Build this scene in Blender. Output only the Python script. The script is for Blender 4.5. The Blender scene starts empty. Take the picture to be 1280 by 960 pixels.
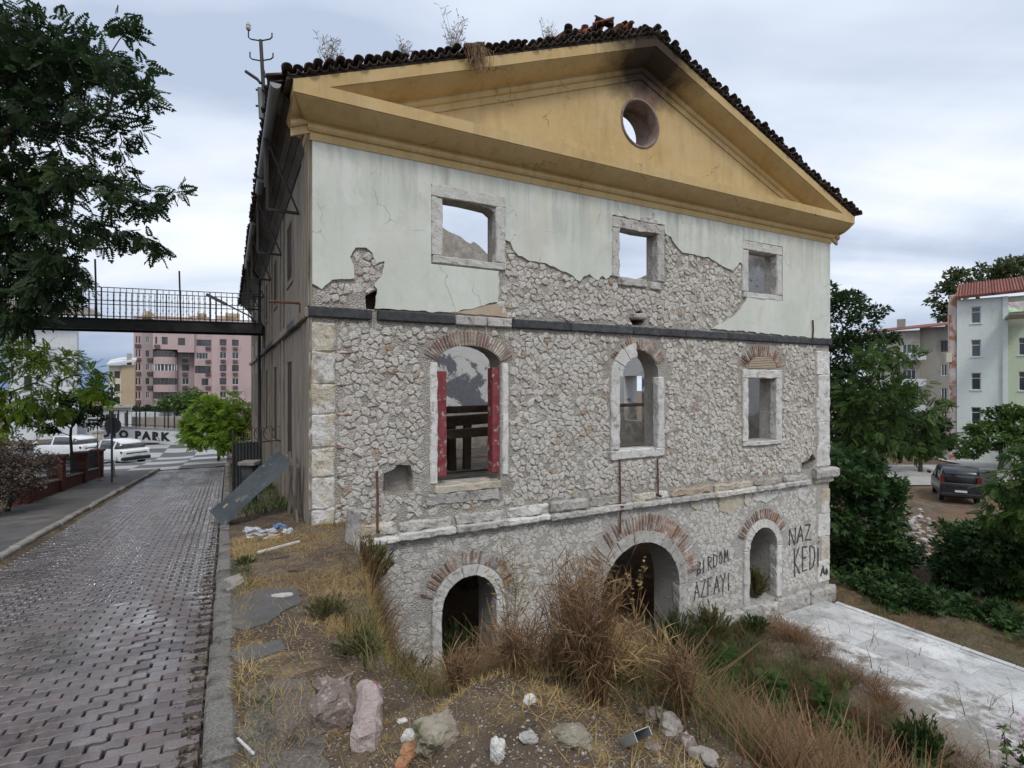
import bpy, bmesh, math, random
import numpy as np
from mathutils import Vector, Matrix, noise
from mathutils.geometry import delaunay_2d_cdt

R = math.radians
random.seed(7)
rng = np.random.default_rng(11)
scene = bpy.context.scene
COL = scene.collection

# ------------------------------------------------------------------ camera
F = 673.0                       # focal length in photo pixels (1280 wide)
CAMZ = 1.85
cam = bpy.data.cameras.new('camera')
cam.sensor_width = 36.0
cam.lens = 36.0 * F / 1280.0
cam.clip_start = 0.05
cam.clip_end = 3000
co = bpy.data.objects.new('camera', cam)
COL.objects.link(co)
co.location = (0, 0, CAMZ)
co.rotation_euler = (R(90), 0, 0)
scene.camera = co

# ------------------------------------------------------------------ sky and sun
SUN_EL, SUN_AZ = R(52), math.atan2(0.30, -0.95)
wd = bpy.data.worlds.new('World')
scene.world = wd
wd.use_nodes = True
nt = wd.node_tree
nt.nodes.clear()
def wn(t, **k):
    n = nt.nodes.new(t)
    for a, b in k.items():
        setattr(n, a, b)
    return n
wout = wn('ShaderNodeOutputWorld')
bg = wn('ShaderNodeBackground')
bg.inputs['Strength'].default_value = 0.13
sky = wn('ShaderNodeTexSky', sky_type='NISHITA', sun_disc=False)
sky.sun_elevation = SUN_EL
sky.sun_rotation = SUN_AZ
sky.air_density = 1.0
sky.dust_density = 0.6
tc = wn('ShaderNodeTexCoord')
sep = wn('ShaderNodeSeparateXYZ')
nt.links.new(tc.outputs['Generated'], sep.inputs[0])
def wmath(op, a, b=None, c=None, clamp=False):
    n = wn('ShaderNodeMath', operation=op, use_clamp=clamp)
    for i, x in enumerate((a, b, c)):
        if x is None:
            continue
        if isinstance(x, (int, float)):
            n.inputs[i].default_value = x
        else:
            nt.links.new(x, n.inputs[i])
    return n.outputs[0]
zc = wmath('MAXIMUM', sep.outputs['Z'], 0.0)
den = wmath('ADD', zc, 0.22)
cx = wmath('DIVIDE', sep.outputs['X'], den)
cy = wmath('DIVIDE', sep.outputs['Y'], den)
cmb = wn('ShaderNodeCombineXYZ')
nt.links.new(cx, cmb.inputs[0])
nt.links.new(cy, cmb.inputs[1])
def wnoise(rot, scl, detail, rough, dist, off=(0, 0, 0)):
    m = wn('ShaderNodeMapping')
    m.inputs['Rotation'].default_value = (0, 0, R(rot))
    m.inputs['Scale'].default_value = scl
    m.inputs['Location'].default_value = off
    nt.links.new(cmb.outputs[0], m.inputs[0])
    n = wn('ShaderNodeTexNoise')
    n.inputs['Scale'].default_value = 1.0
    n.inputs['Detail'].default_value = detail
    n.inputs['Roughness'].default_value = rough
    n.inputs['Distortion'].default_value = dist
    nt.links.new(m.outputs[0], n.inputs['Vector'])
    return n.outputs[0]
n1 = wnoise(20, (0.85, 0.85, 1), 6, 0.5, 0.4, (3.1, 1.7, 0))
n2 = wnoise(62, (0.42, 1.9, 1), 5, 0.52, 0.5, (0.4, 6.2, 0))
n3 = wnoise(0, (0.5, 0.5, 1), 2, 0.5, 0.2, (9.0, 2.0, 0))
nm = wmath('ADD', wmath('MULTIPLY', n1, 0.5), wmath('MULTIPLY', n2, 0.5))
ramp = wn('ShaderNodeValToRGB')
ramp.color_ramp.elements[0].position = 0.39
ramp.color_ramp.elements[0].color = (0.47, 0.55, 0.70, 1)
ramp.color_ramp.elements[1].position = 0.61
ramp.color_ramp.elements[1].color = (0.90, 0.94, 0.99, 1)
e = ramp.color_ramp.elements.new(0.50)
e.color = (0.69, 0.765, 0.885, 1)
nt.links.new(nm, ramp.inputs[0])
mulc = wn('ShaderNodeVectorMath', operation='SCALE')
mulc.inputs['Scale'].default_value = 1.02 / 0.13
nt.links.new(ramp.outputs[0], mulc.inputs[0])
# where the cloud deck is open (low in the sky, far off) the blue shows
low = wmath('SUBTRACT', 1.0, wmath('MULTIPLY', zc, 7.5), clamp=True)
west = wmath('MULTIPLY_ADD', sep.outputs['X'], -3.2, -1.0, clamp=True)     # the deck breaks up towards the west horizon
gap = wmath('MULTIPLY', low, wmath('MULTIPLY', west, wmath('MULTIPLY_ADD', n3, 2.0, .35, clamp=True)), clamp=True)
cov = wmath('SUBTRACT', 1.0, wmath('MULTIPLY', gap, 0.95), clamp=True)
upv = wn('ShaderNodeCombineXYZ')                 # read the clear sky a little higher, where it is blue
nt.links.new(sep.outputs['X'], upv.inputs[0])
nt.links.new(sep.outputs['Y'], upv.inputs[1])
nt.links.new(wmath('ADD', zc, 0.45), upv.inputs[2])
nt.links.new(upv.outputs[0], sky.inputs['Vector'])
mixc = wn('ShaderNodeMix', data_type='RGBA')
nt.links.new(cov, mixc.inputs['Factor'])
nt.links.new(sky.outputs[0], mixc.inputs['A'])
nt.links.new(mulc.outputs[0], mixc.inputs['B'])
nt.links.new(mixc.outputs['Result'], bg.inputs['Color'])
nt.links.new(bg.outputs[0], wout.inputs[0])

sl = bpy.data.lights.new('sun', 'SUN')
sl.energy = 1.4
sl.angle = R(14)
sl.color = (1.0, 0.955, 0.88)
so = bpy.data.objects.new('sun', sl)
COL.objects.link(so)
sd = Vector((math.sin(SUN_AZ) * math.cos(SUN_EL), math.cos(SUN_AZ) * math.cos(SUN_EL), math.sin(SUN_EL)))
so.rotation_euler = (-sd).to_track_quat('-Z', 'Y').to_euler()
so.location = (0, 0, 60)

scene.view_settings.view_transform = 'Standard'
scene.view_settings.look = 'None'
scene.view_settings.exposure = 0.12
scene.view_settings.gamma = 1.0
scene.view_settings.use_curve_mapping = False
scene.render.engine = 'CYCLES'
scene.cycles.use_denoising = True
scene.cycles.max_bounces = 6
scene.cycles.diffuse_bounces = 3
scene.cycles.glossy_bounces = 3
scene.cycles.transparent_max_bounces = 8
scene.cycles.caustics_reflective = False
scene.cycles.caustics_refractive = False

# ------------------------------------------------------------------ frame of the place
UA = R(27.8)
U = (math.cos(UA), math.sin(UA))          # along the facade, to the right
V = (-U[1], U[0])                         # along the side wall, away
OX, OY = (390 - 640) / F * 9.25, 9.25     # facade corner by the street
YARD = -4.5
W = 14.55                                 # facade width
def wp(a, b, z):
    return Vector((OX + a * U[0] + b * V[0], OY + a * U[1] + b * V[1], z))
def ab(x, y):
    return ((x - OX) * U[0] + (y - OY) * U[1], (x - OX) * V[0] + (y - OY) * V[1])
def fac(px, py, s=0.0):
    """photo pixel -> (t, z) on the plane parallel to the facade, s metres behind it"""
    rx = (px - 640) / F
    rz = (480 - py) / F
    k = (s + OX * V[0] + OY * V[1]) / (rx * V[0] + V[1])
    return ((k * rx - OX) * U[0] + (k - OY) * U[1], CAMZ + rz * k)
def P(px, py, Y):
    return Vector(((px - 640) / F * Y, Y, CAMZ + (480 - py) / F * Y))

# ------------------------------------------------------------------ mesh helpers
class MB:
    def __init__(s):
        s.v, s.f, s.r, s.m = [], [], [], []
    def add(s, vs, fs, rnd=None, mi=0):
        o = len(s.v)
        s.v.extend([tuple(p) for p in vs])
        r = random.random() if rnd is None else rnd
        s.r.extend([r] * len(vs))
        s.f.extend([tuple(i + o for i in f) for f in fs])
        s.m.extend([mi] * len(fs))
        return s
    def box(s, x0, x1, y0, y1, z0, z1, rnd=None, mi=0):
        v = [(x, y, z) for x in (x0, x1) for y in (y0, y1) for z in (z0, z1)]
        f = [(0, 1, 3, 2), (4, 6, 7, 5), (0, 4, 5, 1), (2, 3, 7, 6), (0, 2, 6, 4), (1, 5, 7, 3)]
        return s.add(v, f, rnd, mi)
    def bar(s, p, q, w, h, up=(0, 0, 1), rnd=None, mi=0):
        p, q = Vector(p), Vector(q)
        d = (q - p).normalized()
        x = d.cross(Vector(up))
        if x.length < 1e-5:
            x = d.cross(Vector((1, 0, 0)))
        x.normalize()
        y = x.cross(d)
        v = [e + x * (w / 2 * i) + y * (h / 2 * j) for e in (p, q) for i in (-1, 1) for j in (-1, 1)]
        f = [(0, 1, 3, 2), (4, 6, 7, 5), (0, 4, 5, 1), (2, 3, 7, 6), (0, 2, 6, 4), (1, 5, 7, 3)]
        return s.add(v, f, rnd, mi)
    def tube(s, pts, rad, n=6, rnd=None, mi=0):
        pts = [Vector(p) for p in pts]
        if not hasattr(rad, '__len__'):
            rad = [rad] * len(pts)
        vs, fs = [], []
        prev = None
        for i, p in enumerate(pts):
            d = (pts[min(i + 1, len(pts) - 1)] - pts[max(i - 1, 0)])
            d = d.normalized() if d.length > 1e-9 else Vector((0, 0, 1))
            x = prev - d * prev.dot(d) if prev is not None else d.orthogonal()
            if x.length < 1e-5:
                x = d.orthogonal()
            x.normalize()
            prev = x
            y = d.cross(x)
            for k in range(n):
                a = 2 * math.pi * k / n
                vs.append(p + x * (math.cos(a) * rad[i]) + y * (math.sin(a) * rad[i]))
        for i in range(len(pts) - 1):
            for k in range(n):
                fs.append((i * n + k, i * n + (k + 1) % n, (i + 1) * n + (k + 1) % n, (i + 1) * n + k))
        fs.append(tuple(range(n - 1, -1, -1)))
        fs.append(tuple((len(pts) - 1) * n + k for k in range(n)))
        return s.add(vs, fs, rnd, mi)
    def build(s, name, mat, parent=None, smooth=False, loc=None):
        me = bpy.data.meshes.new(name)
        me.from_pydata(s.v, [], s.f)
        at = me.attributes.new('rnd', 'FLOAT', 'POINT')
        at.data.foreach_set('value', s.r)
        for m in (mat if isinstance(mat, (list, tuple)) else [mat]):
            me.materials.append(m)
        if any(s.m):
            me.polygons.foreach_set('material_index', s.m)
        if smooth:
            me.polygons.foreach_set('use_smooth', [True] * len(me.polygons))
        return link(name, me, parent, loc)

def link(name, me, parent=None, loc=None):
    o = bpy.data.objects.new(name, me)
    COL.objects.link(o)
    if parent is not None:
        o.parent = parent
    if loc is not None:
        o.location = loc
    return o

def np_mesh(name, Vv, Ff, rnd, mat, parent=None, loc=None, smooth=False):
    """Vv (n,3), Ff (m,k) of one face size"""
    me = bpy.data.meshes.new(name)
    n, m, k = len(Vv), len(Ff), Ff.shape[1]
    me.vertices.add(n)
    me.vertices.foreach_set('co', np.ascontiguousarray(Vv, dtype=np.float32).ravel())
    me.loops.add(m * k)
    me.loops.foreach_set('vertex_index', np.ascontiguousarray(Ff, dtype=np.int32).ravel())
    me.polygons.add(m)
    me.polygons.foreach_set('loop_start', np.arange(0, m * k, k, dtype=np.int32))
    me.update(calc_edges=True)
    at = me.attributes.new('rnd', 'FLOAT', 'POINT')
    at.data.foreach_set('value', np.ascontiguousarray(rnd, dtype=np.float32))
    me.materials.append(mat)
    if smooth:
        me.polygons.foreach_set('use_smooth', np.ones(m, dtype=bool))
    me.validate()
    return link(name, me, parent, loc)

def tag(o, label=None, cat=None, group=None, kind=None):
    if label: o['label'] = label
    if cat: o['category'] = cat
    if group: o['group'] = group
    if kind: o['kind'] = kind
    return o
def empty(name, loc, label, cat, group=None, rz=0.0):
    o = bpy.data.objects.new(name, None)
    COL.objects.link(o)
    o.empty_display_size = 0.2
    o.location = loc
    o.rotation_euler = (0, 0, rz)
    return tag(o, label, cat, group)

_seed = [0]
def rough(mb, x0, x1, y0, y1, z0, z1, amp=0.01, cell=0.16, ch=0.014, rnd=None, mi=0, freq=5.0, M=None):
    """a worn block: chamfered box, cut into cells and dented by noise"""
    bm = bmesh.new()
    bmesh.ops.create_cube(bm, size=1.0)
    sx, sy, sz = x1 - x0, y1 - y0, z1 - z0
    for q in bm.verts:
        q.co = Vector(((q.co.x + .5) * sx + x0, (q.co.y + .5) * sy + y0, (q.co.z + .5) * sz + z0))
    c = min(ch, sx * .3, sy * .3, sz * .3)
    bmesh.ops.bevel(bm, geom=bm.edges[:], offset=c, segments=1, affect='EDGES')
    for ax, (lo, hi) in enumerate(((x0, x1), (y0, y1), (z0, z1))):
        k = min(int((hi - lo) / cell), 24)
        for i in range(1, k + 1):
            pt = [0, 0, 0]; no = [0, 0, 0]
            pt[ax] = lo + (hi - lo) * i / (k + 1); no[ax] = 1
            bmesh.ops.bisect_plane(bm, geom=bm.verts[:] + bm.edges[:] + bm.faces[:], plane_co=pt, plane_no=no)
    _seed[0] += 1
    off = Vector((_seed[0] * 3.17, _seed[0] * 1.31, 0))
    vs = []
    bm.verts.index_update()
    for q in bm.verts:
        d = noise.noise_vector(q.co * freq + off) * amp + noise.noise_vector(q.co * freq * 3.1 + off) * amp * .5
        p = q.co + d
        vs.append(M @ p if M is not None else p)
    fs = [[q.index for q in f.verts] for f in bm.faces]
    bm.free()
    return mb.add(vs, fs, rnd, mi)

def boulder(mb, c, r, sub=2, amp=0.3, rnd=None, mi=0, rot=0.0, flat=True):
    bm = bmesh.new()
    bmesh.ops.create_icosphere(bm, subdivisions=sub, radius=1.0)
    _seed[0] += 1
    off = Vector((_seed[0] * 2.7, _seed[0] * 5.1, 1))
    cr, sr = math.cos(rot), math.sin(rot)
    vs = []
    bm.verts.index_update()
    for q in bm.verts:
        p = q.co.copy()
        n = noise.noise(p * 1.1 + off) + .5 * noise.noise(p * 2.7 + off) + .3 * noise.noise(p * 6 + off) + .16 * noise.noise(p * 13 + off)
        m = max(abs(p.x), abs(p.y), abs(p.z))
        p = p * (1 + amp * n) * (0.55 + .45 / m * 0.8)
        x, y, z = p.x * r[0], p.y * r[1], p.z * r[2]
        vs.append((c[0] + x * cr - y * sr, c[1] + x * sr + y * cr, c[2] + z))
    fs = [[q.index for q in f.verts] for f in bm.faces]
    bm.free()
    return mb.add(vs, fs, rnd, mi)

def inpoly(x, y, poly):
    c = False
    j = len(poly) - 1
    for i in range(len(poly)):
        xi, yi = poly[i]; xj, yj = poly[j]
        if (yi > y) != (yj > y) and x < (xj - xi) * (y - yi) / (yj - yi) + xi:
            c = not c
        j = i
    return c

def slab_with_holes(outer, holes, y0, y1, mb=None, mi=0, extra=None):
    """2D outline (t,z) with holes, as a solid between y0 (front) and y1 (back)"""
    pts, edges = [], []
    for lp in [outer] + holes:
        o = len(pts)
        pts += [Vector(p) for p in lp]
        edges += [(o + i, o + (i + 1) % len(lp)) for i in range(len(lp))]
    if extra:
        pts += [Vector(p) for p in extra]
    v2, e2, f2, *_ = delaunay_2d_cdt(pts, edges, [], 0, 1e-5)
    keep = []
    for f in f2:
        x = sum(v2[i][0] for i in f) / len(f); y = sum(v2[i][1] for i in f) / len(f)
        if inpoly(x, y, outer) and not any(inpoly(x, y, h) for h in holes):
            keep.append(tuple(f))
    n = len(v2)
    vs = [(p[0], y0, p[1]) for p in v2] + [(p[0], y1, p[1]) for p in v2]
    fs = []
    cnt = {}
    for f in keep:
        fs.append(f)
        fs.append(tuple(i + n for i in reversed(f)))
        for i in range(len(f)):
            a, b = f[i], f[(i + 1) % len(f)]
            cnt[(a, b)] = 1
    for (a, b) in list(cnt):
        if (b, a) not in cnt:
            fs.append((b, a, a + n, b + n))
    mb = mb or MB()
    return mb.add(vs, fs, 0.5, mi)

def jag(poly, step=0.06, amp=0.02, fixed=None):
    """roughen an outline"""
    out = []
    for i in range(len(poly)):
        a, b = Vector(poly[i]), Vector(poly[(i + 1) % len(poly)])
        L = (b - a).length
        k = max(1, int(L / step))
        if fixed and fixed(a, b):
            k = 1
        for j in range(k):
            p = a.lerp(b, j / k)
            if k > 1 and j > 0:
                nv = Vector((b.y - a.y, a.x - b.x)) / max(L, 1e-6)
                p = p + nv * (noise.noise(Vector((p.x * 7, p.y * 7, 3))) * amp * 1.5 + random.uniform(-amp, amp) * .5)
            out.append((p.x, p.y))
    return out

# ------------------------------------------------------------------ materials
class G:
    """small shader-graph writer"""
    def __init__(s, name):
        s.m = bpy.data.materials.new(name)
        s.m.use_nodes = True
        s.t = s.m.node_tree
        s.t.nodes.clear()
        s.out = s.t.nodes.new('ShaderNodeOutputMaterial')
        s.b = s.t.nodes.new('ShaderNodeBsdfPrincipled')
        s.t.links.new(s.b.outputs[0], s.out.inputs[0])
        g = s.t.nodes.new('ShaderNodeNewGeometry')
        s.pos = g.outputs['Position']
        s.nor = g.outputs['Normal']
    def n(s, t, **k):
        x = s.t.nodes.new(t)
        for a, b in k.items():
            setattr(x, a, b)
        return x
    def set(s, sock, val):
        if isinstance(val, bpy.types.NodeSocket):
            s.t.links.new(val, sock)
        elif isinstance(val, (tuple, list)) and len(val) == 3 and sock.type == 'RGBA':
            sock.default_value = (*val, 1)
        else:
            sock.default_value = val
    def map(s, scale=(1, 1, 1), rot=(0, 0, 0), loc=(0, 0, 0), src=None):
        x = s.n('ShaderNodeMapping')
        s.t.links.new(src or s.pos, x.inputs[0])
        x.inputs['Scale'].default_value = scale
        x.inputs['Rotation'].default_value = rot
        x.inputs['Location'].default_value = loc
        return x.outputs[0]
    def noise(s, scale, detail=4, rough=.55, dist=0, vec=None):
        x = s.n('ShaderNodeTexNoise')
        s.t.links.new(vec or s.pos, x.inputs['Vector'])
        x.inputs['Scale'].default_value = scale
        x.inputs['Detail'].default_value = detail
        x.inputs['Roughness'].default_value = rough
        x.inputs['Distortion'].default_value = dist
        return x.outputs[0]
    def voro(s, scale, feature='F1', vec=None, out='Distance', rand=1.0):
        x = s.n('ShaderNodeTexVoronoi', feature=feature)
        s.t.links.new(vec or s.pos, x.inputs['Vector'])
        x.inputs['Scale'].default_value = scale
        x.inputs['Randomness'].default_value = rand
        return x.outputs[out]
    def ramp(s, fac, stops, interp='LINEAR'):
        x = s.n('ShaderNodeValToRGB')
        x.color_ramp.interpolation = interp
        els = x.color_ramp.elements
        while len(els) < len(stops):
            els.new(.5)
        for e, (p, c) in zip(els, stops):
            e.position = p
            e.color = (*c, 1) if isinstance(c, (tuple, list)) else (c, c, c, 1)
        s.set(x.inputs[0], fac)
        return x.outputs[0]
    def step(s, fac, lo, hi):
        x = s.n('ShaderNodeMapRange')
        s.set(x.inputs[0], fac)
        x.inputs[1].default_value = lo
        x.inputs[2].default_value = hi
        return x.outputs[0]
    def math(s, op, a, b=0.0, clamp=False):
        x = s.n('ShaderNodeMath', operation=op, use_clamp=clamp)
        s.set(x.inputs[0], a)
        s.set(x.inputs[1], b)
        return x.outputs[0]
    def mix(s, fac, a, b, blend='MIX'):
        x = s.n('ShaderNodeMix', data_type='RGBA', blend_type=blend)
        s.set(x.inputs['Factor'], fac)
        s.set(x.inputs['A'], a)
        s.set(x.inputs['B'], b)
        return x.outputs['Result']
    def scale(s, col, val):
        x = s.n('ShaderNodeVectorMath', operation='SCALE')
        s.set(x.inputs[0], col)
        s.set(x.inputs['Scale'], val)
        return x.outputs[0]
    def attr(s, name='rnd'):
        x = s.n('ShaderNodeAttribute', attribute_name=name)
        return x.outputs['Fac']
    def orand(s):
        x = s.n('ShaderNodeObjectInfo')
        return x.outputs['Random']
    def sep(s):
        x = s.n('ShaderNodeSeparateXYZ')
        s.t.links.new(s.pos, x.inputs[0])
        return x.outputs
    def dist(s, p, sc=(1, 1, 1)):
        x = s.n('ShaderNodeVectorMath', operation='SUBTRACT')
        s.t.links.new(s.pos, x.inputs[0])
        x.inputs[1].default_value = p
        y = s.n('ShaderNodeVectorMath', operation='MULTIPLY')
        s.t.links.new(x.outputs[0], y.inputs[0])
        y.inputs[1].default_value = sc
        z = s.n('ShaderNodeVectorMath', operation='LENGTH')
        s.t.links.new(y.outputs[0], z.inputs[0])
        return z.outputs['Value']
    def bump(s, h, strength=.5, dist=.02):
        x = s.n('ShaderNodeBump')
        s.set(x.inputs['Height'], h)
        x.inputs['Strength'].default_value = strength
        x.inputs['Distance'].default_value = dist
        s.t.links.new(x.outputs[0], s.b.inputs['Normal'])
    def done(s, col, rough=.85, spec=.3, metal=0.0):
        s.set(s.b.inputs['Base Color'], col)
        s.set(s.b.inputs['Roughness'], rough)
        s.b.inputs['Specular IOR Level'].default_value = spec
        s.b.inputs['Metallic'].default_value = metal
        return s.m

def simple(name, c1, c2, scale=3.0, rough=.85, bump=.4, bscale=25, bdist=.02, rnd=0.25, dirt=None, dirt_scale=1.2,
           dirt_lo=.52, dirt_hi=.68, spec=.3, metal=0.0, stretch=(1, 1, 1)):
    g = G(name)
    vec = g.map(stretch)
    n = g.noise(scale, 5, .6, 0, vec)
    col = g.mix(g.step(n, .32, .68), c1, c2)
    if dirt:
        d = g.noise(dirt_scale, 5, .65, .4, g.map(stretch, loc=(4, 7, 2)))
        col = g.mix(g.step(d, dirt_lo, dirt_hi), col, dirt)
    if rnd:
        r = g.math('FRACT', g.math('ADD', g.attr(), g.orand()))
        col = g.scale(col, g.math('MULTIPLY_ADD', r, rnd * 2) if False else g.math('ADD', g.math('MULTIPLY', r, rnd * 2), 1 - rnd))
    fine = g.noise(bscale * 2.2, 3, .6)
    col = g.scale(col, g.math('ADD', g.math('MULTIPLY', fine, .5), .75))
    g.bump(g.noise(bscale, 6, .65, 0, vec), bump, bdist)
    return g.done(col, rough, spec, metal)

def leafmat(name, stops, trans=.35, rough=.55):
    g = G(name)
    r = g.attr()
    col = g.ramp(r, stops)
    n = g.noise(0.9, 2)
    col = g.scale(col, g.math('ADD', g.math('MULTIPLY', n, .7), .65))
    m = g.done(col, rough, .25)
    t = g.n('ShaderNodeBsdfTranslucent')
    g.set(t.inputs[0], g.scale(col, 1.25))
    mx = g.n('ShaderNodeMixShader')
    mx.inputs[0].default_value = trans
    g.t.links.new(g.b.outputs[0], mx.inputs[1])
    g.t.links.new(t.outputs[0], mx.inputs[2])
    g.t.links.new(mx.outputs[0], g.out.inputs[0])
    return m

MT = {}
APEX = wp(7.275, -0.3, 9.3)
# --- rubble stone, stone by stone
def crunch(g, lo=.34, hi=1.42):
    """fine broken-surface contrast: shade in the pits and brighter edges painted into the colour"""
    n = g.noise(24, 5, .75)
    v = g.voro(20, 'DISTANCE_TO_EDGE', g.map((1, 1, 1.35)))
    m = g.ramp(n, [(.28, lo), (.42, 1.0), (.56, 1.22), (.74, hi)])  # tone that imitates tiny shadows in the pits
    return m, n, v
def stone_material(name, lo, mid, hi, grime, smear):
    g = G(name)
    r = g.attr()
    base = g.ramp(r, [(0, lo), (.35, mid), (.75, hi), (.92, mid), (.955, (.46, .365, .255)), (.98, (.37, .25, .175)), (1.0, (.40, .29, .21))])
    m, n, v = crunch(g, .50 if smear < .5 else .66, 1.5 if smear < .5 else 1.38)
    # mortar dragged over the faces, then soot and lichen
    s = g.noise(4.5, 6, .72, .6, g.map((1, 1, 1), loc=(5, 3, 8)))
    base = g.mix(g.math('MULTIPLY', g.step(s, .46 - smear * .1, .58 - smear * .1), .5 + smear * .4), base, (.66, .63, .58))
    d = g.noise(.9, 6, .7, .5)
    base = g.mix(g.math('MULTIPLY', g.step(d, .52, .70), .45), base, grime)
    oc = g.noise(1.6, 5, .7, .4, g.map((1, 1, 1), loc=(2, 9, 4)))
    base = g.mix(g.math('MULTIPLY', g.step(oc, .60, .72), .38), base, (.42, .30, .19))
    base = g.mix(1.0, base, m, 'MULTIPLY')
    k = g.noise(42, 3, .7)
    base = g.mix(g.math('MULTIPLY', g.step(k, .64, .74), .5), base, (.17, .15, .125))
    g.bump(g.math('ADD', n, g.math('MULTIPLY', g.noise(60, 4, .7), .35)), 1.0, .05)
    return g.done(base, .92, .2)
MT['stone'] = stone_material('rubble_stone', (.48, .44, .385), (.59, .55, .495), (.68, .645, .595), (.43, .395, .345), .25)
MT['stone_low'] = stone_material('rubble_stone_rendered', (.60, .575, .54), (.655, .63, .595), (.70, .675, .645), (.54, .515, .48), 1.0)
def mortar_material():
    g = G('lime_mortar')
    n = g.noise(2.2, 6, .65)
    col = g.ramp(n, [(.3, (.44, .40, .345)), (.5, (.55, .51, .455)), (.7, (.63, .595, .545))])
    z = g.sep()[2]
    lowm = g.step(z, -.6, -1.2)
    col = g.mix(g.math('MULTIPLY', lowm, .75), col, (.66, .635, .60))
    oc = g.noise(1.6, 5, .7, .4, g.map((1, 1, 1), loc=(2, 9, 4)))
    col = g.mix(g.math('MULTIPLY', g.step(oc, .60, .72), .38), col, (.40, .29, .18))
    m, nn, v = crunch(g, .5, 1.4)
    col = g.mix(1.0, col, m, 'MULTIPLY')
    # small packing stones and their joints
    jn = g.math('MULTIPLY', g.step(v, .05, .012), g.step(g.noise(3, 3), .40, .52))
    jn = g.math('MULTIPLY', jn, g.math('SUBTRACT', .75, g.math('MULTIPLY', lowm, .5)))
    col = g.mix(g.math('MULTIPLY', jn, .8), col, (.22, .195, .165))
    # long trowel strokes on the rendered ground floor
    tr = g.noise(1.0, 4, .7, 1.2, g.map((9, 9, 26), (0, .5, 0)))
    col = g.mix(g.math('MULTIPLY', g.math('MULTIPLY', g.step(tr, .56, .66), lowm), .45), col, (.30, .285, .265))
    b = g.math('ADD', g.math('ADD', nn, g.math('MULTIPLY', g.noise(60, 4, .7), .4)), g.math('ADD', g.math('MULTIPLY', g.step(v, .0, .2), .5), g.math('MULTIPLY', tr, g.math('MULTIPLY', lowm, .8))))
    g.bump(b, 1.0, .05)
    return g.done(col, .95, .15)
MT['mortar'] = mortar_material()
def plaster_material():
    g = G('mint_lime_plaster')
    n = g.noise(.9, 5, .6)
    col = g.mix(g.step(n, .35, .65), (.575, .60, .535), (.655, .67, .61))
    st = g.noise(1.0, 6, .72, .6, g.map((3.4, 3.4, .25)))
    z = g.sep()[2]
    zz = g.math('ADD', z, g.math('MULTIPLY', g.noise(1.5, 4, .7), 1.2))
    top = g.math('ADD', g.math('MULTIPLY', g.step(zz, 5.2, 6.7), .75), .10)
    col = g.mix(g.math('MULTIPLY', g.step(st, .44, .66), top), col, (.33, .34, .305))
    bl = g.noise(2.6, 6, .7, .8, g.map((1, 1, .8), loc=(2, 1, 5)))
    col = g.mix(g.math('MULTIPLY', g.step(bl, .52, .72), .55), col, (.49, .48, .42))
    wh = g.noise(1.7, 6, .7, .8, g.map((1, 1, .8), loc=(6, 4, 1)))
    col = g.mix(g.math('MULTIPLY', g.step(wh, .55, .70), .6), col, (.71, .715, .68))
    ye = g.noise(1.1, 4, .6, .3, g.map((1, 1, .3), loc=(12, 1, 5)))
    col = g.mix(g.math('MULTIPLY', g.step(ye, .55, .7), .35), col, (.56, .52, .40))
    sp = g.noise(26, 4, .75)
    col = g.mix(g.math('MULTIPLY', g.step(sp, .62, .74), .45), col, (.36, .35, .31))
    cv = g.n('ShaderNodeVectorMath', operation='ADD')
    nz = g.n('ShaderNodeTexNoise'); nz.inputs['Scale'].default_value = 3.0; nz.inputs['Detail'].default_value = 4
    g.t.links.new(g.pos, nz.inputs['Vector'])
    g.t.links.new(g.pos, cv.inputs[0]); g.t.links.new(g.scale(nz.outputs['Color'], .35), cv.inputs[1])
    ed = g.voro(.95, 'DISTANCE_TO_EDGE', cv.outputs[0])
    mk = g.step(g.noise(.8, 2, .5, 0, g.map((1, 1, 1), loc=(7, 7, 1))), .52, .60)
    cr = g.math('MULTIPLY', g.step(ed, .0055, .001), mk)
    col = g.mix(g.math('MULTIPLY', cr, .7), col, (.14, .135, .11))
    g.bump(g.math('SUBTRACT', g.math('ADD', g.math('MULTIPLY', g.noise(6, 5, .6), .5), g.math('MULTIPLY', g.noise(70, 3), .15)), cr), .45, .02)
    return g.done(col, .88, .2)
MT['plaster'] = plaster_material()
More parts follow.
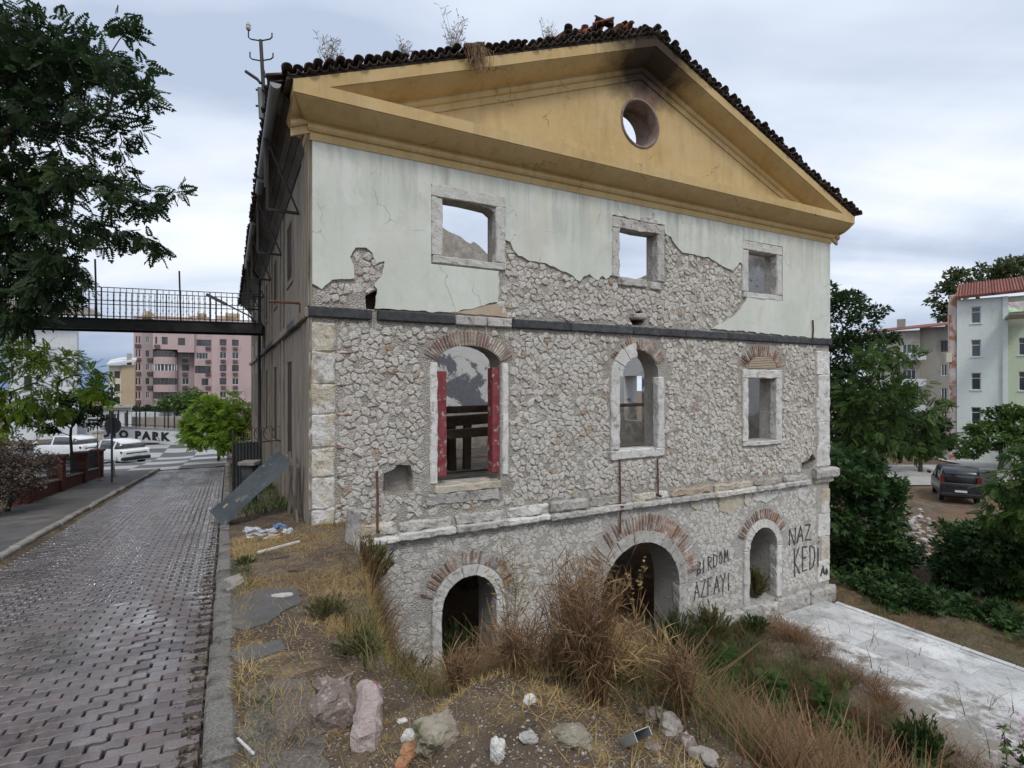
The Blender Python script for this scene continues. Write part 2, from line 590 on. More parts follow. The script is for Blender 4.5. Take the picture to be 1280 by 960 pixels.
def ochre_material():
    g = G('ochre_stucco')
    n = g.noise(1.1, 5, .6)
    col = g.mix(g.step(n, .35, .66), (.49, .345, .155), (.56, .415, .215))
    st = g.noise(1.0, 6, .72, .6, g.map((3.6, 3.6, .45)))
    col = g.mix(g.math('MULTIPLY', g.step(st, .50, .74), .5), col, (.28, .205, .11))
    mt = g.noise(3.2, 6, .7, .8, g.map((1, 1, 1), loc=(9, 2, 6)))
    col = g.mix(g.math('MULTIPLY', g.step(mt, .50, .68), .4), col, (.60, .46, .25))
    bl = g.noise(4, 6, .7, .6)
    col = g.mix(g.math('MULTIPLY', g.step(bl, .60, .73), .5), col, (.40, .31, .17))
    ch = g.noise(7, 6, .75, .4, g.map((1, 1, 1), loc=(1, 8, 3)))
    col = g.mix(g.math('MULTIPLY', g.step(ch, .66, .70), .8), col, (.56, .50, .40))
    pk = g.math('ADD', g.dist(wp(7.45, -.1, 8.86), (1, 1, .8)), g.math('MULTIPLY', g.noise(5, 5, .7), .6))
    col = g.mix(g.math('MULTIPLY', g.step(pk, .86, .70), .8), col, (.36, .22, .19))
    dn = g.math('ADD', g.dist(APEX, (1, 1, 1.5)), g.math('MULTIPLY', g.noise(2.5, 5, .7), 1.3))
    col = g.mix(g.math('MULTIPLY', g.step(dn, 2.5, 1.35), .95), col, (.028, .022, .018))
    # hairline cracks
    cv = g.n('ShaderNodeVectorMath', operation='ADD')
    nz = g.n('ShaderNodeTexNoise'); nz.inputs['Scale'].default_value = 4.0; nz.inputs['Detail'].default_value = 4
    g.t.links.new(g.pos, nz.inputs['Vector'])
    g.t.links.new(g.pos, cv.inputs[0]); g.t.links.new(g.scale(nz.outputs['Color'], .4), cv.inputs[1])
    ed = g.voro(.9, 'DISTANCE_TO_EDGE', cv.outputs[0])
    mk = g.step(g.noise(.9, 2, .5, 0, g.map((1, 1, 1), loc=(3, 7, 9))), .55, .60)
    cr = g.math('MULTIPLY', g.step(ed, .009, .003), mk)
    col = g.mix(g.math('MULTIPLY', cr, .8), col, (.16, .11, .05))
    g.bump(g.math('ADD', g.math('MULTIPLY', g.noise(5, 5, .6), .6), g.math('MULTIPLY', g.noise(60, 4), .2)), .4, .02)
    return g.done(col, .85, .2)
MT['ochre'] = ochre_material()
MT['white_stone'] = simple('white_limestone', (.56, .545, .515), (.70, .685, .655), 5, .85, .8, 24, .03, .10, (.27, .25, .225), 7.0, .54, .68)
MT['grey_stone'] = simple('weathered_grey_limestone', (.42, .40, .37), (.58, .56, .525), 6, .9, 1.0, 24, .04, .12, (.21, .19, .165), 7, .54, .68)
MT['cream_stone'] = simple('cream_limestone', (.52, .45, .33), (.62, .57, .48), 3, .88, .9, 24, .035, .12, (.36, .32, .27), 7, .53, .68)
def quoin_material():
    g = G('blotched_corner_stone')
    a = g.noise(1.6, 5, .65, .4)
    col = g.ramp(a, [(.36, (.50, .43, .31)), (.46, (.57, .51, .41)), (.54, (.63, .61, .575)), (.68, (.70, .69, .67))])
    d = g.noise(5, 6, .75, .6, g.map((1, 1, 1), loc=(4, 1, 7)))
    col = g.mix(g.step(d, .54, .64), col, (.33, .30, .265))
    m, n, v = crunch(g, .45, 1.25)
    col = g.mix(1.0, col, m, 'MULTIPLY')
    g.bump(n, 1.0, .04)
    return g.done(col, .92, .2)
MT['quoin'] = quoin_material()
MT['surround'] = simple('painted_stone_surround', (.52, .515, .48), (.62, .615, .575), 5, .9, .9, 24, .03, .06, (.36, .335, .295), 6, .54, .70)
MT['basalt'] = simple('dark_basalt', (.035, .037, .042), (.085, .087, .092), 9, .75, .5, 40, .015, .25, (.20, .19, .175), 3.0, .60, .74)
MT['brick'] = simple('old_red_brick', (.20, .105, .078), (.33, .19, .14), 7, .92, .7, 40, .015, .45, (.46, .42, .375), 4, .46, .60)
MT['tile'] = simple('sooty_roof_tile', (.035, .027, .024), (.075, .055, .046), 6, .9, .6, 40, .012, .45, (.12, .10, .075), 5, .58, .72)
MT['tile_red'] = simple('red_clay_tile', (.21, .075, .048), (.30, .125, .08), 6, .9, .6, 40, .012, .4, (.08, .05, .04), 4, .52, .66)
MT['reveal'] = simple('stained_brown_reveal', (.17, .125, .105), (.27, .205, .175), 4, .92, .6, 30, .02, .1, (.10, .075, .065), 3, .5, .66)
MT['tan_patch'] = simple('brown_mortar', (.40, .32, .23), (.48, .39, .30), 4, .95, .6, 40, .02, .1)
MT['wall_in'] = simple('whitewashed_interior', (.58, .58, .58), (.70, .70, .69), 2, .9, .6, 20, .03, .05, (.17, .18, .215), 1.1, .49, .56)
MT['wall_raw'] = simple('bare_interior_masonry', (.30, .27, .24), (.43, .40, .36), 4, .95, 1.0, 14, .06, .1, (.2, .15, .11), 2.5, .56, .66)
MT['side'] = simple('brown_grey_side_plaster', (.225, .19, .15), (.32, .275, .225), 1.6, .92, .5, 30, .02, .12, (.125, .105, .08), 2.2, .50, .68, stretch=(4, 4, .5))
MT['side_dark'] = simple('boarded_window_wood', (.035, .025, .02), (.07, .052, .042), 3, .9, .4, 30, .02, .2, stretch=(8, 8, .6))
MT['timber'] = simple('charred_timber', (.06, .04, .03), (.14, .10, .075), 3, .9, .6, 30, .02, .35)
MT['timber_grey'] = simple('weathered_grey_timber', (.13, .11, .09), (.22, .19, .16), 3, .9, .5, 30, .02, .3)
MT['soffit'] = simple('soot_stained_eave_board', (.06, .052, .044), (.125, .11, .095), 2, .9, .4, 30, .015, .3)
MT['iron'] = simple('rusty_iron', (.075, .04, .028), (.16, .075, .045), 8, .8, .5, 60, .008, .2)
MT['steel'] = simple('dark_painted_steel', (.025, .025, .027), (.05, .048, .047), 4, .6, .2, 60, .005, .1, (.09, .05, .03), 6, .6, .72)
MT['zinc'] = simple('grey_zinc_sheet', (.20, .215, .225), (.30, .315, .325), 2, .5, .2, 30, .005, .08, (.13, .09, .07), 3, .62, .75, .5, .25)
MT['red_paint'] = simple('peeling_red_paint', (.20, .035, .045), (.28, .07, .075), 5, .7, .5, 40, .01, .1, (.40, .38, .36), 7, .58, .64)
MT['graffiti'] = simple('faded_black_spray_paint', (.05, .047, .05), (.13, .122, .122), 14, .8, .2, 60, .004, 0)
MT['ceramic'] = simple('brown_white_insulator', (.30, .27, .25), (.62, .60, .58), 20, .3, .1, 60, .002, 0)
MT['dark_glass'] = simple('dark_window_glass', (.03, .035, .042), (.075, .085, .095), .6, .12, .02, 4, .002, .3, None, spec=.6)
# ------------------------------------------------------------------ terrain
RS = .0762
def road_z(b):
    bb = np.minimum(b, 37.0)
    return -RS * (bb + 9.79)
def sstep(x, lo, hi):
    q = np.clip((x - lo) / (hi - lo), 0, 1)
    return q * q * (3 - 2 * q)
def vnoise(a, b, f, seed=0):
    """cheap smooth 2D value noise, vectorised"""
    x, y = a * f + seed * 17.3, b * f + seed * 9.1
    xi, yi = np.floor(x), np.floor(y)
    xf, yf = x - xi, y - yi
    def h(i, j):
        q = np.sin(i * 127.1 + j * 311.7 + seed * 74.7) * 43758.5453
        return q - np.floor(q)
    u_, v_ = xf * xf * (3 - 2 * xf), yf * yf * (3 - 2 * yf)
    return (h(xi, yi) * (1 - u_) + h(xi + 1, yi) * u_) * (1 - v_) + (h(xi, yi + 1) * (1 - u_) + h(xi + 1, yi + 1) * u_) * v_
def ground_z(a, b):
    a = np.asarray(a, dtype=float); b = np.asarray(b, dtype=float)
    street = road_z(b) + .11
    n = (vnoise(a, b, .9, 1) - .5) * .5 + (vnoise(a, b, 2.6, 2) - .5) * .22 + (vnoise(a, b, 7, 3) - .5) * .07
    yard = YARD + np.clip((a - 18) * -.015, -.25, 0) + n * .18
    edge = np.interp(b, [-30, -10, -7.9, -7.1, -6.85, -6.5, -5.8, -4.2, -2.7, 0], [1.2, 1.0, .72, .55, .40, -.10, -.22, .02, .25, .58]) + .12 * (vnoise(a * 0, b, 1.3, 5) - .5)
    x = np.clip(a - edge, 0, None)
    fall = .86 * (1 - np.clip(1 - x / 1.25, 0, 1) ** 1.5) + .14 * sstep(x, .9, 4.0)
    lum = np.exp(-((a - .15) / .45) ** 2 - ((b + 7.4) / .8) ** 2) * .12
    md = np.hypot((a - .3), (b + 7.6) * .97)
    mound = np.maximum(yard, .02 - .74 * np.clip(md - .75, 0, None) - .05 * np.clip(md - 2, 0, None))
    bank = np.maximum(street + (yard - street) * fall, np.where(b < -.3, mound, -9)) + lum + n * np.clip((a + .9) / .8, 0, 1) * .22
    z = np.where(b < .12, bank, np.where(a < .1, street + n * .12, yard))
    # low planted strip along the street wall of the mill
    z = np.where((b >= .12) & (a < .1) & (a > -1.15), street + n * .15, z)
    # behind the mill the yard climbs back to street level
    k = sstep(b, 30, 42) * sstep(-a, -30, -4)
    z = np.where((b > 28) & (a >= .1), yard + (street - .11 - yard) * k, z)
    z = np.where((a > 9.2) & (a < 14.4) & (b < -.1) & (b > -9.0), np.minimum(z, YARD - .05), z)
    z = np.where((a < -1.30) & (a > -4.30), road_z(b) - .10, z)          # bed of the road
    z = np.where(a <= -4.30, road_z(b) + .06 + np.where(a < -6.2, n * .15, 0), z)
    z = np.where((b > 21.5) & (a <= -1.3), road_z(b) - .03, z)           # crossing
    return z
def axis(segs):
    out = []
    for lo, hi, st in segs:
        out += list(np.arange(lo, hi, st))
    return np.array(out)
aa = axis([(-260, -60, 25), (-60, -12, 4), (-12, -4.6, .5), (-4.6, -1.6, .3), (-1.6, 3.0, .06), (3.0, 6, .12), (6, 17, .3), (17, 40, 1.0), (40, 90, 5), (90, 420, 30)])
bb = axis([(-80, -14, 6), (-14, -9, .5), (-9, .4, .07), (.4, 3, .2), (3, 30, .6), (30, 50, 1.5), (50, 90, 8), (90, 420, 30)])
A, B = np.meshgrid(aa, bb, indexing='ij')
Z = ground_z(A, B)
X = OX + A * U[0] + B * V[0]; Y = OY + A * U[1] + B * V[1]
na, nb = A.shape
Vv = np.stack([X.ravel(), Y.ravel(), Z.ravel()], 1)
ii, jj = np.meshgrid(np.arange(na - 1), np.arange(nb - 1), indexing='ij')
q = (ii * nb + jj).ravel()
Ff = np.stack([q, q + nb, q + nb + 1, q + 1], 1)
def ground_material():
    g = G('stony_soil')
    n = g.noise(1.3, 6, .65)
    col = g.ramp(n, [(.3, (.075, .052, .037)), (.5, (.125, .092, .066)), (.7, (.19, .15, .112))])
    st = g.noise(3.0, 5, .7, .6, g.map((1, 1, 1), loc=(3, 1, 0)))
    col = g.mix(g.math('MULTIPLY', g.step(st, .52, .66), .7), col, (.33, .24, .115))
    vv = g.voro(38, 'F1')
    pc = g.voro(38, 'F1', out='Color')
    sel = g.step(g.noise(40, 1), .52, .56)
    peb = g.math('MULTIPLY', g.step(vv, .42, .30), sel)
    col = g.mix(peb, col, (.42, .38, .345))
    gr = g.noise(.35, 4, .6, .2, g.map((1, 1, 1), loc=(8, 2, 0)))
    z = g.sep()[2]
    lowm = g.step(z, -3.5, -4.2)
    col = g.mix(g.math('MULTIPLY', g.math('MULTIPLY', g.step(gr, .50, .64), lowm), .4), col, (.10, .10, .045))
    rd = g.noise(.5, 4, .6, .3, g.map((1, 1, 1), loc=(1, 12, 0)))
    col = g.mix(g.math('MULTIPLY', g.math('MULTIPLY', g.step(rd, .42, .58), lowm), .6), col, (.20, .115, .07))
    col = g.scale(col, g.math('ADD', g.math('MULTIPLY', g.noise(60, 3), .8), .6))
    g.bump(g.math('ADD', g.math('ADD', g.noise(9, 6, .7), g.math('MULTIPLY', peb, .25)), g.math('MULTIPLY', g.noise(50, 4), .3)), 1.0, .05)
    return g.done(col, .95, .15)
MT['soil'] = ground_material()
MT['asphalt'] = simple('old_grey_asphalt', (.085, .08, .078), (.14, .132, .128), 2, .8, .6, 60, .012, 0, (.19, .165, .135), 1.3, .55, .7)
MT['concrete'] = simple('worn_concrete', (.21, .195, .175), (.32, .30, .275), 3, .9, .8, 70, .014, .18, (.12, .105, .085), 3, .56, .7)
MT['gravel_conc'] = simple('exposed_aggregate_concrete', (.13, .12, .105), (.30, .285, .262), 60, .9, 1.0, 90, .016, .2, (.085, .072, .055), 4, .50, .66)
MT['brown_conc'] = simple('brown_gritty_concrete', (.105, .086, .07), (.25, .22, .19), 60, .9, 1.0, 70, .02, .2, (.07, .055, .042), 3, .50, .66)
tag(np_mesh('ground', Vv, Ff, np.full(len(Vv), .5), MT['soil'], smooth=True), kind='structure')

def strip(name, a0, a1, b0, b1, dz, mat, nb_=60, na_=6, zf=None, th=.0):
    m_ = MB(); vs, fs = [], []
    for i in range(na_ + 1):
        for j in range(nb_ + 1):
            a = a0 + (a1 - a0) * i / na_; b = b0 + (b1 - b0) * j / nb_
            vs.append(wp(a, b, float(zf(a, b) if zf else road_z(b)) + dz))
    for i in range(na_):
        for j in range(nb_):
            q = i * (nb_ + 1) + j
            fs.append((q, q + nb_ + 1, q + nb_ + 2, q + 1))
    m_.add(vs, fs, .5)
    return m_.build(name, mat)
# road: a bed and interlocking concrete pavers
RA0, RA1 = -4.12, -1.42
def bed_material():
    g = G('paver_joint_grit')
    col = g.mix(g.noise(5, 4), (.035, .031, .028), (.075, .065, .056))
    g.bump(g.noise(60, 4), .6, .01)
    return g.done(col, .9, .2)
road = tag(strip('road', -4.22, -1.36, -16, 22.0, -.055, bed_material(), 80, 4), kind='structure')
def paver_material():
    g = G('wet_interlocking_paver')
    r = g.math('FRACT', g.math('ADD', g.attr(), g.orand()))
    col = g.ramp(r, [(0, (.10, .082, .082)), (.45, (.14, .116, .115)), (.8, (.168, .142, .138)), (1, (.15, .11, .103))])
    # along-street frame for the wet tracks
    vec = g.map((1, 1, 1), (0, 0, -UA))
    s1 = g.noise(1.0, 5, .62, .4, g.map((1, 1, 1), src=g.map((1.05, .22, 1), src=vec)))
    s2 = g.noise(7, 5, .7)
    x = g.n('ShaderNodeSeparateXYZ'); g.t.links.new(vec, x.inputs[0])
    bm = g.math('SUBTRACT', x.outputs[1], OX * V[0] + OY * V[1])         # metres along the street
    run = g.math('MULTIPLY', g.step(bm, -6.5, -3.0), .10)                # the lower stretch has not dried yet
    wet = g.step(g.math('ADD', g.math('ADD', s1, run), g.math('MULTIPLY', s2, .22)), .575, .73)
    bl = g.noise(.55, 4, .6, .3)
    col = g.mix(g.step(bl, .45, .65), col, g.scale(col, .80))
    lt = g.noise(2.2, 6, .7, .5, g.map((1, 1, 1), loc=(4, 2, 0)))
    col = g.mix(g.math('MULTIPLY', g.step(lt, .56, .72), .6), col, (.21, .19, .185))
    col = g.scale(col, g.math('SUBTRACT', 1.08, g.math('MULTIPLY', wet, .3)))
    col = g.scale(col, g.math('ADD', g.math('MULTIPLY', g.noise(85, 3), .9), .55))
    g.bump(g.math('MULTIPLY', g.math('ADD', g.noise(70, 4, .6), g.math('MULTIPLY', g.noise(12, 3), .8)), g.math('SUBTRACT', 1.0, g.math('MULTIPLY', wet, .85))), .4, .006)
    rg = g.math('SUBTRACT', .60, g.math('MULTIPLY', wet, .49))
    m = g.done(col, rg, .8)
    g.set(g.b.inputs['Coat Weight'], wet)              # film of water
    g.b.inputs['Coat Roughness'].default_value = .07
    g.b.inputs['Coat IOR'].default_value = 1.4
    return m
MT['paver'] = paver_material()
PL_, PW_ = .200, .100
def paver_template():
    # long sides wave in an S, ends are straight; local x across the road, y along it
    n = 8
    top = []
    xs = [-.5 + i / n for i in range(n + 1)]
    wav = lambda x: .075 * math.sin(x * 4 * math.pi)
    lo = [(x * PL_ * .925, (-.5 * .945 + wav(x)) * PW_) for x in xs]
    hi = [(x * PL_ * .925, (.5 * .945 + wav(x)) * PW_) for x in reversed(xs)]
    ring = lo + hi
    k = len(ring)
    vs = [(x, y, -.055) for x, y in ring] + [(x, y, -.006) for x, y in ring] + [(x * .955, y - (.004 if i < n + 1 else -.004), 0.0) for i, (x, y) in enumerate(ring)]
    # y inset must pull towards the middle
    vs[2 * k:] = [(x * .955, y + (.005 if i <= n else -.005), 0.0) for i, (x, y) in enumerate(ring)]
    fs = []
    for l in (0, 1):
        for i in range(k):
            j = (i + 1) % k
            fs.append((l * k + i, l * k + j, (l + 1) * k + j, (l + 1) * k + i))
    for i in range(n):                       # top as quads
        fs.append((2 * k + i, 2 * k + i + 1, 2 * k + k - 2 - i, 2 * k + k - 1 - i))
    return np.array(vs), np.array(fs)
pv, pf = paver_template()
rows = []
b = -9.6
j = 0
while b < 21.6:
    a = RA1 - PL_ / 2 + (PL_ / 2 if j % 2 else 0)
    while a > RA0 - .02:
        if a < RA1 - .06:
            rows.append((a, b, j))
        a -= PL_
    b += PW_
    j += 1
def settle(a, b):
    return -.028 * math.exp(-((a + 1.75) / .22) ** 2) + .018 * (vnoise(np.array(a), np.array(b), .7, 8) - .5) * 2 - .02 * math.exp(-((a + 3.1) / .3) ** 2)
def in_view(p, m=20):
    if p.y < .3: return False
    x, y = 640 + F * p.x / p.y, 480 + F * (CAMZ - p.z) / p.y
    return -m < x < 1280 + m and -m < y < 960 + m
inst = []
for a, b, j in rows:
    z = float(road_z(b)) + float(settle(a, b)) + random.uniform(-.003, .003)
    inst.append((wp(a, b, z), random.gauss(0, .010), random.gauss(-RS, .010), UA + random.gauss(0, .012)))
inst = [q for q in inst if in_view(q[0], 60)]
inst.sort(key=lambda q: q[0].x ** 2 + q[0].y ** 2)
pm = MB().add(pv, [tuple(f) for f in pf], .5)
pmesh = None
for (p, ry, rx, rz_) in inst[:300]:
    if pmesh is None:
        o = pm.build('paving_stone', MT['paver'], road); pmesh = o.data
    else:
        o = link('paving_stone', pmesh, road)
    o.location = p; o.rotation_euler = (rx, ry, rz_)
rest = inst[300:]
mats = np.array([np.array((Matrix.Rotation(rz_, 3, 'Z') @ Matrix.Rotation(ry, 3, 'Y') @ Matrix.Rotation(rx, 3, 'X'))) for (p, ry, rx, rz_) in rest])
pos = np.array([tuple(q[0]) for q in rest])
VV = np.einsum('nij,kj->nki', mats, pv) + pos[:, None, :]
FF = pf[None] + (np.arange(len(rest)) * len(pv))[:, None, None]
tag(np_mesh('paving_stones_beyond', VV.reshape(-1, 3), FF.reshape(-1, 4), np.repeat(rng.random(len(rest)), len(pv)), MT['paver'], road), kind='stuff')

# kerbs
ks = tag(bpy.data.objects.new('kerb', None), kind='structure'); COL.objects.link(ks)
def kerb_run(a0, a1, b0, b1, L, mat, dz=.0):
    b = b0
    while b < b1:
        l = L * random.uniform(.97, 1.03)
        m_ = MB()
        zc = float(road_z(b + l / 2))
        tilt = random.uniform(-.012, .012)
        M_ = Matrix.Translation(wp((a0 + a1) / 2 + random.uniform(-.012, .012), b + l / 2, zc + dz + random.uniform(-.012, .012))) @ Matrix.Rotation(UA + random.uniform(-.015, .015), 4, 'Z') @ Matrix.Rotation(-math.atan(RS) + tilt, 4, 'X')
        rough(m_, -(a1 - a0) / 2, (a1 - a0) / 2, -l / 2 + .011, l / 2 - .011, -.16, .125, .007, .12, .022, M=M_)
        m_.build('kerb_stone', mat, ks)
        b += l
kerb_run(-1.40, -1.235, -9.7, 22, .62, MT['gravel_conc'])
kerb_run(-4.42, -4.26, -6, 21.5, .85, MT['concrete'], -.02)
# leaf litter and grit in the right gutter, straw between
tag(strip('pavement', -6.05, -4.40, -8, 21.6, .095, MT['asphalt'], 60, 4), kind='structure')
# broken slabs of the footway on the mill side
fw = tag(bpy.data.objects.new('footway', None), kind='structure'); COL.objects.link(fw)
def slab_px(pts_, dz, mat, th=.06):
    """outline on the street-side ground given in photo pixels"""
    poly = []
    for px, py in pts_:
        # intersect with the sloping street plane
        rx, rz = (px - 640) / F, (480 - py) / F
        # z = CAMZ + rz*k ; street z = -RS*(b+9.79)+.11 , b linear in k
        db = rx * V[0] + V[1]
        b0 = -OX * V[0] - OY * V[1]
        k = (-RS * (b0 + 9.79) + .11 - CAMZ) / (rz + RS * db)
        poly.append(ab(rx * k, k))
    poly = jag(poly, .09, .03)
    m_ = slab_with_holes(poly, [], 0, 1)
    n = len(m_.v) // 2
    vs = []
    for i, (t, y, z) in enumerate(m_.v):
        g_ = float(ground_z(t, z)) if True else 0
        top = max(g_, float(road_z(z)) + .10) + dz
        vs.append(wp(t, z, top if i < n else top - th))
    m_.v = [tuple(v_) for v_ in vs]
    return m_.build('footway_slab', mat, fw)
slab_px([(286, 752), (318, 738), (372, 736), (377, 750), (358, 762), (335, 780), (305, 790), (288, 785)], .014, MT['asphalt'])
slab_px([(284, 818), (312, 808), (352, 800), (358, 812), (330, 822), (300, 832)], .010, MT['asphalt'])
slab_px([(300, 862), (345, 852), (385, 850), (402, 880), (410, 930), (415, 990), (330, 990), (305, 930)], .012, MT['brown_conc'])
slab_px([(278, 726), (300, 720), (305, 730), (284, 742)], .03, MT['concrete'])
# asphalt crossing with a painted wave pattern
def crossing_material():
    g = G('asphalt_with_painted_waves')
    vec = g.map((1, 1, 1), (0, 0, -UA))
    x = g.n('ShaderNodeSeparateXYZ'); g.t.links.new(vec, x.inputs[0])
    xa, yb = x.outputs[0], x.outputs[1]
    wob = g.math('MULTIPLY', g.math('SINE', g.math('MULTIPLY', xa, 1.4)), .45)
    s = g.math('SINE', g.math('MULTIPLY', g.math('ADD', yb, wob), 1.0))
    c = g.math('SINE', g.math('MULTIPLY', xa, 1.4))
    ck = g.math('MULTIPLY', s, c)
    pt = g.math('MULTIPLY', g.step(ck, -.03, .05), .85)
    n = g.noise(6, 5, .7)
    base = g.scale((.085, .085, .088), g.math('ADD', n, .5))
    col = g.mix(g.math('MULTIPLY', pt, g.math('ADD', g.math('MULTIPLY', n, .5), .65), True), base, (.47, .47, .46))
    g.bump(g.noise(50, 4), .3, .01)
    return g.done(col, .62, .4)
tag(strip('street_crossing', -30, 6, 21.9, 48, .012, crossing_material(), 40, 30), kind='structure')
tag(strip('far_pavement', -34, 12, 48, 50.6, .13, MT['concrete'], 6, 12), kind='structure')
# marble floor of the lower yard
mf = tag(bpy.data.objects.new('marble_floor', None), kind='structure'); COL.objects.link(mf)
def marble_material():
    g = G('dirty_white_marble')
    n = g.noise(.9, 5, .6, .8)
    col = g.ramp(n, [(.3, (.46, .46, .462)), (.5, (.60, .60, .60)), (.7, (.72, .715, .705))])
    r = g.math('FRACT', g.math('ADD', g.attr(), g.orand()))
    col = g.scale(col, g.math('ADD', g.math('MULTIPLY', r, .35), .78))
    vec = g.map((1, 1, 1), (0, 0, -UA))
    x = g.n('ShaderNodeSeparateXYZ'); g.t.links.new(vec, x.inputs[0])
    am = g.math('SUBTRACT', x.outputs[0], OX * U[0] + OY * U[1])         # metres along the facade
    d = g.noise(2.2, 7, .75, .3, g.map((1, 1, 1), loc=(1, 6, 0)))
    # earth washed in from the overgrown side
    d2 = g.math('ADD', d, g.math('MULTIPLY', g.step(am, 12.6, 9.8), .26))
    col = g.mix(g.math('MULTIPLY', g.step(d2, .55, .68), .92), col, (.20, .165, .125))
    d3 = g.noise(1.4, 6, .72, .5, g.map((1, 1, 1), loc=(7, 3, 0)))
    col = g.mix(g.math('MULTIPLY', g.step(d3, .50, .64), .6), col, (.31, .31, .31))
    col = g.mix(g.math('MULTIPLY', g.step(g.noise(24, 5, .7), .60, .70), .6), col, (.18, .165, .14))
    v = g.noise(3, 6, .6, 2.5)
    col = g.mix(g.math('MULTIPLY', g.step(g.math('ABSOLUTE', g.math('SUBTRACT', v, .5)), .03, .0), .35), col, (.22, .225, .23))
    g.bump(g.noise(30, 5), .3, .01)
    return g.done(col, .6, .35)
MT['marble'] = marble_material()
A0, A1 = 9.35, 14.15
a = A0
i = 0
SA, SB = .92, 1.3
while a < A1 - .1:
    a1 = min(a + SA, A1)
    b = -.18
    first = i % 2
    while b > -8.4:
        m_ = MB()
        zc = YARD + .045 + random.uniform(-.004, .004)
        sb = SB / 2 if first else SB
        first = 0
        M_ = Matrix.Translation(wp((a + a1) / 2, b - sb / 2, zc)) @ Matrix.Rotation(UA + random.uniform(-.004, .004), 4, 'Z') @ Matrix.Rotation(random.uniform(-.004, .004), 4, 'X') @ Matrix.Rotation(random.uniform(-.004, .004), 4, 'Y')
        rough(m_, -(a1 - a) / 2 + .003, (a1 - a) / 2 - .003, -sb / 2 + .003, sb / 2 - .003, -.09, 0, .003, .4, .008, M=M_)
        if True:
            m_.build('marble_slab', MT['marble'], mf)
        b -= sb
    a = a1; i += 1
for k in range(8):
    m_ = MB(); M_ = Matrix.Translation(wp(A1 + .09, -.9 - k * 1.0, YARD + .055)) @ Matrix.Rotation(UA, 4, 'Z')
    rough(m_, -.08, .08, -.495, .495, -.14, .012, .006, .25, .012, M=M_); m_.build('edging_stone', MT['marble'], mf)
# ------------------------------------------------------------------ the ruined mill
BL = empty('ruined_building', wp(0, 0, YARD), 'roofless stone mill ruin with yellow pediment, mint plaster and empty windows', 'building', rz=UA)
ZO = (0, 0, -YARD)
def part(name, mb, mat, parent=None, smooth=False):
    return mb.build(name, mat, parent or BL, smooth, ZO if parent is None else None)

def arch_poly(t0, t1, zb, zs, rise, n=10):
    c, r = (t0 + t1) / 2, (t1 - t0) / 2
    pts = [(t0, zb), (t1, zb)]
    for i in range(n + 1):
        a = math.pi * i / n
        pts.append((c + r * math.cos(a), zs + rise * math.sin(a)))
    return pts
def rect(t0, t1, z0, z1):
    return [(t0, z0), (t1, z0), (t1, z1), (t0, z1)]
RC = (7.26, 7.95, .53)
circ = [(RC[0] + RC[2] * math.cos(2 * math.pi * i / 28), RC[1] + RC[2] * math.sin(2 * math.pi * i / 28)) for i in range(28)]
UW = [(2.36, 3.50), (6.65, 7.80), (10.98, 12.14)]
ul_open = [(2.36, 4.29), (3.50, 4.29), (3.5, 5.30), (3.38, 5.38), (3.15, 5.40), (2.8, 5.42), (2.36, 5.42)]
uc_open = [(6.65, 4.29), (7.80, 4.29), (7.80, 5.44), (7.3, 5.43), (6.9, 5.46), (6.78, 5.56), (6.65, 5.50)]
ur_open = rect(10.98, 12.14, 4.29, 5.43)
ml_open = arch_poly(2.24, 3.62, -.10, 2.25, .38)
mc_open = arch_poly(6.62, 7.86, .32, 2.03, .62)
mr_open = rect(10.98, 12.12, .31, 2.01)
ll_open = arch_poly(2.35, 3.52, -4.6, -2.50, .59)
lc_open = arch_poly(6.12, 8.50, -4.6, -3.06, 1.19, 14)
lr_open = arch_poly(11.04, 12.15, -4.05, -2.60, .56)
niche1 = [(1.22, -.12), (1.5, -.2), (1.76, -.16), (1.8, .1), (1.74, .33), (1.5, .36), (1.42, .28), (1.24, .22)]
niche2 = [(.92, 3.20), (1.34, 3.20), (1.40, 3.34), (1.36, 3.55), (1.2, 3.60), (1.05, 3.52), (.9, 3.44)]
niche3 = [(13.30, -.66), (13.72, -.64), (13.95, -.35), (13.75, -.18), (13.55, -.36), (13.28, -.42)]
niche4 = [(7.05, 3.22), (7.32, 3.24), (7.5, 3.42), (7.3, 3.6), (7.1, 3.5), (6.95, 3.38)]
open_all = [ul_open, uc_open, ur_open, ml_open, mc_open, mr_open, ll_open, lc_open, lr_open]
niches = [niche1, niche2, niche3, niche4]
outer = [(0, -5.0), (W, -5.0), (W, 6.55), (7.275, 9.5), (0, 6.55)]
mb = slab_with_holes(outer, open_all + niches + [circ], 0.0, 0.7)
mb.v = [(x, y if y < .1 else (.36 if z_ > 3.05 else .5 if z_ > -1.2 else .85), z_) for x, y, z_ in mb.v]     # the wall thins storey by storey
facade = part('facade_wall', mb, MT['mortar'])
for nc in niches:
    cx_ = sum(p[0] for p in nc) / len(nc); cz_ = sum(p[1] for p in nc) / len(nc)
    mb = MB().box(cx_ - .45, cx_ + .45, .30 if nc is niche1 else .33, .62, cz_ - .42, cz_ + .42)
    part('recess_backing', mb, MT['wall_raw'] if nc is niche1 else MT['timber'])  # dark material stands in for shade deep in the holes; first one masonry

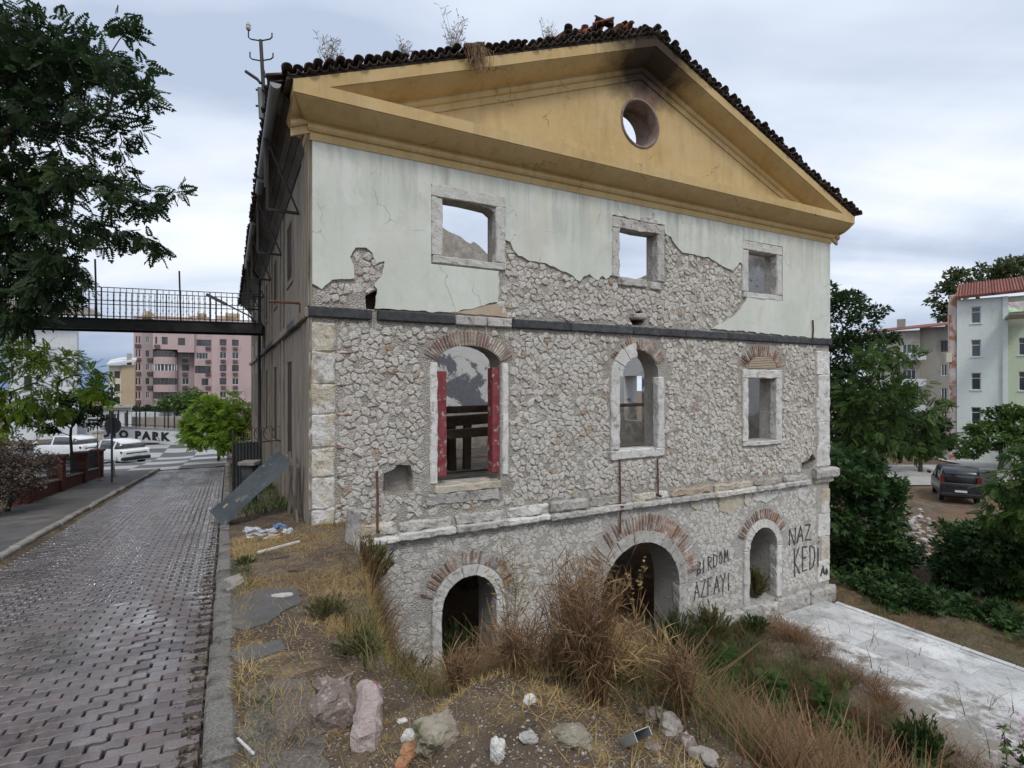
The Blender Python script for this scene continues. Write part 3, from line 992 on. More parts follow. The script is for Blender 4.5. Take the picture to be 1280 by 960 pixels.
# plaster that is still on the upper storey: outline read off the photograph
px_pl = [(393, 176), (1035, 298), (1035, 421), (888, 411), (905, 402), (918, 394), (926, 383), (931, 377), (933, 366), (926, 330),
         (923, 328), (915, 339), (900, 332), (885, 322), (870, 320), (852, 316), (845, 309), (838, 297), (830, 292), (829, 282), (764, 269), (764, 343),
         (756, 349), (752, 345), (747, 351), (742, 349), (736, 343), (728, 346), (724, 352), (719, 350), (715, 345), (706, 340),
         (697, 337), (680, 329), (664, 327), (647, 320), (641, 313), (637, 303), (630, 300), (631, 338), (623, 339), (621.5, 378),
         (596, 384), (562, 391), (468, 386), (471, 362), (467, 357), (477, 345), (480, 327), (471, 329), (465, 317), (457, 310),
         (444, 310), (437, 322), (441, 331), (443, 348), (415, 350), (402, 362), (396, 358), (391, 355)]
pl = [fac(*p) for p in px_pl]
pl = [(min(max(t, 0.0), W), min(max(z, 3.19), 6.08)) for t, z in pl]
pl[0] = (0, 6.08); pl[1] = (W, 6.08); pl[2] = (W, 3.19); pl[-1] = (0, pl[-1][1])
plj = jag(pl, .07, .022, lambda a, b: abs(a.y - b.y) < .01 and (b - a).length > 1 or (a.x > W - .01 and b.x > W - .01) or (a.x < .01 and b.x < .01))
sur = [rect(2.13, 3.71, 4.13, 5.645), rect(6.43, 8.02, 4.16, 5.68), rect(10.78, 12.38, 4.16, 5.67)]
mb = slab_with_holes(plj, sur, -.042, .004)
part('plaster_coat', mb, MT['plaster'])
tan = [fac(*p) for p in ((562, 391.5), (596, 384.5), (621, 379), (628, 388), (636, 396.5))]
mb = slab_with_holes(jag([(t, max(z, 3.185)) for t, z in tan], .1, .012), [], -.03, .004)
part('mortar_patch', mb, MT['tan_patch'])

# rubble stones ---------------------------------------------------------
ARCHES = [  # centre t, spring z, rx, rz, brick length, count, from deg, to deg
    (2.93, 2.22, .70, .40, .30, 30, 12, 168),
    (7.24, 2.03, .64, .64, .30, 26, 28, 152),
    (11.57, 2.25, .62, .36, .33, 27, 8, 172),
    (2.935, -2.50, .82, .82, .26, 26, 18, 162),
    (7.31, -3.06, 1.47, 1.47, .44, 52, 8, 172),
    (11.595, -2.60, .80, .80, .28, 25, 22, 158)]
def blocked(t, z, m=0.0):
    if z > 3.0 - m and z < 3.19 + m: return True
    if -1.07 - m < z < -.70 + m and t > .55: return True
    if z > 6.0: return True
    for o in open_all + niches:
        if inpoly(t, z, o): return True
    for r in sur:
        if r[0][0] - m < t < r[1][0] + m and r[0][1] - m < z < r[2][1] + m: return True
    for (a0, a1, z0, z1) in ((10.76, 12.37, .18, 2.25), (6.40, 8.02, .10, 2.1), (2.03, 3.80, -.32, 2.25), (2.14, 3.74, -4.6, -2.5), (5.86, 8.76, -4.6, -3.06),
                             (10.82, 12.38, -4.6, -2.6), (13.93, 14.6, -.6, 3.0), (14.0, 14.6, -4.6, -1.0), (-.1, .36, -1.0, 3.0), (9.9, 14.6, -4.6, -4.02),
                             (7.08, 7.28, 2.6, 3.0)):
        if a0 - m < t < a1 + m and z0 - m < z < z1 + m: return True
    for (c, zs, rx, rz, L, n, d0, d1) in ARCHES:
        if z > zs - .05:
            q = math.hypot((t - c) / (rx + L + m), (z - zs) / (rz + L + m))
            if q < 1: return True
    return False
cells = []
DT, DZ = .158, .112
pts = {}
nz = int(11.2 / DZ); ntt = int(W / DT) + 1
for j in range(nz + 1):
    for i in range(-1, ntt + 2):
        pts[(i, j)] = ((i + .5 + random.uniform(-.49, .49) + (.5 if j % 2 else 0)) * DT, -5.0 + (j + .5 + random.uniform(-.49, .49)) * DZ)
def clip(poly, mx, my, nx, ny):
    out = []
    for i in range(len(poly)):
        a, b = poly[i], poly[(i + 1) % len(poly)]
        da = (a[0] - mx) * nx + (a[1] - my) * ny
        db = (b[0] - mx) * nx + (b[1] - my) * ny
        if da <= 0: out.append(a)
        if (da < 0) != (db < 0) and da != db:
            k = da / (da - db)
            out.append((a[0] + (b[0] - a[0]) * k, a[1] + (b[1] - a[1]) * k))
    return out
stones = []
for (i, j), (x, z) in pts.items():
    if not (0.02 < x < W - .02) or z < -4.75 or z > 6: continue
    if inpoly(x, z, pl) and z > 3.1: continue
    if blocked(x, z, .02) or random.random() < (.10 if z > -.8 else .22): continue
    poly = [(x - .3, z - .25), (x + .3, z - .25), (x + .3, z + .25), (x - .3, z + .25)]
    for dj in (-2, -1, 0, 1, 2):
        for di in (-2, -1, 0, 1, 2):
            q = pts.get((i + di, j + dj))
            if q is None or (di == 0 and dj == 0): continue
            nx, nz_ = q[0] - x, q[1] - z
            poly = clip(poly, (q[0] + x) / 2, (q[1] + z) / 2, nx, nz_)
            if len(poly) < 3: break
        if len(poly) < 3: break
    if len(poly) < 3: continue
    cxp = sum(p[0] for p in poly) / len(poly); czp = sum(p[1] for p in poly) / len(poly)
    if any(blocked(p[0] * .8 + cxp * .2, p[1] * .8 + czp * .2) or not (0 < p[0] < W) for p in poly): continue
    if any(p[1] > 3.15 and inpoly(p[0] * .6 + cxp * .4, p[1] * .6 + czp * .4, pl) for p in poly): continue
    # round the corners
    rp = []
    for k in range(len(poly)):
        a, b = poly[k], poly[(k + 1) % len(poly)]
        rp.append((a[0] * .74 + b[0] * .26, a[1] * .74 + b[1] * .26))
        rp.append((a[0] * .26 + b[0] * .74, a[1] * .26 + b[1] * .74))
    ok_ = []
    for p in rp:
        if not ok_ or math.hypot(p[0] - ok_[-1][0], p[1] - ok_[-1][1]) > .012: ok_.append(p)
    if len(ok_) < 5: continue
    stones.append((cxp, czp, ok_))
def stone_mesh(mb, cx, cz, rp):
    low = cz < -.8
    k = len(rp)
    sh = random.uniform(.82, 1.0) if not low else random.uniform(.80, .98)
    h = random.uniform(.006, .036) if not low else random.uniform(.002, .012)
    tx, tz = random.uniform(-.09, .09), random.uniform(-.09, .09)
    if low: tx *= .2; tz *= .2
    vs = []
    jt = [random.uniform(-.018, .016) for _ in rp]
    for lvl, (s, yy) in enumerate(((sh * 1.02, .01), (sh, -h * .62), (sh * .80, -h), (sh * .42, -h * 1.12))):
        for i, (x, z) in enumerate(rp):
            d = math.hypot(x - cx, z - cz)
            q = s * (1 + jt[i] / max(d, .03))
            X, Z = cx + (x - cx) * q, cz + (z - cz) * q
            y = yy if lvl == 0 else yy + tx * (X - cx) + tz * (Z - cz) + (random.uniform(-.006, .006) if not low else random.uniform(-.002, .002))
            vs.append((X, y, Z))
    fs = []
    for l in range(3):
        for i in range(k):
            fs.append((l * k + i, l * k + (i + 1) % k, (l + 1) * k + (i + 1) % k, (l + 1) * k + i))
    fs.append(tuple(3 * k + i for i in range(k)))
    mb.add(vs, [tuple(reversed(f)) for f in fs], min(.999, random.random()))
def shown(c):
    p = wp(c[0], 0, c[1])
    xs = [q[0] for q in c[2]]; zs = [q[1] for q in c[2]]
    low = .5 if c[1] < -.8 else 1
    return -(max(xs) - min(xs)) * (max(zs) - min(zs)) / p.y ** 2.0 * low
stones.sort(key=shown)
for c in stones[:290]:
    mb = MB(); stone_mesh(mb, *c)
    mb.build('stone', MT['stone_low'] if c[1] < -.8 else MT['stone'], facade)
mbu, mbl = MB(), MB()
for c in stones[290:]:
    stone_mesh(mbl if c[1] < -.8 else mbu, *c)
tag(part('rubble_masonry', mbu, MT['stone']), kind='stuff')
tag(part('rendered_rubble_masonry', mbl, MT['stone_low']), kind='stuff')

# brick arches -----------------------------------------------------------
mb = MB(); rough(mb, -.5, .5, -.5, .5, -.5, .5, .05, .4, .08, .5)
brick_me = None
for ai, (c, zs, rx, rz, L, n, d0, d1) in enumerate(ARCHES):
    ring = MB()
    # mortar bed behind the bricks
    k = 24
    vs, fs = [], []
    for i in range(k + 1):
        a = R(d0 + (d1 - d0) * i / k)
        for q in (-.01, L * .96):
            vs.append((c + (rx + q) * math.cos(a), -.012, zs + (rz + q) * math.sin(a)))
            vs.append((c + (rx + q) * math.cos(a), .05, zs + (rz + q) * math.sin(a)))
    for i in range(k):
        b = i * 4
        fs += [(b, b + 2, b + 6, b + 4), (b, b + 4, b + 5, b + 1), (b + 2, b + 3, b + 7, b + 6), (b + 1, b + 5, b + 7, b + 3)]
    fs += [(0, 1, 3, 2), (k * 4, k * 4 + 2, k * 4 + 3, k * 4 + 1)]
    ring.add(vs, fs, .5)
    bed = part('brick_arch', ring, MT['mortar'])
    for i in range(n):
        if ai == 1 and 8 <= i <= 18 and random.random() < .5: continue
        if random.random() < (.06 if ai != 3 else .22): continue
        a = R(d0 + (d1 - d0) * (i + .5) / n)
        dx, dz = math.cos(a) / rx, math.sin(a) / rz
        l = math.hypot(dx, dz); dx /= l; dz /= l
        th = (d1 - d0) / n * math.pi / 180 * (rx + rz) / 2 * random.uniform(.48, .70)
        ln = L * random.uniform(.80, 1.0)
        px_, pz_ = c + rx * math.cos(a) + dx * ln / 2, zs + rz * math.sin(a) + dz * ln / 2
        m = Matrix.Translation((px_, .0, pz_)) @ Matrix.Rotation(-math.atan2(dz, dx) + random.uniform(-.03, .03), 4, 'Y') @ Matrix.Diagonal((ln, .07 + random.uniform(-.02, .012), th, 1))
        if brick_me is None:
            o = mb.build('brick', MT['brick'], bed); brick_me = o.data
        else:
            o = link('brick', brick_me, bed)
        o.matrix_local = m

# window surrounds --------------------------------------------------------
def surround(name, pieces, mat):
    e = bpy.data.objects.new(name, None); COL.objects.link(e); e.parent = BL; e.location = ZO
    for nm, (x0, x1, y0, y1, z0, z1), kw in pieces:
        m_ = MB(); rough(m_, x0, x1, y0, y1, z0, z1, **{k: v for k, v in kw.items() if k != 'mat'})
        m_.build(nm, kw.get('mat') or mat, e)
    return e
ws, gs, cs = MT['white_stone'], MT['grey_stone'], MT['cream_stone']
k0 = dict(amp=.02, cell=.09, ch=.02)
for i, (t0, t1) in enumerate(UW):
    hh = 5.42
    pcs = [('jamb', (t0 - .225, t0 + .002, -.05, .16, 4.30, hh), k0), ('jamb', (t1 - .002, t1 + .22, -.05, .16, 4.30, hh), k0),
           ('lintel', (t0 - .225, t1 + .22, -.052, .16, hh + .003, hh + .235), dict(amp=.014 if i != 1 else .03, cell=.12)),
           ('sill', (t0 - .2, t1 + .2, -.055, .16, 4.155, 4.297), dict(amp=.02, cell=.12))]
    if i == 1:
        pcs[0] = ('jamb', (t0 - .225, t0 + .002, -.05, .16, 4.30, hh), dict(amp=.025, cell=.1))
        pcs.append(('crest', (7.25, 7.78, -.05, .02, 5.66, 5.76), dict(amp=.025, cell=.09)))
        pcs.append(('crest', (7.38, 7.68, -.048, .02, 5.762, 5.93), dict(amp=.03, cell=.09)))
        pcs[3] = ('sill', (t0 - .05, t1 - .35, -.07, .2, 4.12, 4.30), dict(amp=.02, cell=.12))
        pcs.append(('sill', (t1 - .22, t1 + .1, -.06, .2, 4.10, 4.26), dict(amp=.03, cell=.12)))
    surround('window_surround', pcs, gs if i == 1 else MT['surround'])
# second window: a third of its arched stone lining has fallen
e = surround('window_surround', [('jamb', (6.40, 6.66, -.055, .22, .33, 2.03), k0), ('jamb', (7.80, 8.02, -.05, .14, .33, 2.02), k0),
             ('sill', (6.40, 8.0, -.06, .24, .12, .327), k0)], ws)
for a0, a1 in ((180, 152), (151, 124), (123, 98)):
    m_ = MB(); vs, fs = [], []
    kk = 6
    for i in range(kk + 1):
        a = R(a0 + (a1 - a0) * i / kk)
        for rr in (.50, .83):
            for y in (-.055, .22):
                vs.append((7.235 + rr * math.cos(a) + random.uniform(-.01, .01), y, 2.032 + rr * .92 * math.sin(a) + random.uniform(-.012, .012)))
    for i in range(kk):
        b = i * 4
        fs += [(b, b + 2, b + 6, b + 4), (b, b + 4, b + 5, b + 1), (b + 2, b + 3, b + 7, b + 6), (b + 1, b + 5, b + 7, b + 3)]
    fs += [(0, 1, 3, 2), (kk * 4, kk * 4 + 2, kk * 4 + 3, kk * 4 + 1)]
    m_.add(vs, fs, random.random()); m_.build('arch_stone', ws, e)
surround('window_surround', [('jamb', (10.77, 10.985, -.055, .16, .31, 2.0), k0), ('jamb', (12.115, 12.36, -.055, .16, .31, 2.0), k0),
          ('lintel', (10.77, 12.36, -.058, .16, 2.003, 2.235), k0), ('sill', (10.77, 12.36, -.06, .2, .19, .307), dict(amp=.02, cell=.12))], ws)
# first window: stone jambs with peeling red paint on their recessed faces
surround('window_surround', [('jamb', (2.12, 2.27, -.03, .16, -.06, 2.26), k0), ('jamb', (3.66, 3.80, -.03, .16, .0, 2.28), k0),
          ('painted_lining', (2.275, 2.50, .10, .30, .05, 2.10), dict(amp=.008, cell=.15, mat=MT['red_paint'])),
          ('painted_lining', (3.47, 3.655, .06, .30, .05, 2.18), dict(amp=.008, cell=.15, mat=MT['red_paint'])),
          ('sill', (2.20, 3.62, -.08, .30, -.24, -.10), dict(amp=.025, cell=.12, mat=cs)),
          ('sill_bed', (2.05, 3.55, -.06, .0, -.46, -.25), dict(amp=.04, cell=.12, mat=gs))], ws)
# arched linings of the lower openings
def arch_lining(c, zs, r, wd_, zb, mat, nst, name='arch_surround', y0=-.05, y1=.2):
    e = surround(name, [('jamb', (c - r - wd_, c - r + .004, y0, y1, zb, zs), k0), ('jamb', (c + r - .004, c + r + wd_, y0, y1, zb, zs), k0)], mat)
    for s_ in range(nst):
        a0, a1 = 180 * s_ / nst + .5, 180 * (s_ + 1) / nst - .5
        m_ = MB(); vs, fs = [], []
        kk = 5
        for i in range(kk + 1):
            a = R(a0 + (a1 - a0) * i / kk)
            for rr in (r - .004, r + wd_):
                for y in (y0 + random.uniform(-.006, .006), y1):
                    vs.append((c + rr * math.cos(a) + random.uniform(-.007, .007), y, zs + .003 + rr * math.sin(a) + random.uniform(-.007, .007)))
        for i in range(kk):
            b = i * 4
            fs += [(b, b + 4, b + 6, b + 2), (b, b + 1, b + 5, b + 4), (b + 2, b + 6, b + 7, b + 3), (b + 1, b + 3, b + 7, b + 5)]
        fs += [(0, 2, 3, 1), (kk * 4, kk * 4 + 1, kk * 4 + 3, kk * 4 + 2)]
        m_.add(vs, fs, random.random()); m_.build('arch_stone', mat, e)
arch_lining(2.935, -2.50, .585, .20, -4.6, ws, 7)
arch_lining(7.31, -3.06, 1.19, .27, -4.6, gs, 9)
arch_lining(11.595, -2.60, .555, .21, -4.05, ws, 7)
# blind arch over the third window filled with thin bricks
mb = MB()
for i in range(7):
    h0 = 2.27 + i * .045
    ww = .56 * math.sqrt(max(.05, 1 - (i / 7.6) ** 2))
    rough(mb, 11.57 - ww, 11.57 + ww, -.028, .03, h0, h0 + .036, .006, .15, .008)
part('arch_infill', mb, MT['tan_patch'])

# corner stones -----------------------------------------------------------
z = -.94
i = 0
qk = dict(amp=.028, cell=.08, ch=.03, freq=6)
for hgt in (.62, .55, .5, .58, .52, .56, .5):
    wd_ = .56 if i % 2 else .38
    m_ = MB(); rough(m_, -.034, wd_, -.03, .1, z - .004, z + hgt + .004, **qk)
    part('quoin', m_, MT['quoin'])
    if i in (1, 3, 4, 6):
        m_ = MB(); rough(m_, wd_ + .03, wd_ + .55 + .1 * (i == 3), -.034, .06, z + .05, z + hgt - .08, **qk)
        part('quoin', m_, MT['quoin'])
    if i in (2, 4, 5):
        for q in range(3):
            m_ = MB(); rough(m_, wd_ + .02, wd_ + .17, -.020, .05, z + .06 + q * .075, z + .10 + q * .075, .010, .08, .010)
            part('brick', m_, MT['brick'])
    if i in (0, 2):
        m_ = MB(); rough(m_, wd_ + .03, wd_ + .30, -.026, .05, z - .02, z + .018, .014, .06, .010); part('brick', m_, MT['brick'])
    z += hgt + .004
z = -.58
for i, hgt in enumerate((.62, .68, .72, .66, .68)):
    m_ = MB(); rough(m_, 13.95 + (.10 if i % 2 else 0), W + .03, -.03, .1, z - .003, z + hgt + .006, amp=.024, cell=.1, ch=.02)
    part('quoin', m_, ws); z += hgt + .006
z = -3.98
for i, hgt in enumerate((.62, .7, .66, .72)):
    m_ = MB(); rough(m_, 14.02 + (.16 if i % 2 else 0), W + .03, -.026, .1, z - .003, z + hgt + .006, amp=.024, cell=.1, ch=.02)
    part('quoin', m_, MT['quoin'] if i % 2 else ws); z += hgt + .006
# plinth under the right bay
x = 9.9
while x < W:
    l = random.uniform(.6, 1.1)
    x1 = min(x + l, W + .12)
    if x < 11.0 or True:
        m_ = MB(); rough(m_, x, x1 - .015, -.16 + random.uniform(-.03, .03), .02, -4.62, -4.06 + random.uniform(-.06, .02), .04, .09, .04)
        part('plinth_stone', m_, gs)
    x = x1

# dark belt course --------------------------------------------------------
e = bpy.data.objects.new('belt_course', None); COL.objects.link(e); e.parent = BL; e.location = ZO
xs = [-.06, 1.02, 2.62, 3.3, 3.86, 5.3, 7.02, 8.7, 10.2, 11.9, 13.6, W + .06]
for i in range(len(xs) - 1):
    m_ = MB(); rough(m_, xs[i] + (.09 if i == 1 else .004), xs[i + 1] - .008, -.085, .05, 3.0, 3.182, .008, .2, .02)
    m_.build('belt_stone', gs if i in (2, 3) else MT['basalt'], e)
y = .06
while y < 27.8:
    l = min(random.uniform(1.3, 1.9), 27.9 - y)
    m_ = MB(); rough(m_, -.11, .02, y + .004, y + l - .004, 3.0, 3.18, .008, .3, .02)
    m_.build('belt_stone', MT['basalt'] if random.random() < .4 else MT['side'], e); y += l

# lower cornice -----------------------------------------------------------
e = bpy.data.objects.new('string_course', None); COL.objects.link(e); e.parent = BL; e.location = ZO
xs = [.58, 1.5, 2.62, 3.75, 4.75, 5.8, 7.0, 8.2, 9.7, 11.2, 12.4, 13.55]
for i in range(len(xs) - 1):
    m_ = MB()
    dy = random.uniform(-.02, .03)
    rough(m_, xs[i] + .004, xs[i + 1] - .006, -.16 + dy, .04, -1.05 + random.uniform(0, .02), -.90 + random.uniform(-.015, .015), .028, .075, .03, freq=5)
    m_.build('string_stone', [ws, ws, gs, ws, gs, gs, gs, gs, MT['quoin'], gs, gs][i], e)
    # crumbling bed above the ledge
    m_ = MB()
    rough(m_, xs[i] + random.uniform(0, .05), xs[i + 1] - random.uniform(0, .12), -.085 + dy, .03, -.895, -.70 + random.uniform(-.05, .04), .045, .07, .05, freq=5)
    m_.build('bedding_mortar', [MT['quoin'], gs, gs, ws, gs, MT['mortar'], MT['quoin'], MT['tan_patch'], cs, MT['mortar'], gs][i], e)
m_ = MB(); rough(m_, 13.72, W + .22, -.22, .3, -.90, -.60, .04, .12, .05); m_.build('capital_stone', gs, e)
m_ = MB(); rough(m_, 13.85, W + .1, -.10, .2, -1.05, -.905, .03, .12, .04); m_.build('capital_stone', cs, e)
# surviving skim of cream plaster under the cornice
for t0, t1, z0, z1, mm in ((9.9, 10.7, -1.55, -1.09, cs), (10.85, 11.05, -1.4, -1.09, cs), (11.2, 12.3, -1.38, -1.09, ws), (13.1, 13.5, -1.5, -1.09, ws), (8.9, 9.3, -1.3, -1.09, cs), (.62, 1.5, -1.3, -1.09, ws)):
    poly = jag([(t0, z0 + .12), (t0 + (t1 - t0) * .5, z0), (t1, z0 + .2), (t1, z1), (t0, z1)], .06, .03)
    part('plaster_remnant', slab_with_holes(poly, [], -.026, .002), mm)

# pediment ----------------------------------------------------------------
prof = [(0, 6.02), (.06, 6.02), (.06, 6.15), (.10, 6.165), (.125, 6.20), (.125, 6.255), (.105, 6.28), (.13, 6.30)]
for i in range(1, 7):
    q = i / 6
    prof.append((.13 + .39 * q, 6.30 + .21 * (q ** 1.6)))
prof += [(.525, 6.525), (.55, 6.53), (.55, 6.735), (0.0, 6.82)]
K = .64
vs, fs = [], []
path = lambda d: [(-d * K, .68), (-d * K, -d), (W + d * K, -d), (W + d * K, .68)]
cols = []
for j in range(4):
    for d, zz in prof:
        p = path(d)[j]
        vs.append((p[0], p[1], zz))
# split the long run so the edge can waver
k = len(prof)
for j in range(3):
    for i in range(k - 1):
        fs.append((j * k + i, (j + 1) * k + i, (j + 1) * k + i + 1, j * k + i + 1))
part('horizontal_cornice', MB().add(vs, fs, .5), MT['ochre'])
RK = (9.70 - 6.735) / (7.275 + .35)
def rake_z(t):
    return RK * (min(t, W - t) + .35)
for side in (0, 1):
    vs, fs = [], []
    n = 26
    for j in range(n + 1):
        q = j / n
        t = -.349 + (7.275 + .349) * q
        if side: t = W - t
        wob = noise.noise(Vector((t * 1.3, 4, side)))
        for i, (d, zz) in enumerate(prof):
            if i == len(prof) - 1:
                vs.append((t, .02, 6.80 + rake_z(t)))
                continue
            w_ = wob * .012 if i > len(prof) - 5 else 0
            vs.append((t, -(d * .985) + w_, zz - .004 + rake_z(t) + w_))
    for j in range(n):
        for i in range(k - 1):
            f = (j * k + i, (j + 1) * k + i, (j + 1) * k + i + 1, j * k + i + 1)
            fs.append(f if not side else f[::-1])
    part('raking_cornice', MB().add(vs, fs, .5), MT['ochre'])
tri = [(0.05, 6.6), (W - .05, 6.6), (7.275, 9.5)]
part('tympanum', slab_with_holes(tri, [circ], -.03, .003), MT['ochre'])
m_ = MB(); vs, fs = [], []
for i in range(28):
    a = 2 * math.pi * i / 28
    for r_, y in ((RC[2] - .006, -.05), (RC[2] - .006, .72), (RC[2] + .05, -.05), (RC[2] + .05, -.02)):
        vs.append((RC[0] + r_ * math.cos(a), y, RC[1] + r_ * math.sin(a)))
for i in range(28):
    a, b = i * 4, (i + 1) % 28 * 4
    fs += [(a, a + 1, b + 1, b), (a, b, b + 2, a + 2), (a + 2, b + 2, b + 3, a + 3)]
part('round_window_lining', m_.add(vs, fs, .5), MT['reveal'], smooth=True)

# roof ---------------------------------------------------------------------
def roof_top(t):
    return 6.735 + rake_z(t)
rf = MB()
for side in (0, 1):
    pts_ = [(-.45, 0), (7.275, 0)]
    for t0, t1 in ((-.45, 7.275),):
        a0, a1 = (t0, t1) if not side else (W - t0, W - t1)
        z0, z1 = roof_top(t0) + .02, roof_top(7.275) + .02
        rf.add([(a0, -.50, z0), (a1, -.50, z1), (a1, .72, z1), (a0, .72, z0), (a0, -.50, z0 + .05), (a1, -.50, z1 + .05), (a1, .72, z1 + .05), (a0, .72, z0 + .05)],
               [(0, 1, 2, 3), (4, 7, 6, 5), (0, 4, 5, 1), (1, 5, 6, 2), (2, 6, 7, 3), (3, 7, 4, 0)])
# strip of roof left along the street eave
ez = roof_top(-.55)
rf.add([(-.60, .73, ez), (1.3, .73, ez + RK * 1.9), (1.3, 27.9, ez + RK * 1.9), (-.60, 27.9, ez), (-.60, .73, ez + .06), (1.3, .73, ez + .06 + RK * 1.9), (1.3, 27.9, ez + .06 + RK * 1.9), (-.60, 27.9, ez + .06)],
       [(0, 1, 2, 3), (4, 7, 6, 5), (0, 4, 5, 1), (1, 5, 6, 2), (2, 6, 7, 3), (3, 7, 4, 0)])
roof = part('roof', rf, MT['soffit'])
def tile_mesh(r, L, th=.016, taper=.86):
    m_ = MB(); vs, fs = [], []
    n = 6
    for yi, (y, s) in enumerate(((0, 1.0), (L, taper))):
        for i in range(n + 1):
            a = math.pi * i / n
            for q in (r * s, r * s - th):
                vs.append((q * math.cos(a), y, q * math.sin(a) * .85))
    m = (n + 1) * 2
    for i in range(n):
        b = i * 2
        fs += [(b, b + m, b + m + 2, b + 2), (b + 1, b + 3, b + m + 3, b + m + 1), (b, b + 2, b + 3, b + 1), (b + m, b + m + 1, b + m + 3, b + m + 2)]
    fs += [(0, 1, m + 1, m), (n * 2, n * 2 + m, n * 2 + m + 1, n * 2 + 1)]
    return m_.add(vs, fs, .5)
tile_o = tile_mesh(.088, .46).build('roof_tile', MT['tile'], roof, True)
tile_me = tile_o.data
tile_red_me = tile_me.copy(); tile_red_me.materials.clear(); tile_red_me.materials.append(MT['tile_red'])
used = [False]
def put_tile(m, red=False):
    if not used[0] and not red:
        o = tile_o; used[0] = True
    else:
        o = link('roof_tile', tile_red_me if red else tile_me, roof)
    o.matrix_local = m
sl_ang = math.atan(RK)
for side in (0, 1):
    L = (7.275 + .45)
    step = .172
    n = int(L / math.cos(sl_ang) / step)
    for i in range(n + 1):
        t = -.45 + i * step * math.cos(sl_ang)
        tt = t if not side else W - t
        ang = -sl_ang if not side else sl_ang
        zz = roof_top(t) + .075
        j = lambda s: random.uniform(-s, s)
        put_tile(Matrix.Translation((tt + j(.02), -.63 + j(.06), zz + .065 + j(.022))) @ Matrix.Rotation(ang + j(.28), 4, 'Y') @ Matrix.Rotation(j(.14), 4, 'Z') @ Matrix.Rotation(j(.08), 4, 'X'))
        if i < n:
            t2 = t + step * .5 * math.cos(sl_ang); tt2 = t2 if not side else W - t2
            put_tile(Matrix.Translation((tt2, -.60 + j(.03), roof_top(t2) + .125 + j(.015))) @ Matrix.Rotation(ang + math.pi + j(.22), 4, 'Y') @ Matrix.Rotation(j(.1), 4, 'Z'))
for i in range(40):
    t = random.uniform(4.9, 7.2)
    put_tile(Matrix.Translation((t, random.uniform(-.55, .0), roof_top(t) + .26 + random.uniform(0, .20))) @ Matrix.Rotation(-sl_ang + random.uniform(-.7, .7), 4, 'Y') @ Matrix.Rotation(random.uniform(-1, 1), 4, 'Z') @ Matrix.Rotation(random.uniform(-.5, .5), 4, 'X'), random.random() < .6)
put_tile(Matrix.Translation((7.275, -.64, roof_top(7.275) + .16)))
mb = MB()
tv = tile_mesh(.1, .42)
y = -.3
while y < 27.8:
    j = lambda s: random.uniform(-s, s)
    m = Matrix.Translation((-.70 + j(.03), y, ez + .10 + j(.012))) @ Matrix.Rotation(-sl_ang + j(.06), 4, 'Y') @ Matrix.Rotation(-math.pi / 2, 4, 'Z')
    if y < 13:
        put_tile(m)
    else:
        mb.add([m @ Vector(q) for q in tv.v], tv.f)
    y += .2
tag(mb.build('roof_tile_row', MT['tile'], roof, True), kind='stuff')
# ragged far verge of the fallen roof seen over the street eave
# eave: coved boards, brackets, gutter
for r_ in range(5):
    q0, q1 = r_ / 5, (r_ + 1) / 5
    f_ = lambda q: (-.02 - .52 * q, 6.16 + .58 * q ** .75)
    y = -.2 + .05 * r_ if r_ > 1 else .02
    while y < 27.5:
        l = random.uniform(3.2, 4.8)
        (x0, z0), (x1, z1) = f_(q0), f_(q1)
        m_ = MB()
        y1_ = min(y + l, 27.8)
        dz = random.uniform(-.008, .008)
        m_.add([(x0, y, z0 + dz), (x1 + .008, y, z1 + dz), (x1 + .008, y1_ - .01, z1 + dz), (x0, y1_ - .01, z0 + dz), (x0, y, z0 + .03), (x1 + .008, y, z1 + .03), (x1 + .008, y1_ - .01, z1 + .03), (x0, y1_ - .01, z0 + .03)],
               [(0, 1, 2, 3), (4, 7, 6, 5), (0, 4, 5, 1), (1, 5, 6, 2), (2, 6, 7, 3), (3, 7, 4, 0)])
        part('soffit_board', m_, MT['soffit'])
        y = y1_ if y1_ < 27.7 else 99
def gutter(y0, y1, x, z, r=.085):
    m_ = MB(); vs, fs = [], []
    n = 8
    ys = [y0, y1]
    for y in ys:
        for i in range(n + 1):
            a = math.pi + math.pi * i / n
            for q in (r, r - .008):
                vs.append((x + q * math.cos(a), y, z + q * math.sin(a)))
    m = (n + 1) * 2
    for i in range(n):
        b = i * 2
        fs += [(b, b + 2, b + m + 2, b + m), (b + 1, b + m + 1, b + m + 3, b + 3), (b, b + 1, b + 3, b + 2), (b + m, b + m + 2, b + m + 3, b + m + 1)]
    m_.add(vs, fs, .3)
    # closed stop end
    m_.add([(x + r * math.cos(math.pi + math.pi * i / n), y0 - .004, z + r * math.sin(math.pi + math.pi * i / n)) for i in range(n + 1)], [tuple(range(n + 1))], .9)
    return part('gutter', m_, MT['zinc'], smooth=False)
gutter(-.36, 3.9, -.60, ez + .03)
gutter(4.0, 4.95, -.60, ez - .04)
gutter(8.0, 15.0, -.60, ez + .02)
for y in (1.7, 5.6, 9.5, 13.4, 17.3):
    m_ = MB()
    m_.bar((-.02, y, 5.25), (-.60, y, 5.25), .05, .05)
    m_.bar((-.04, y, 5.27), (-.60, y, ez - .08), .035, .035)
    m_.bar((-.60, y, 5.25), (-.60, y, ez - .06), .045, .045)
    part('eave_bracket', m_, MT['steel'])

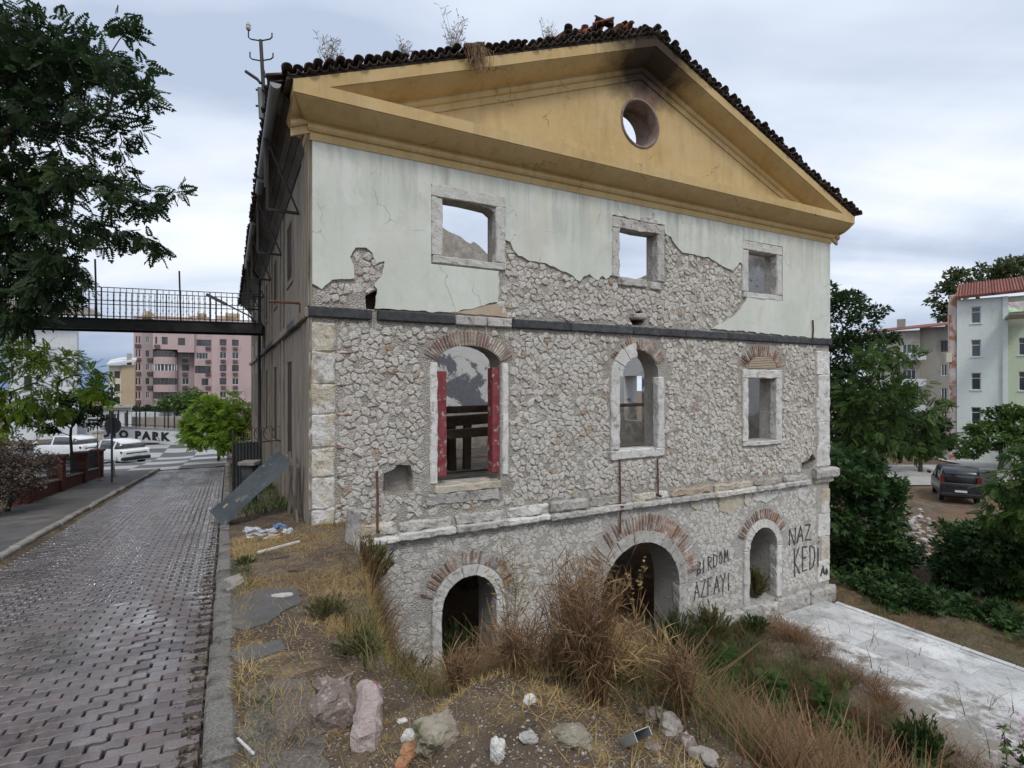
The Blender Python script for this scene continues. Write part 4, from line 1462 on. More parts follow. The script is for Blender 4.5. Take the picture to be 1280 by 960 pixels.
# side wall to the street ----------------------------------------------------
SW = [3.2 + 4.25 * i for i in range(6)]
holes = [rect(b, b + 1.05, 4.25, 5.5) for b in SW] + [rect(b, b + 1.05, .15, 2.35) for b in SW]
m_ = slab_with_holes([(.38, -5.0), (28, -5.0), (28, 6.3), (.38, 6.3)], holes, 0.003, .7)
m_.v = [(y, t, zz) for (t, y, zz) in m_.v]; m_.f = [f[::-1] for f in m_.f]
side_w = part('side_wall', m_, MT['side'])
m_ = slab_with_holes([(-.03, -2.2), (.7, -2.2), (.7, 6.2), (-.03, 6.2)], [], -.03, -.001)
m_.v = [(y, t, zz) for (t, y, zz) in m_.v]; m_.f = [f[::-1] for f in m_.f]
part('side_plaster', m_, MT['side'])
for b in SW:
    for z0, z1 in ((4.25, 5.5), (.15, 2.35)):
        m_ = MB().box(-.004, .14, b, b + 1.05, z0, z1)
        w_ = part('boarded_window', m_, MT['side_dark'])
        for q in range(4 if z0 > 3 else 3):
            m_ = MB(); rough(m_, -.014, -.005, b + .03 + q * .255, b + .26 + q * .255, z0 + .01 + random.uniform(0, .25), z1 - .01, .002, .4, .003)
            m_.build('board', MT['side_dark'], w_)
        for nm, bx_ in (('architrave', (-.016, .06, b - .17, b - .002, z0 - .12, z1 + .15)), ('architrave', (-.016, .06, b + 1.052, b + 1.22, z0 - .12, z1 + .15)),
                        ('architrave', (-.03, .06, b, b + 1.05, z1 + .002, z1 + .16)), ('architrave', (-.03, .06, b, b + 1.05, z0 - .13, z0 - .002))):
            m_ = MB(); rough(m_, *bx_, .006, .4, .012); m_.build(nm, MT['side'], w_)
for b0, b1 in [(.0, .32), (.72, 1.25)] + [(b + 1.95, b + 2.55) for b in SW[:-1]] + [(b + 2.95, b + 3.3) for b in SW[:-1]]:
    for z0, z1 in ((-1.6, 2.99), (3.19, 6.1)):
        m_ = MB(); rough(m_, -.034 if b0 > .7 else -.06, -.001 if b0 > .7 else -.031, b0, b1, z0, z1, .004, .5, .008); part('pilaster', m_, MT['side'])
# down pipe and rusty bars along the side
m_ = MB(); m_.tube([(-.14, 14.6, -2.4), (-.14, 14.6, 6.1), (-.5, 14.6, ez)], .06, 8); part('down_pipe', m_, MT['steel'])
m_ = MB(); m_.tube([(-.1, .9, 3.35), (-.62, .9, 3.35)], .025, 6); m_.tube([(-.1, .9, 3.35), (-.1, .9, 3.02)], .018, 6); part('iron_bracket', m_, MT['iron'])

# other walls, all roofless ----------------------------------------------------
def ragged_wall(name, pts_top, y0, y1, x0, x1, mat, swap=False, holes=()):
    poly = [(x0, -5.0), (x1, -5.0)] + pts_top[::-1]
    poly = jag(poly, .16, .05, lambda a, b: a.y < -4 or b.y < -4)
    m_ = slab_with_holes(poly, list(holes), y0, y1)
    if swap:
        m_.v = [(y, t, zz) for (t, y, zz) in m_.v]; m_.f = [f[::-1] for f in m_.f]
    return part(name, m_, mat)
def inner_material(top=4.35, name='whitewash_over_rubble'):
    g = G(name)
    z = g.sep()[2]
    s = g.noise(7, 6, .7)
    raw = g.scale(g.mix(g.step(g.noise(3, 5, .65), .35, .65), (.27, .24, .205), (.46, .43, .385)), g.math('ADD', s, .5))
    wh = g.mix(g.step(g.noise(2, 5, .6), .35, .7), (.64, .645, .65), (.74, .74, .735))
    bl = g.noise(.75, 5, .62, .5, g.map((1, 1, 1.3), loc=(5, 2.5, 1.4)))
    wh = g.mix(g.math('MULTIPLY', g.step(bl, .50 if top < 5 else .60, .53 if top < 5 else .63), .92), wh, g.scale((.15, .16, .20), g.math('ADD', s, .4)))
    zz = g.math('ADD', z, g.math('MULTIPLY', g.noise(2.2, 5, .7), 1.2))
    band = g.math('MULTIPLY', g.step(zz, 1.35, 1.55), g.step(zz, top, top - .25))
    col = g.mix(band, raw, wh)
    g.bump(g.noise(16, 6, .7), .8, .04)
    return g.done(col, .92, .2)
MT['inner'] = inner_material()
MT['inner_white'] = inner_material(6.3, 'whitewashed_flank')
ct = [fac(px, py, 9.0) for px, py in ((520, 268), (548, 279), (562, 290), (576, 296), (588, 305), (592, 302), (604, 312), (616, 321), (628, 325), (650, 338), (690, 352))]
ct = [(max(t, .71), z_) for t, z_ in ct]
ct = [(.71, ct[0][1])] + [p for p in ct if p[0] > .8]
ragged_wall('inner_wall', ct, 9.0, 9.55, .71, ct[-1][0], MT['inner'])
rt = [(.38, 6.3), (2.4, 6.2), (2.8, 5.5), (4.0, 5.3), (5.4, 5.6), (6.2, 6.05), (7.1, 6.3), (8.3, 6.2), (9.2, 6.5), (10.4, 6.1), (13, 5.7), (17, 5.9), (22, 5.3), (28, 5.0)]
ragged_wall('flank_wall', rt, W - .7, W - .004, .38, 28, MT['inner_white'], True, [rect(7.4, 8.5, .3, 2.2)])
ragged_wall('gable_end_wall', [(.72, 3.0), (4, 2.2), (7, 3.2), (10, 2.0), (W - .72, 3.0)], 27.2, 27.95, .72, W - .72, MT['wall_raw'])
# floor deck, added and widened to darken the ground floor, and fallen timbers
m_ = MB(); m_.box(.72, W - .72, .73, 1.5, -.62, -.36); part('floor_slab', m_, MT['timber_grey'])
for i in range(9):
    x = 1.2 + i * 1.45
    m_ = MB(); m_.bar((x, .75, -.72), (x + random.uniform(-.2, .2), 8.9 if x < 9.5 else 6.0, -.72 + random.uniform(-.5, 0) * (i % 3 == 1)), .2, .24); part('floor_beam', m_, MT['timber'])
for i in range(26):
    y = 1.55 + i * .28
    if i in (8,): continue
    m_ = MB(); m_.box(.72, W - .74 - (random.uniform(0, 4) if i > 21 else 0), y, y + .25, -.595 + random.uniform(0, .012), -.555); part('floor_board', m_, MT['timber_grey'])
for p, q, w_, h_ in (((2.6, 5.2, 1.05), (6.6, 4.6, 1.15), .22, .2), ((2.2, 4.4, .72), (5.4, 4.3, .86), .26, .28), ((3.7, 4.4, -.58), (3.72, 4.35, .66), .17, .17), ((4.25, 4.3, -.58), (4.22, 4.3, .70), .24, .2),
                     ((4.7, 4.3, -.58), (4.72, 4.3, .70), .16, .2), ((3.3, 4.4, .42), (5.2, 3.0, .62), .18, .24), ((6.9, 3.2, .2), (9.5, 6.8, .62), .22, .2), ((8.0, 6.3, 1.0), (13.8, 6.6, 1.05), .3, .12), ((7.4, 3.8, -.5), (7.4, 3.8, .5), .2, .2)):
    m_ = MB(); m_.bar(p, q, w_, h_); part('fallen_beam', m_, MT['timber'])
# iron ties and rusty stubs on the facade
for x0, z0, z1 in ((fac(470, 590)[0], fac(470, 588)[1], fac(470, 662)[1]), (fac(772, 570)[0], .12, -1.55), (fac(819, 570)[0], .08, -.80), (fac(1013, 390)[0], 3.7, 3.1)):
    m_ = MB(); m_.tube([(x0, -.075, z0), (x0 + .01, -.085, (z0 + z1) / 2), (x0, -.10 if z1 < -.5 else -.06, z1)], .022, 6)
    if z1 < -.5: m_.tube([(x0, -.2, z1 + (.62 if z1 < -1.2 else 0)), (x0, .0, z1 + (.62 if z1 < -1.2 else .02))], .03, 6)
    part('iron_tie', m_, MT['iron'])
m_ = MB(); m_.tube([(7.18, .12, 3.0), (7.18, -.03, 2.62)], .07, 6); part('iron_tie', m_, MT['iron'])
m_ = MB(); rough(m_, 7.0, 7.42, -.14, .2, 3.36, 3.5, .03, .1, .03); part('broken_stone', m_, gs)
# painted words -------------------------------------------------------------
GLY = {'N': [[(0, 0), (.05, 1)], [(.05, 1), (.75, 0)], [(.75, 0), (.85, 1)]], 'A': [[(0, 0), (.45, 1), (.85, .05)], [(.15, .38), (.75, .42)]],
       'Z': [[(0, .95), (.8, 1), (.05, .08), (.9, .0)]], 'K': [[(.05, -.15), (.05, 1)], [(.65, 1), (.08, .45), (.75, -.05)]], 'E': [[(.7, .95), (.1, 1), (.08, 0), (.7, .03)], [(.1, .52), (.6, .55)]],
       'D': [[(.05, -.05), (.05, 1), (.6, .85), (.75, .45), (.5, .1), (.05, -.02)]], 'i': [[(.2, 0), (.2, .82)], [(.18, 1.02), (.28, 1.08)]], 'I': [[(.2, -.1), (.2, 1)]],
       'B': [[(.05, -.1), (.08, 1), (.6, .85), (.55, .6), (.1, .5), (.7, .35), (.65, .1), (-.1, -.1)]], 'R': [[(.05, -.1), (.05, 1), (.65, .85), (.55, .55), (.08, .5), (.75, 0)]],
       'O': [[(.4, 1), (.05, .6), (.2, .05), (.6, .1), (.7, .6), (.4, 1)]], 'M': [[(0, 0), (.12, 1), (.4, .3), (.68, 1), (.85, 0)]], 'F': [[(.1, 0), (.1, 1), (.7, 1)], [(.1, .52), (.55, .55)]],
       'Y': [[(0, 1), (.4, .5), (.8, 1)], [(.4, .5), (.35, -.2)]], 'o': [[(.3, .6), (.05, .3), (.3, 0), (.55, .3), (.3, .6)]], '.': [[(.1, .05), (.2, .1)]], 'S': [[(.7, .9), (.2, 1), (.1, .7), (.6, .45), (.55, .1), (0, .05)], [(.3, .02), (.35, -.18)]]}
def graffiti(text, t, z, w, h, rise=0.0, th=.035, wgap=1.12, y=-.021, rad=None):
    m_ = MB()
    for i, ch in enumerate(text):
        if ch == ' ': continue
        x = t + i * w * wgap; zb = z + rise * i
        for st in GLY[ch]:
            pts_ = [(x + p[0] * w + random.uniform(-.012, .012), zb + p[1] * h + random.uniform(-.015, .015)) for p in st]
            fine = []
            for a, b in zip(pts_, pts_[1:]):
                for k_ in range(4): fine.append((a[0] + (b[0] - a[0]) * k_ / 4, a[1] + (b[1] - a[1]) * k_ / 4))
            fine.append(pts_[-1])
            vs, fs = [], []
            for k_, p in enumerate(fine):
                a, b = fine[max(0, k_ - 1)], fine[min(len(fine) - 1, k_ + 1)]
                dx, dz = b[0] - a[0], b[1] - a[1]; l = math.hypot(dx, dz) or 1
                ww = th * random.uniform(.35, .62)
                for s_ in (-1, 1):
                    for yy in (y, .0): vs.append((p[0] - dz / l * ww * s_, yy, p[1] + dx / l * ww * s_))
            for k_ in range(len(fine) - 1):
                b = k_ * 4
                fs += [(b, b + 2, b + 6, b + 4), (b, b + 4, b + 5, b + 1), (b + 2, b + 3, b + 7, b + 6)]
            m_.add(vs, fs, .5)
    return part('graffiti', m_, MT['graffiti'])
graffiti('NAZ', 12.72, -2.70, .31, .46, .02, .036)
graffiti('KEDi', 12.92, -3.52, .34, .70, .0, .036, 1.02)
graffiti('BIRDOM.', 9.12, -2.92, .185, .32, .03, .022, 1.05)
graffiti('AZFAYI', 9.02, -3.55, .215, .44, .01, .022, 1.1)
graffiti('ARDA', 4.55, -3.15, .24, .32, .0, .022, 1.1)
graffiti('Ao', 14.12, -3.80, .2, .3, .0, .025, 1.0, -.05)
# ------------------------------------------------------------------ things along the street and behind
class Thing:
    def __init__(s, name, loc, label, cat, group=None):
        s.e = empty(name, loc, label, cat, group)
        s.off = (-loc[0], -loc[1], -loc[2])
    def add(s, name, mb, mat, parent=None, smooth=False):
        return mb.build(name, mat, parent or s.e, smooth, s.off if parent is None else None)

class Bld(Thing):
    """a building whose front plane is turned by yaw; x and y are local, z is world"""
    def __init__(s, name, label, px, Y, yaw, zb):
        loc = ((px - 640) / F * Y, Y, zb)
        s.e = empty(name, loc, label, 'building', None, R(yaw))
        s.off = (0, 0, -zb)
        c, q = math.cos(R(yaw)), math.sin(R(yaw))
        s.ex, s.ey, s.loc, s.pc = (c, q), (-q, c), loc, px
    def hit(s, px, dy):
        d = ((px - 640) / F, 1.0)
        k = (dy + s.loc[0] * s.ey[0] + s.loc[1] * s.ey[1]) / (d[0] * s.ey[0] + d[1] * s.ey[1])
        return k * (d[0] * s.ex[0] + d[1] * s.ex[1]) - (s.loc[0] * s.ex[0] + s.loc[1] * s.ex[1]), k
    def x(s, px, dy=0.0): return s.hit(px, dy)[0]
    def z(s, py, dy=0.0, px=None): return CAMZ + (480 - py) / F * s.hit(s.pc if px is None else px, dy)[1]
def PX(px, Y): return (px - 640) / F * Y
def PZ(py, Y): return CAMZ + (480 - py) / F * Y

MT['pink'] = simple('dusty_pink_render', (.46, .345, .35), (.52, .40, .40), .25, .9, .2, 4, .02, .03, (.38, .29, .29), .3, .55, .7, stretch=(1, 1, .3))
MT['pink_grey'] = simple('grey_pink_render', (.33, .27, .27), (.38, .315, .315), .25, .9, .2, 4, .02, .03)
MT['beige'] = simple('beige_render', (.42, .33, .23), (.47, .37, .26), .3, .9, .2, 4, .02, .03)
MT['cream_wall'] = simple('cream_yellow_render', (.58, .56, .44), (.64, .62, .50), .3, .9, .2, 4, .02, .03)
MT['white_wall'] = simple('white_render', (.58, .60, .62), (.66, .68, .70), .3, .9, .2, 4, .02, .03, (.50, .51, .52), .4, .56, .7)
MT['mint_wall'] = simple('pale_mint_render', (.60, .655, .62), (.66, .70, .665), .3, .9, .2, 6, .02, .03, (.50, .53, .49), .5, .56, .72, stretch=(1, 1, .35))
MT['green_wall'] = simple('pale_green_render', (.47, .54, .40), (.53, .59, .45), .3, .9, .2, 6, .02, .03, (.40, .45, .34), .5, .56, .72, stretch=(1, 1, .35))
MT['grey_wall'] = simple('dirty_grey_render', (.30, .28, .25), (.37, .345, .31), .35, .9, .3, 6, .02, .03, (.20, .185, .165), .5, .52, .68, stretch=(1, 1, .4))
MT['rust_wall'] = simple('patchy_pink_brick_flank', (.42, .30, .26), (.60, .56, .53), 1.3, .9, .4, 10, .02, .05, (.34, .16, .11), .9, .52, .6)
MT['roof_far'] = simple('faded_red_roof', (.20, .075, .06), (.28, .115, .09), 3, .9, .8, 18, .03, .15, (.12, .05, .045), 2, .55, .7)
MT['frame_white'] = simple('white_window_frame', (.62, .63, .64), (.68, .69, .70), 1, .6, .05, 10, .002, .05)
MT['frame_dark'] = simple('brown_window_frame', (.09, .07, .065), (.14, .11, .10), 1, .6, .05, 10, .002, .1)
MT['ac'] = simple('dark_air_conditioner_guard', (.12, .085, .08), (.20, .15, .14), 3, .7, .1, 20, .005, .3)
MT['brick_pillar'] = simple('dark_red_brickwork', (.10, .034, .028), (.165, .065, .05), 6, .88, .6, 26, .015, .15)
MT['car_white'] = simple('white_car_paint', (.72, .73, .74), (.76, .77, .78), .5, .22, .02, 3, .001, 0, spec=.6)
MT['car_black'] = simple('dusty_dark_blue_car_paint', (.012, .014, .022), (.024, .027, .036), 1.2, .3, .03, 3, .001, 0, (.05, .048, .045), 3, .6, .75, .6)
MT['rubber'] = simple('tyre_rubber', (.012, .012, .013), (.03, .03, .03), 8, .85, .2, 40, .003, 0)
MT['alloy'] = simple('alloy_rim', (.30, .31, .32), (.45, .46, .47), 4, .35, .05, 10, .001, 0, metal=.7)
MT['tail'] = simple('red_tail_lamp', (.10, .010, .010), (.16, .018, .014), 6, .3, .05, 10, .001, 0, spec=.6)
MT['trim'] = simple('black_plastic_trim', (.015, .015, .016), (.03, .03, .032), 4, .6, .1, 30, .002, 0)
MT['plate'] = simple('white_number_plate', (.62, .62, .62), (.70, .70, .70), 4, .4, .02, 10, .001, 0)
MT['sign_back'] = simple('grey_sign_back', (.11, .12, .125), (.16, .17, .175), 3, .5, .05, 20, .002, 0, metal=.4)
MT['galv'] = simple('grey_galvanised_steel', (.10, .105, .11), (.16, .165, .17), 4, .5, .1, 30, .003, .05, metal=.4)

def window(th, parent, x0, x1, z0, z1, Y, frame=None, glass=None, mull=1, trans=0, depth=.12, sill=False):
    """frame set in the opening, panes behind; returns the window part"""
    fr = frame or MT['frame_white']
    m_ = MB(); w = min(.07, (x1 - x0) * .12)
    y0, y1 = Y + depth - .05, Y + depth + .02
    m_.box(x0, x0 + w, y0, y1, z0, z1); m_.box(x1 - w, x1, y0, y1, z0, z1)
    m_.box(x0 + w, x1 - w, y0, y1, z0, z0 + w); m_.box(x0 + w, x1 - w, y0, y1, z1 - w, z1)
    for i in range(mull):
        xm = x0 + (x1 - x0) * (i + 1) / (mull + 1)
        m_.box(xm - w * .4, xm + w * .4, y0, y1, z0 + w, z1 - w)
    if trans: m_.box(x0 + w, x1 - w, y0 + .004, y1 - .004, z1 - trans - w * .4, z1 - trans + w * .4)
    wn_ = th.add('window', m_, fr, parent) if parent is None else m_.build('window', fr, parent)
    n = mull + 1
    for i in range(n):
        xa = x0 + (x1 - x0) * i / n; xb = x0 + (x1 - x0) * (i + 1) / n
        MB().box(xa + .01, xb - .01, y1 - .02, y1 + .01, z0 + .01, z1 - .01).build('pane', glass or MT['dark_glass'], wn_)
    if sill:
        MB().box(x0 - .08, x1 + .08, Y - .08, Y + depth - .06, z0 - .07, z0 - .003).build('sill', fr, wn_)
    return wn_
def wall_panel(th, px0, px1, py0, py1, Y, depth, mat, wins, name='wall', **kw):
    """front wall with openings given in photo pixels at distance Y, and the block behind it"""
    x0, x1, z0, z1 = th.x(px0, Y), th.x(px1, Y), th.z(py1, Y), th.z(py0, Y)
    hl = []
    for wv in wins:
        a, b, c, d = wv[:4]
        hl.append(rect(th.x(a, Y), th.x(b, Y), th.z(d, Y), th.z(c, Y)))
    m_ = slab_with_holes([(x0, z0), (x1, z0), (x1, z1), (x0, z1)], hl, Y, Y + .3)
    m_.box(x0, x1, Y + .31, Y + depth, z0, z1, .5)
    wl = th.add(name, m_, mat)
    for wv, h in zip(wins, hl):
        opt = wv[4] if len(wv) > 4 else {}
        o = {**kw, **opt}; o.pop('ac', None)
        window(th, None, h[0][0], h[1][0], h[0][1], h[2][1], Y, **o)
    return wl
def ac_unit(th, px, py, Y, w=.95, h=.62):
    x, z = th.x(px, Y), th.z(py, Y)
    m_ = MB().box(x - w / 2, x + w / 2, Y - .42, Y - .01, z - h / 2, z + h / 2)
    for i in range(5): m_.box(x - w / 2 + .02, x + w / 2 - .02, Y - .445, Y - .425, z - h / 2 + .05 + i * .115, z - h / 2 + .11 + i * .115)
    th.add('air_conditioner', m_, MT['ac'])

# pink block beyond the car park
YP = 0.0
th = Bld('apartment_block', 'tall pink apartment block with balconies and rows of air conditioners', 236, 112.0, 29, -6.0)
rowsy = [427, 443.5, 460, 477, 494, 509]
fd, fw_ = dict(frame=MT['frame_dark'], mull=1), dict(frame=MT['frame_white'], mull=1)
lft = []
for i, y in enumerate(rowsy):
    lft += [(169.6, 171.6, y - 4.5, y + 3.5, dict(mull=0, **{'frame': MT['frame_dark']})), (173.2, 175.4, y - 4.5, y + 3.5, dict(mull=0, frame=MT['frame_dark'])), (182, 186.5, y - 4.2, y + 3.4, fd if i % 2 else fw_)]
wall_panel(th, 167, 178, 398, 522, YP + 3, 12, MT['pink'], [w for w in lft if w[1] < 178])
wall_panel(th, 178.05, 191, 398, 522, YP + 1.5, 10, MT['pink_grey'], [w for w in lft if w[0] > 178])
wall_panel(th, 191.05, 222, 398, 437.4, YP - 1.6, 10, MT['pink'], [(194, 196.5, 422.5, 431, dict(mull=0, frame=MT['frame_dark'])), (202.3, 209.6, 422.3, 431.5, fd), (214, 215.5, 405, 414, fd)])
wall_panel(th, 222.05, 243, 398, 440.5, YP - 1.6, 10, MT['pink'], [(222.6, 231.4, 422.8, 432, fd)])
wall_panel(th, 222.05, 243, 440.55, 522, YP + 1.0, 9, MT['pink_grey'], [(227.4, 236.4, y - 4.3, y + 3.6, fd if i % 2 else fw_) for i, y in enumerate(rowsy[1:])])
wall_panel(th, 243.05, 264.5, 398, 522, YP - .6, 10, MT['pink'], [(245.5, 264, 424, 432, dict(frame=MT['frame_dark'], mull=5)), (245, 260, 440.5, 448.5, dict(frame=MT['frame_white'], mull=3)), (243.6, 263.5, 457, 466.5, dict(frame=MT['frame_dark'], mull=5)),
           (252, 260.5, 473, 481.5, fd), (244, 260, 490, 498, dict(frame=MT['frame_dark'], mull=4)), (245, 262, 506, 513, dict(frame=MT['frame_dark'], mull=4))])
wall_panel(th, 264.55, 318, 398, 522, YP - .9, 10, MT['pink'], [(274.6, 283, y - 4.5, y + 3.8, [fd, fw_][(i + k) % 3 == 1]) for i, y in enumerate(rowsy) for k in (0,)] + [(290, 298.4, y - 4.5, y + 3.8, [fd, fw_][i % 2]) for i, y in enumerate(rowsy)])
# rounded bay, storey by storey
for i, y in enumerate(rowsy[1:]):
    for nm, r_, c, d, mt_ in (('bay_parapet', 3.0, y + 3.8, y + 12.6, MT['pink']), ('bay_glazing', 2.75, y - 4.0, y + 3.75, MT['dark_glass'])):
        cx_ = th.x(206.5, YP); z0, z1 = th.z(d, YP), th.z(c, YP)
        m_ = MB(); n = 10
        hw = th.x(221.5, YP) - cx_
        pts_ = [(cx_ + hw * math.cos(math.pi + math.pi * q / n), YP + 1.2 - r_ * 1.15 * abs(math.sin(math.pi * q / n)) ** .6) for q in range(n + 1)]
        pts_ = [(cx_ - hw, YP + 4)] + pts_ + [(cx_ + hw, YP + 4)]
        k = len(pts_)
        m_.add([(x, yy, z0) for x, yy in pts_] + [(x, yy, z1) for x, yy in pts_], [(q, q + 1, q + 1 + k, q + k) for q in range(k - 1)] + [tuple(range(k))[::-1], tuple(range(k, 2 * k))], .5)
        o = th.add(nm, m_, mt_)
        if nm == 'bay_glazing':
            for q in range(1, k - 1):
                x, yy = pts_[q]
                MB().box(x - .09, x + .09, yy - .1, yy + .08, z0, z1).build('mullion', MT['frame_white'] if i == 1 else MT['frame_dark'], o)
for i, y in enumerate(rowsy[:-1]):
    for px in (279, 294): ac_unit(th, px, y + 7, YP - .9)
    if i: ac_unit(th, 231.5, y + 7.5, YP + 1.0)
    ac_unit(th, 260, y + 7.5, YP - .6); ac_unit(th, 172.5, y + 7, YP + 3)
    if i < 4: ac_unit(th, 196.5 if i == 0 else 187.5, y + 7, YP - 1.6 if i == 0 else YP + 1.5)
m_ = MB(); x0, x1 = th.x(166, YP), th.x(320, YP)
for px0, px1, py, ph in ((180, 188, 391, 8), (236, 262, 394, 6), (246, 258, 390, 5), (270, 296, 392, 7), (282, 300, 388, 5), (176, 240, 396, 3)):
    m_.box(th.x(px0, YP), th.x(px1, YP), YP + 1, YP + 8, th.z(400, YP), th.z(py, YP))
th.add('roof_structure', m_, MT['beige'])

# low beige house beside it
YB = 0.0
th = Bld('house', 'cream house with beige gable flank beside the pink apartment block', 152, 92.0, 34, -5.5)
wall_panel(th, 136, 151.5, 457, 522, YB, 9, MT['cream_wall'], [(143, 150, y, y + 9, fd) for y in (464, 480, 496)] + [(137, 141, y, y + 8, fw_) for y in (464, 480, 496)])
wall_panel(th, 151.6, 168.5, 456, 522, YB - .5, 9, MT['beige'], [])
m_ = MB(); m_.add([(th.x(134, YB), YB - 1.2, th.z(458, YB)), (th.x(151, YB), YB - 1.2, th.z(455, YB)), (th.x(170, YB), YB - 1.2, th.z(452, YB)), (th.x(170, YB), YB + 9, th.z(447, YB)), (th.x(151, YB), YB + 9, th.z(446, YB)), (th.x(134, YB), YB + 9, th.z(450, YB))], [(0, 1, 4, 5), (1, 2, 3, 4)])
m_.add([(v_[0], v_[1], v_[2] + .35) for v_ in m_.v], [(0, 5, 4, 1), (1, 4, 3, 2)]); m_.f += [(0, 1, 7, 6), (1, 2, 8, 7), (2, 3, 9, 8), (5, 0, 6, 11)]; m_.m += [0] * 4
th.add('roof', m_, MT['white_wall'])
m_ = MB().box(th.x(158, YB), th.x(164, YB), YB + 2, YB + 4, th.z(455, YB), th.z(441, YB)); th.add('chimney', m_, MT['grey_wall'])

# white house half hidden by the trees on the left pavement
YW = 0.0
th = Bld('house', 'plain white house half hidden behind dark and light green trees', 60, 41.0, 38, -3.7)
wall_panel(th, 10, 96, 398, 549, YW, 9, MT['white_wall'], [(30, 40, 420, 438, fd), (30, 40, 470, 488, fd), (82, 88, 500, 516, fd)])
m_ = MB(); m_.add([(th.x(0, YW), YW - 1.0, th.z(399, YW)), (th.x(128, YW), YW - 1.0, th.z(392, YW)), (th.x(110, YW), YW + 4.5, th.z(375, YW)), (th.x(0, YW), YW + 4.5, th.z(372, YW)), (th.x(0, YW), YW - 1.0, th.z(396, YW)), (th.x(128, YW), YW - 1.0, th.z(390, YW)), (th.x(110, YW), YW + 4.5, th.z(372, YW)), (th.x(0, YW), YW + 4.5, th.z(369, YW))],
             [(0, 1, 2, 3), (4, 7, 6, 5), (0, 4, 5, 1), (1, 5, 6, 2), (2, 6, 7, 3), (3, 7, 4, 0)]); th.add('roof', m_, MT['timber_grey'])

# car-park wall with its letters and railing
def lerp2(px, Ya=52.5, Yb=46.5, pa=118, pb=250):
    q = (px - pa) / (pb - pa); return Ya + (Yb - Ya) * q
pw0, pw1 = P(112, 480, lerp2(112)), P(252, 480, lerp2(252))
gzp = -3.56
th = Thing('car_park_wall', ((pw0.x + pw1.x) / 2, (pw0.y + pw1.y) / 2, gzp), 'long pale wall with black capital lettering and dark railing at the car park', 'wall')
dv = Vector((pw1.x - pw0.x, pw1.y - pw0.y, 0)); LW = dv.length; dv.normalize(); nv = Vector((dv.y, -dv.x, 0))
def lw(s, out, z): return Vector((pw0.x, pw0.y, 0)) + dv * s + nv * out + Vector((0, 0, z))
m_ = MB(); m_.bar(lw(0, -.15, gzp + .62), lw(LW, -.15, gzp + .62), .3, 1.36); th.add('wall', m_, MT['white_wall'])
m_ = MB(); m_.bar(lw(0, -.15, gzp + 1.36), lw(LW, -.15, gzp + 1.36), .42, .11); th.add('coping', m_, MT['concrete'])
for i in range(12):
    s_ = LW * (i + .2) / 12
    m_ = MB(); m_.bar(lw(s_, -.15, gzp + 1.4), lw(s_, -.15, gzp + 2.95), .09, .09, (1, 0, 0)); pst = th.add('post', m_, MT['steel'])
    if i % 3 == 2:
        m_ = MB(); m_.bar(lw(s_ + .5, -.15, gzp + 1.4), lw(s_ + .5, -.15, gzp + 2.95), .09, .09, (1, 0, 0)); th.add('post', m_, MT['steel'])
for z_ in (1.62, 2.88):
    m_ = MB(); m_.bar(lw(.1, -.15, gzp + z_), lw(LW - .1, -.15, gzp + z_), .04, .05); th.add('rail', m_, MT['steel'])
cu = bpy.data.curves.new('lettering', 'FONT'); cu.body = 'OTO PARK'; cu.size = 1.0; cu.extrude = .02; cu.offset = .055; cu.align_x = 'LEFT'; cu.space_character = 1.4
to = bpy.data.objects.new('lettering_src', cu); COL.objects.link(to)
dg = bpy.context.evaluated_depsgraph_get(); lme = bpy.data.meshes.new_from_object(to.evaluated_get(dg)); bpy.data.objects.remove(to)
s0 = (PX(127, lerp2(127)) - pw0.x) / dv.x
s1 = (PX(214, lerp2(214)) - pw0.x) / dv.x
xs_ = [v_.co.x for v_ in lme.vertices]; ys_ = [v_.co.y for v_ in lme.vertices]
wx, hy = max(xs_) - min(xs_), max(ys_) - min(ys_)
for v_ in lme.vertices:
    p = lw(s0 + (v_.co.x - min(xs_)) / wx * (s1 - s0), .02 + v_.co.z, gzp + .30 + (v_.co.y - min(ys_)) / hy * .78)
    v_.co = p - th.e.location
lme.materials.clear(); lme.materials.append(MT['trim'])
link('lettering', lme, th.e)
# attendants' hut and rows of low planters in the lot behind
th = Bld('kiosk', 'small glazed white kiosk behind the car park railing', 146, 58.0, 34, -3.7)
th.e['category'] = 'kiosk'
wall_panel(th, 129, 164, 510, 541, 0.0, 3, MT['white_wall'], [(131, 139, 517, 534, dict(mull=0)), (141, 150, 517, 534, dict(mull=1)), (155, 161, 516, 536, dict(mull=0))])
m_ = MB().box(th.x(127), th.x(166), -.4, 3.3, th.z(510) + .004, th.z(508)); th.add('roof', m_, MT['grey_wall'])
th = Thing('low_wall', (PX(205, 62), 62, PZ(528, 62)), 'low pale stepped wall between car park and pink block', 'wall')
m_ = MB(); rough(m_, PX(163, 62), PX(245, 62), 62, 62.5, PZ(540, 62), PZ(521, 62), .04, 1.2, .05); th.add('wall', m_, MT['grey_wall'])
m_ = MB(); rough(m_, PX(163, 66), PX(245, 66), 66, 66.6, PZ(535, 66), PZ(515, 66), .04, 1.2, .05); th.add('wall', m_, MT['white_wall'])

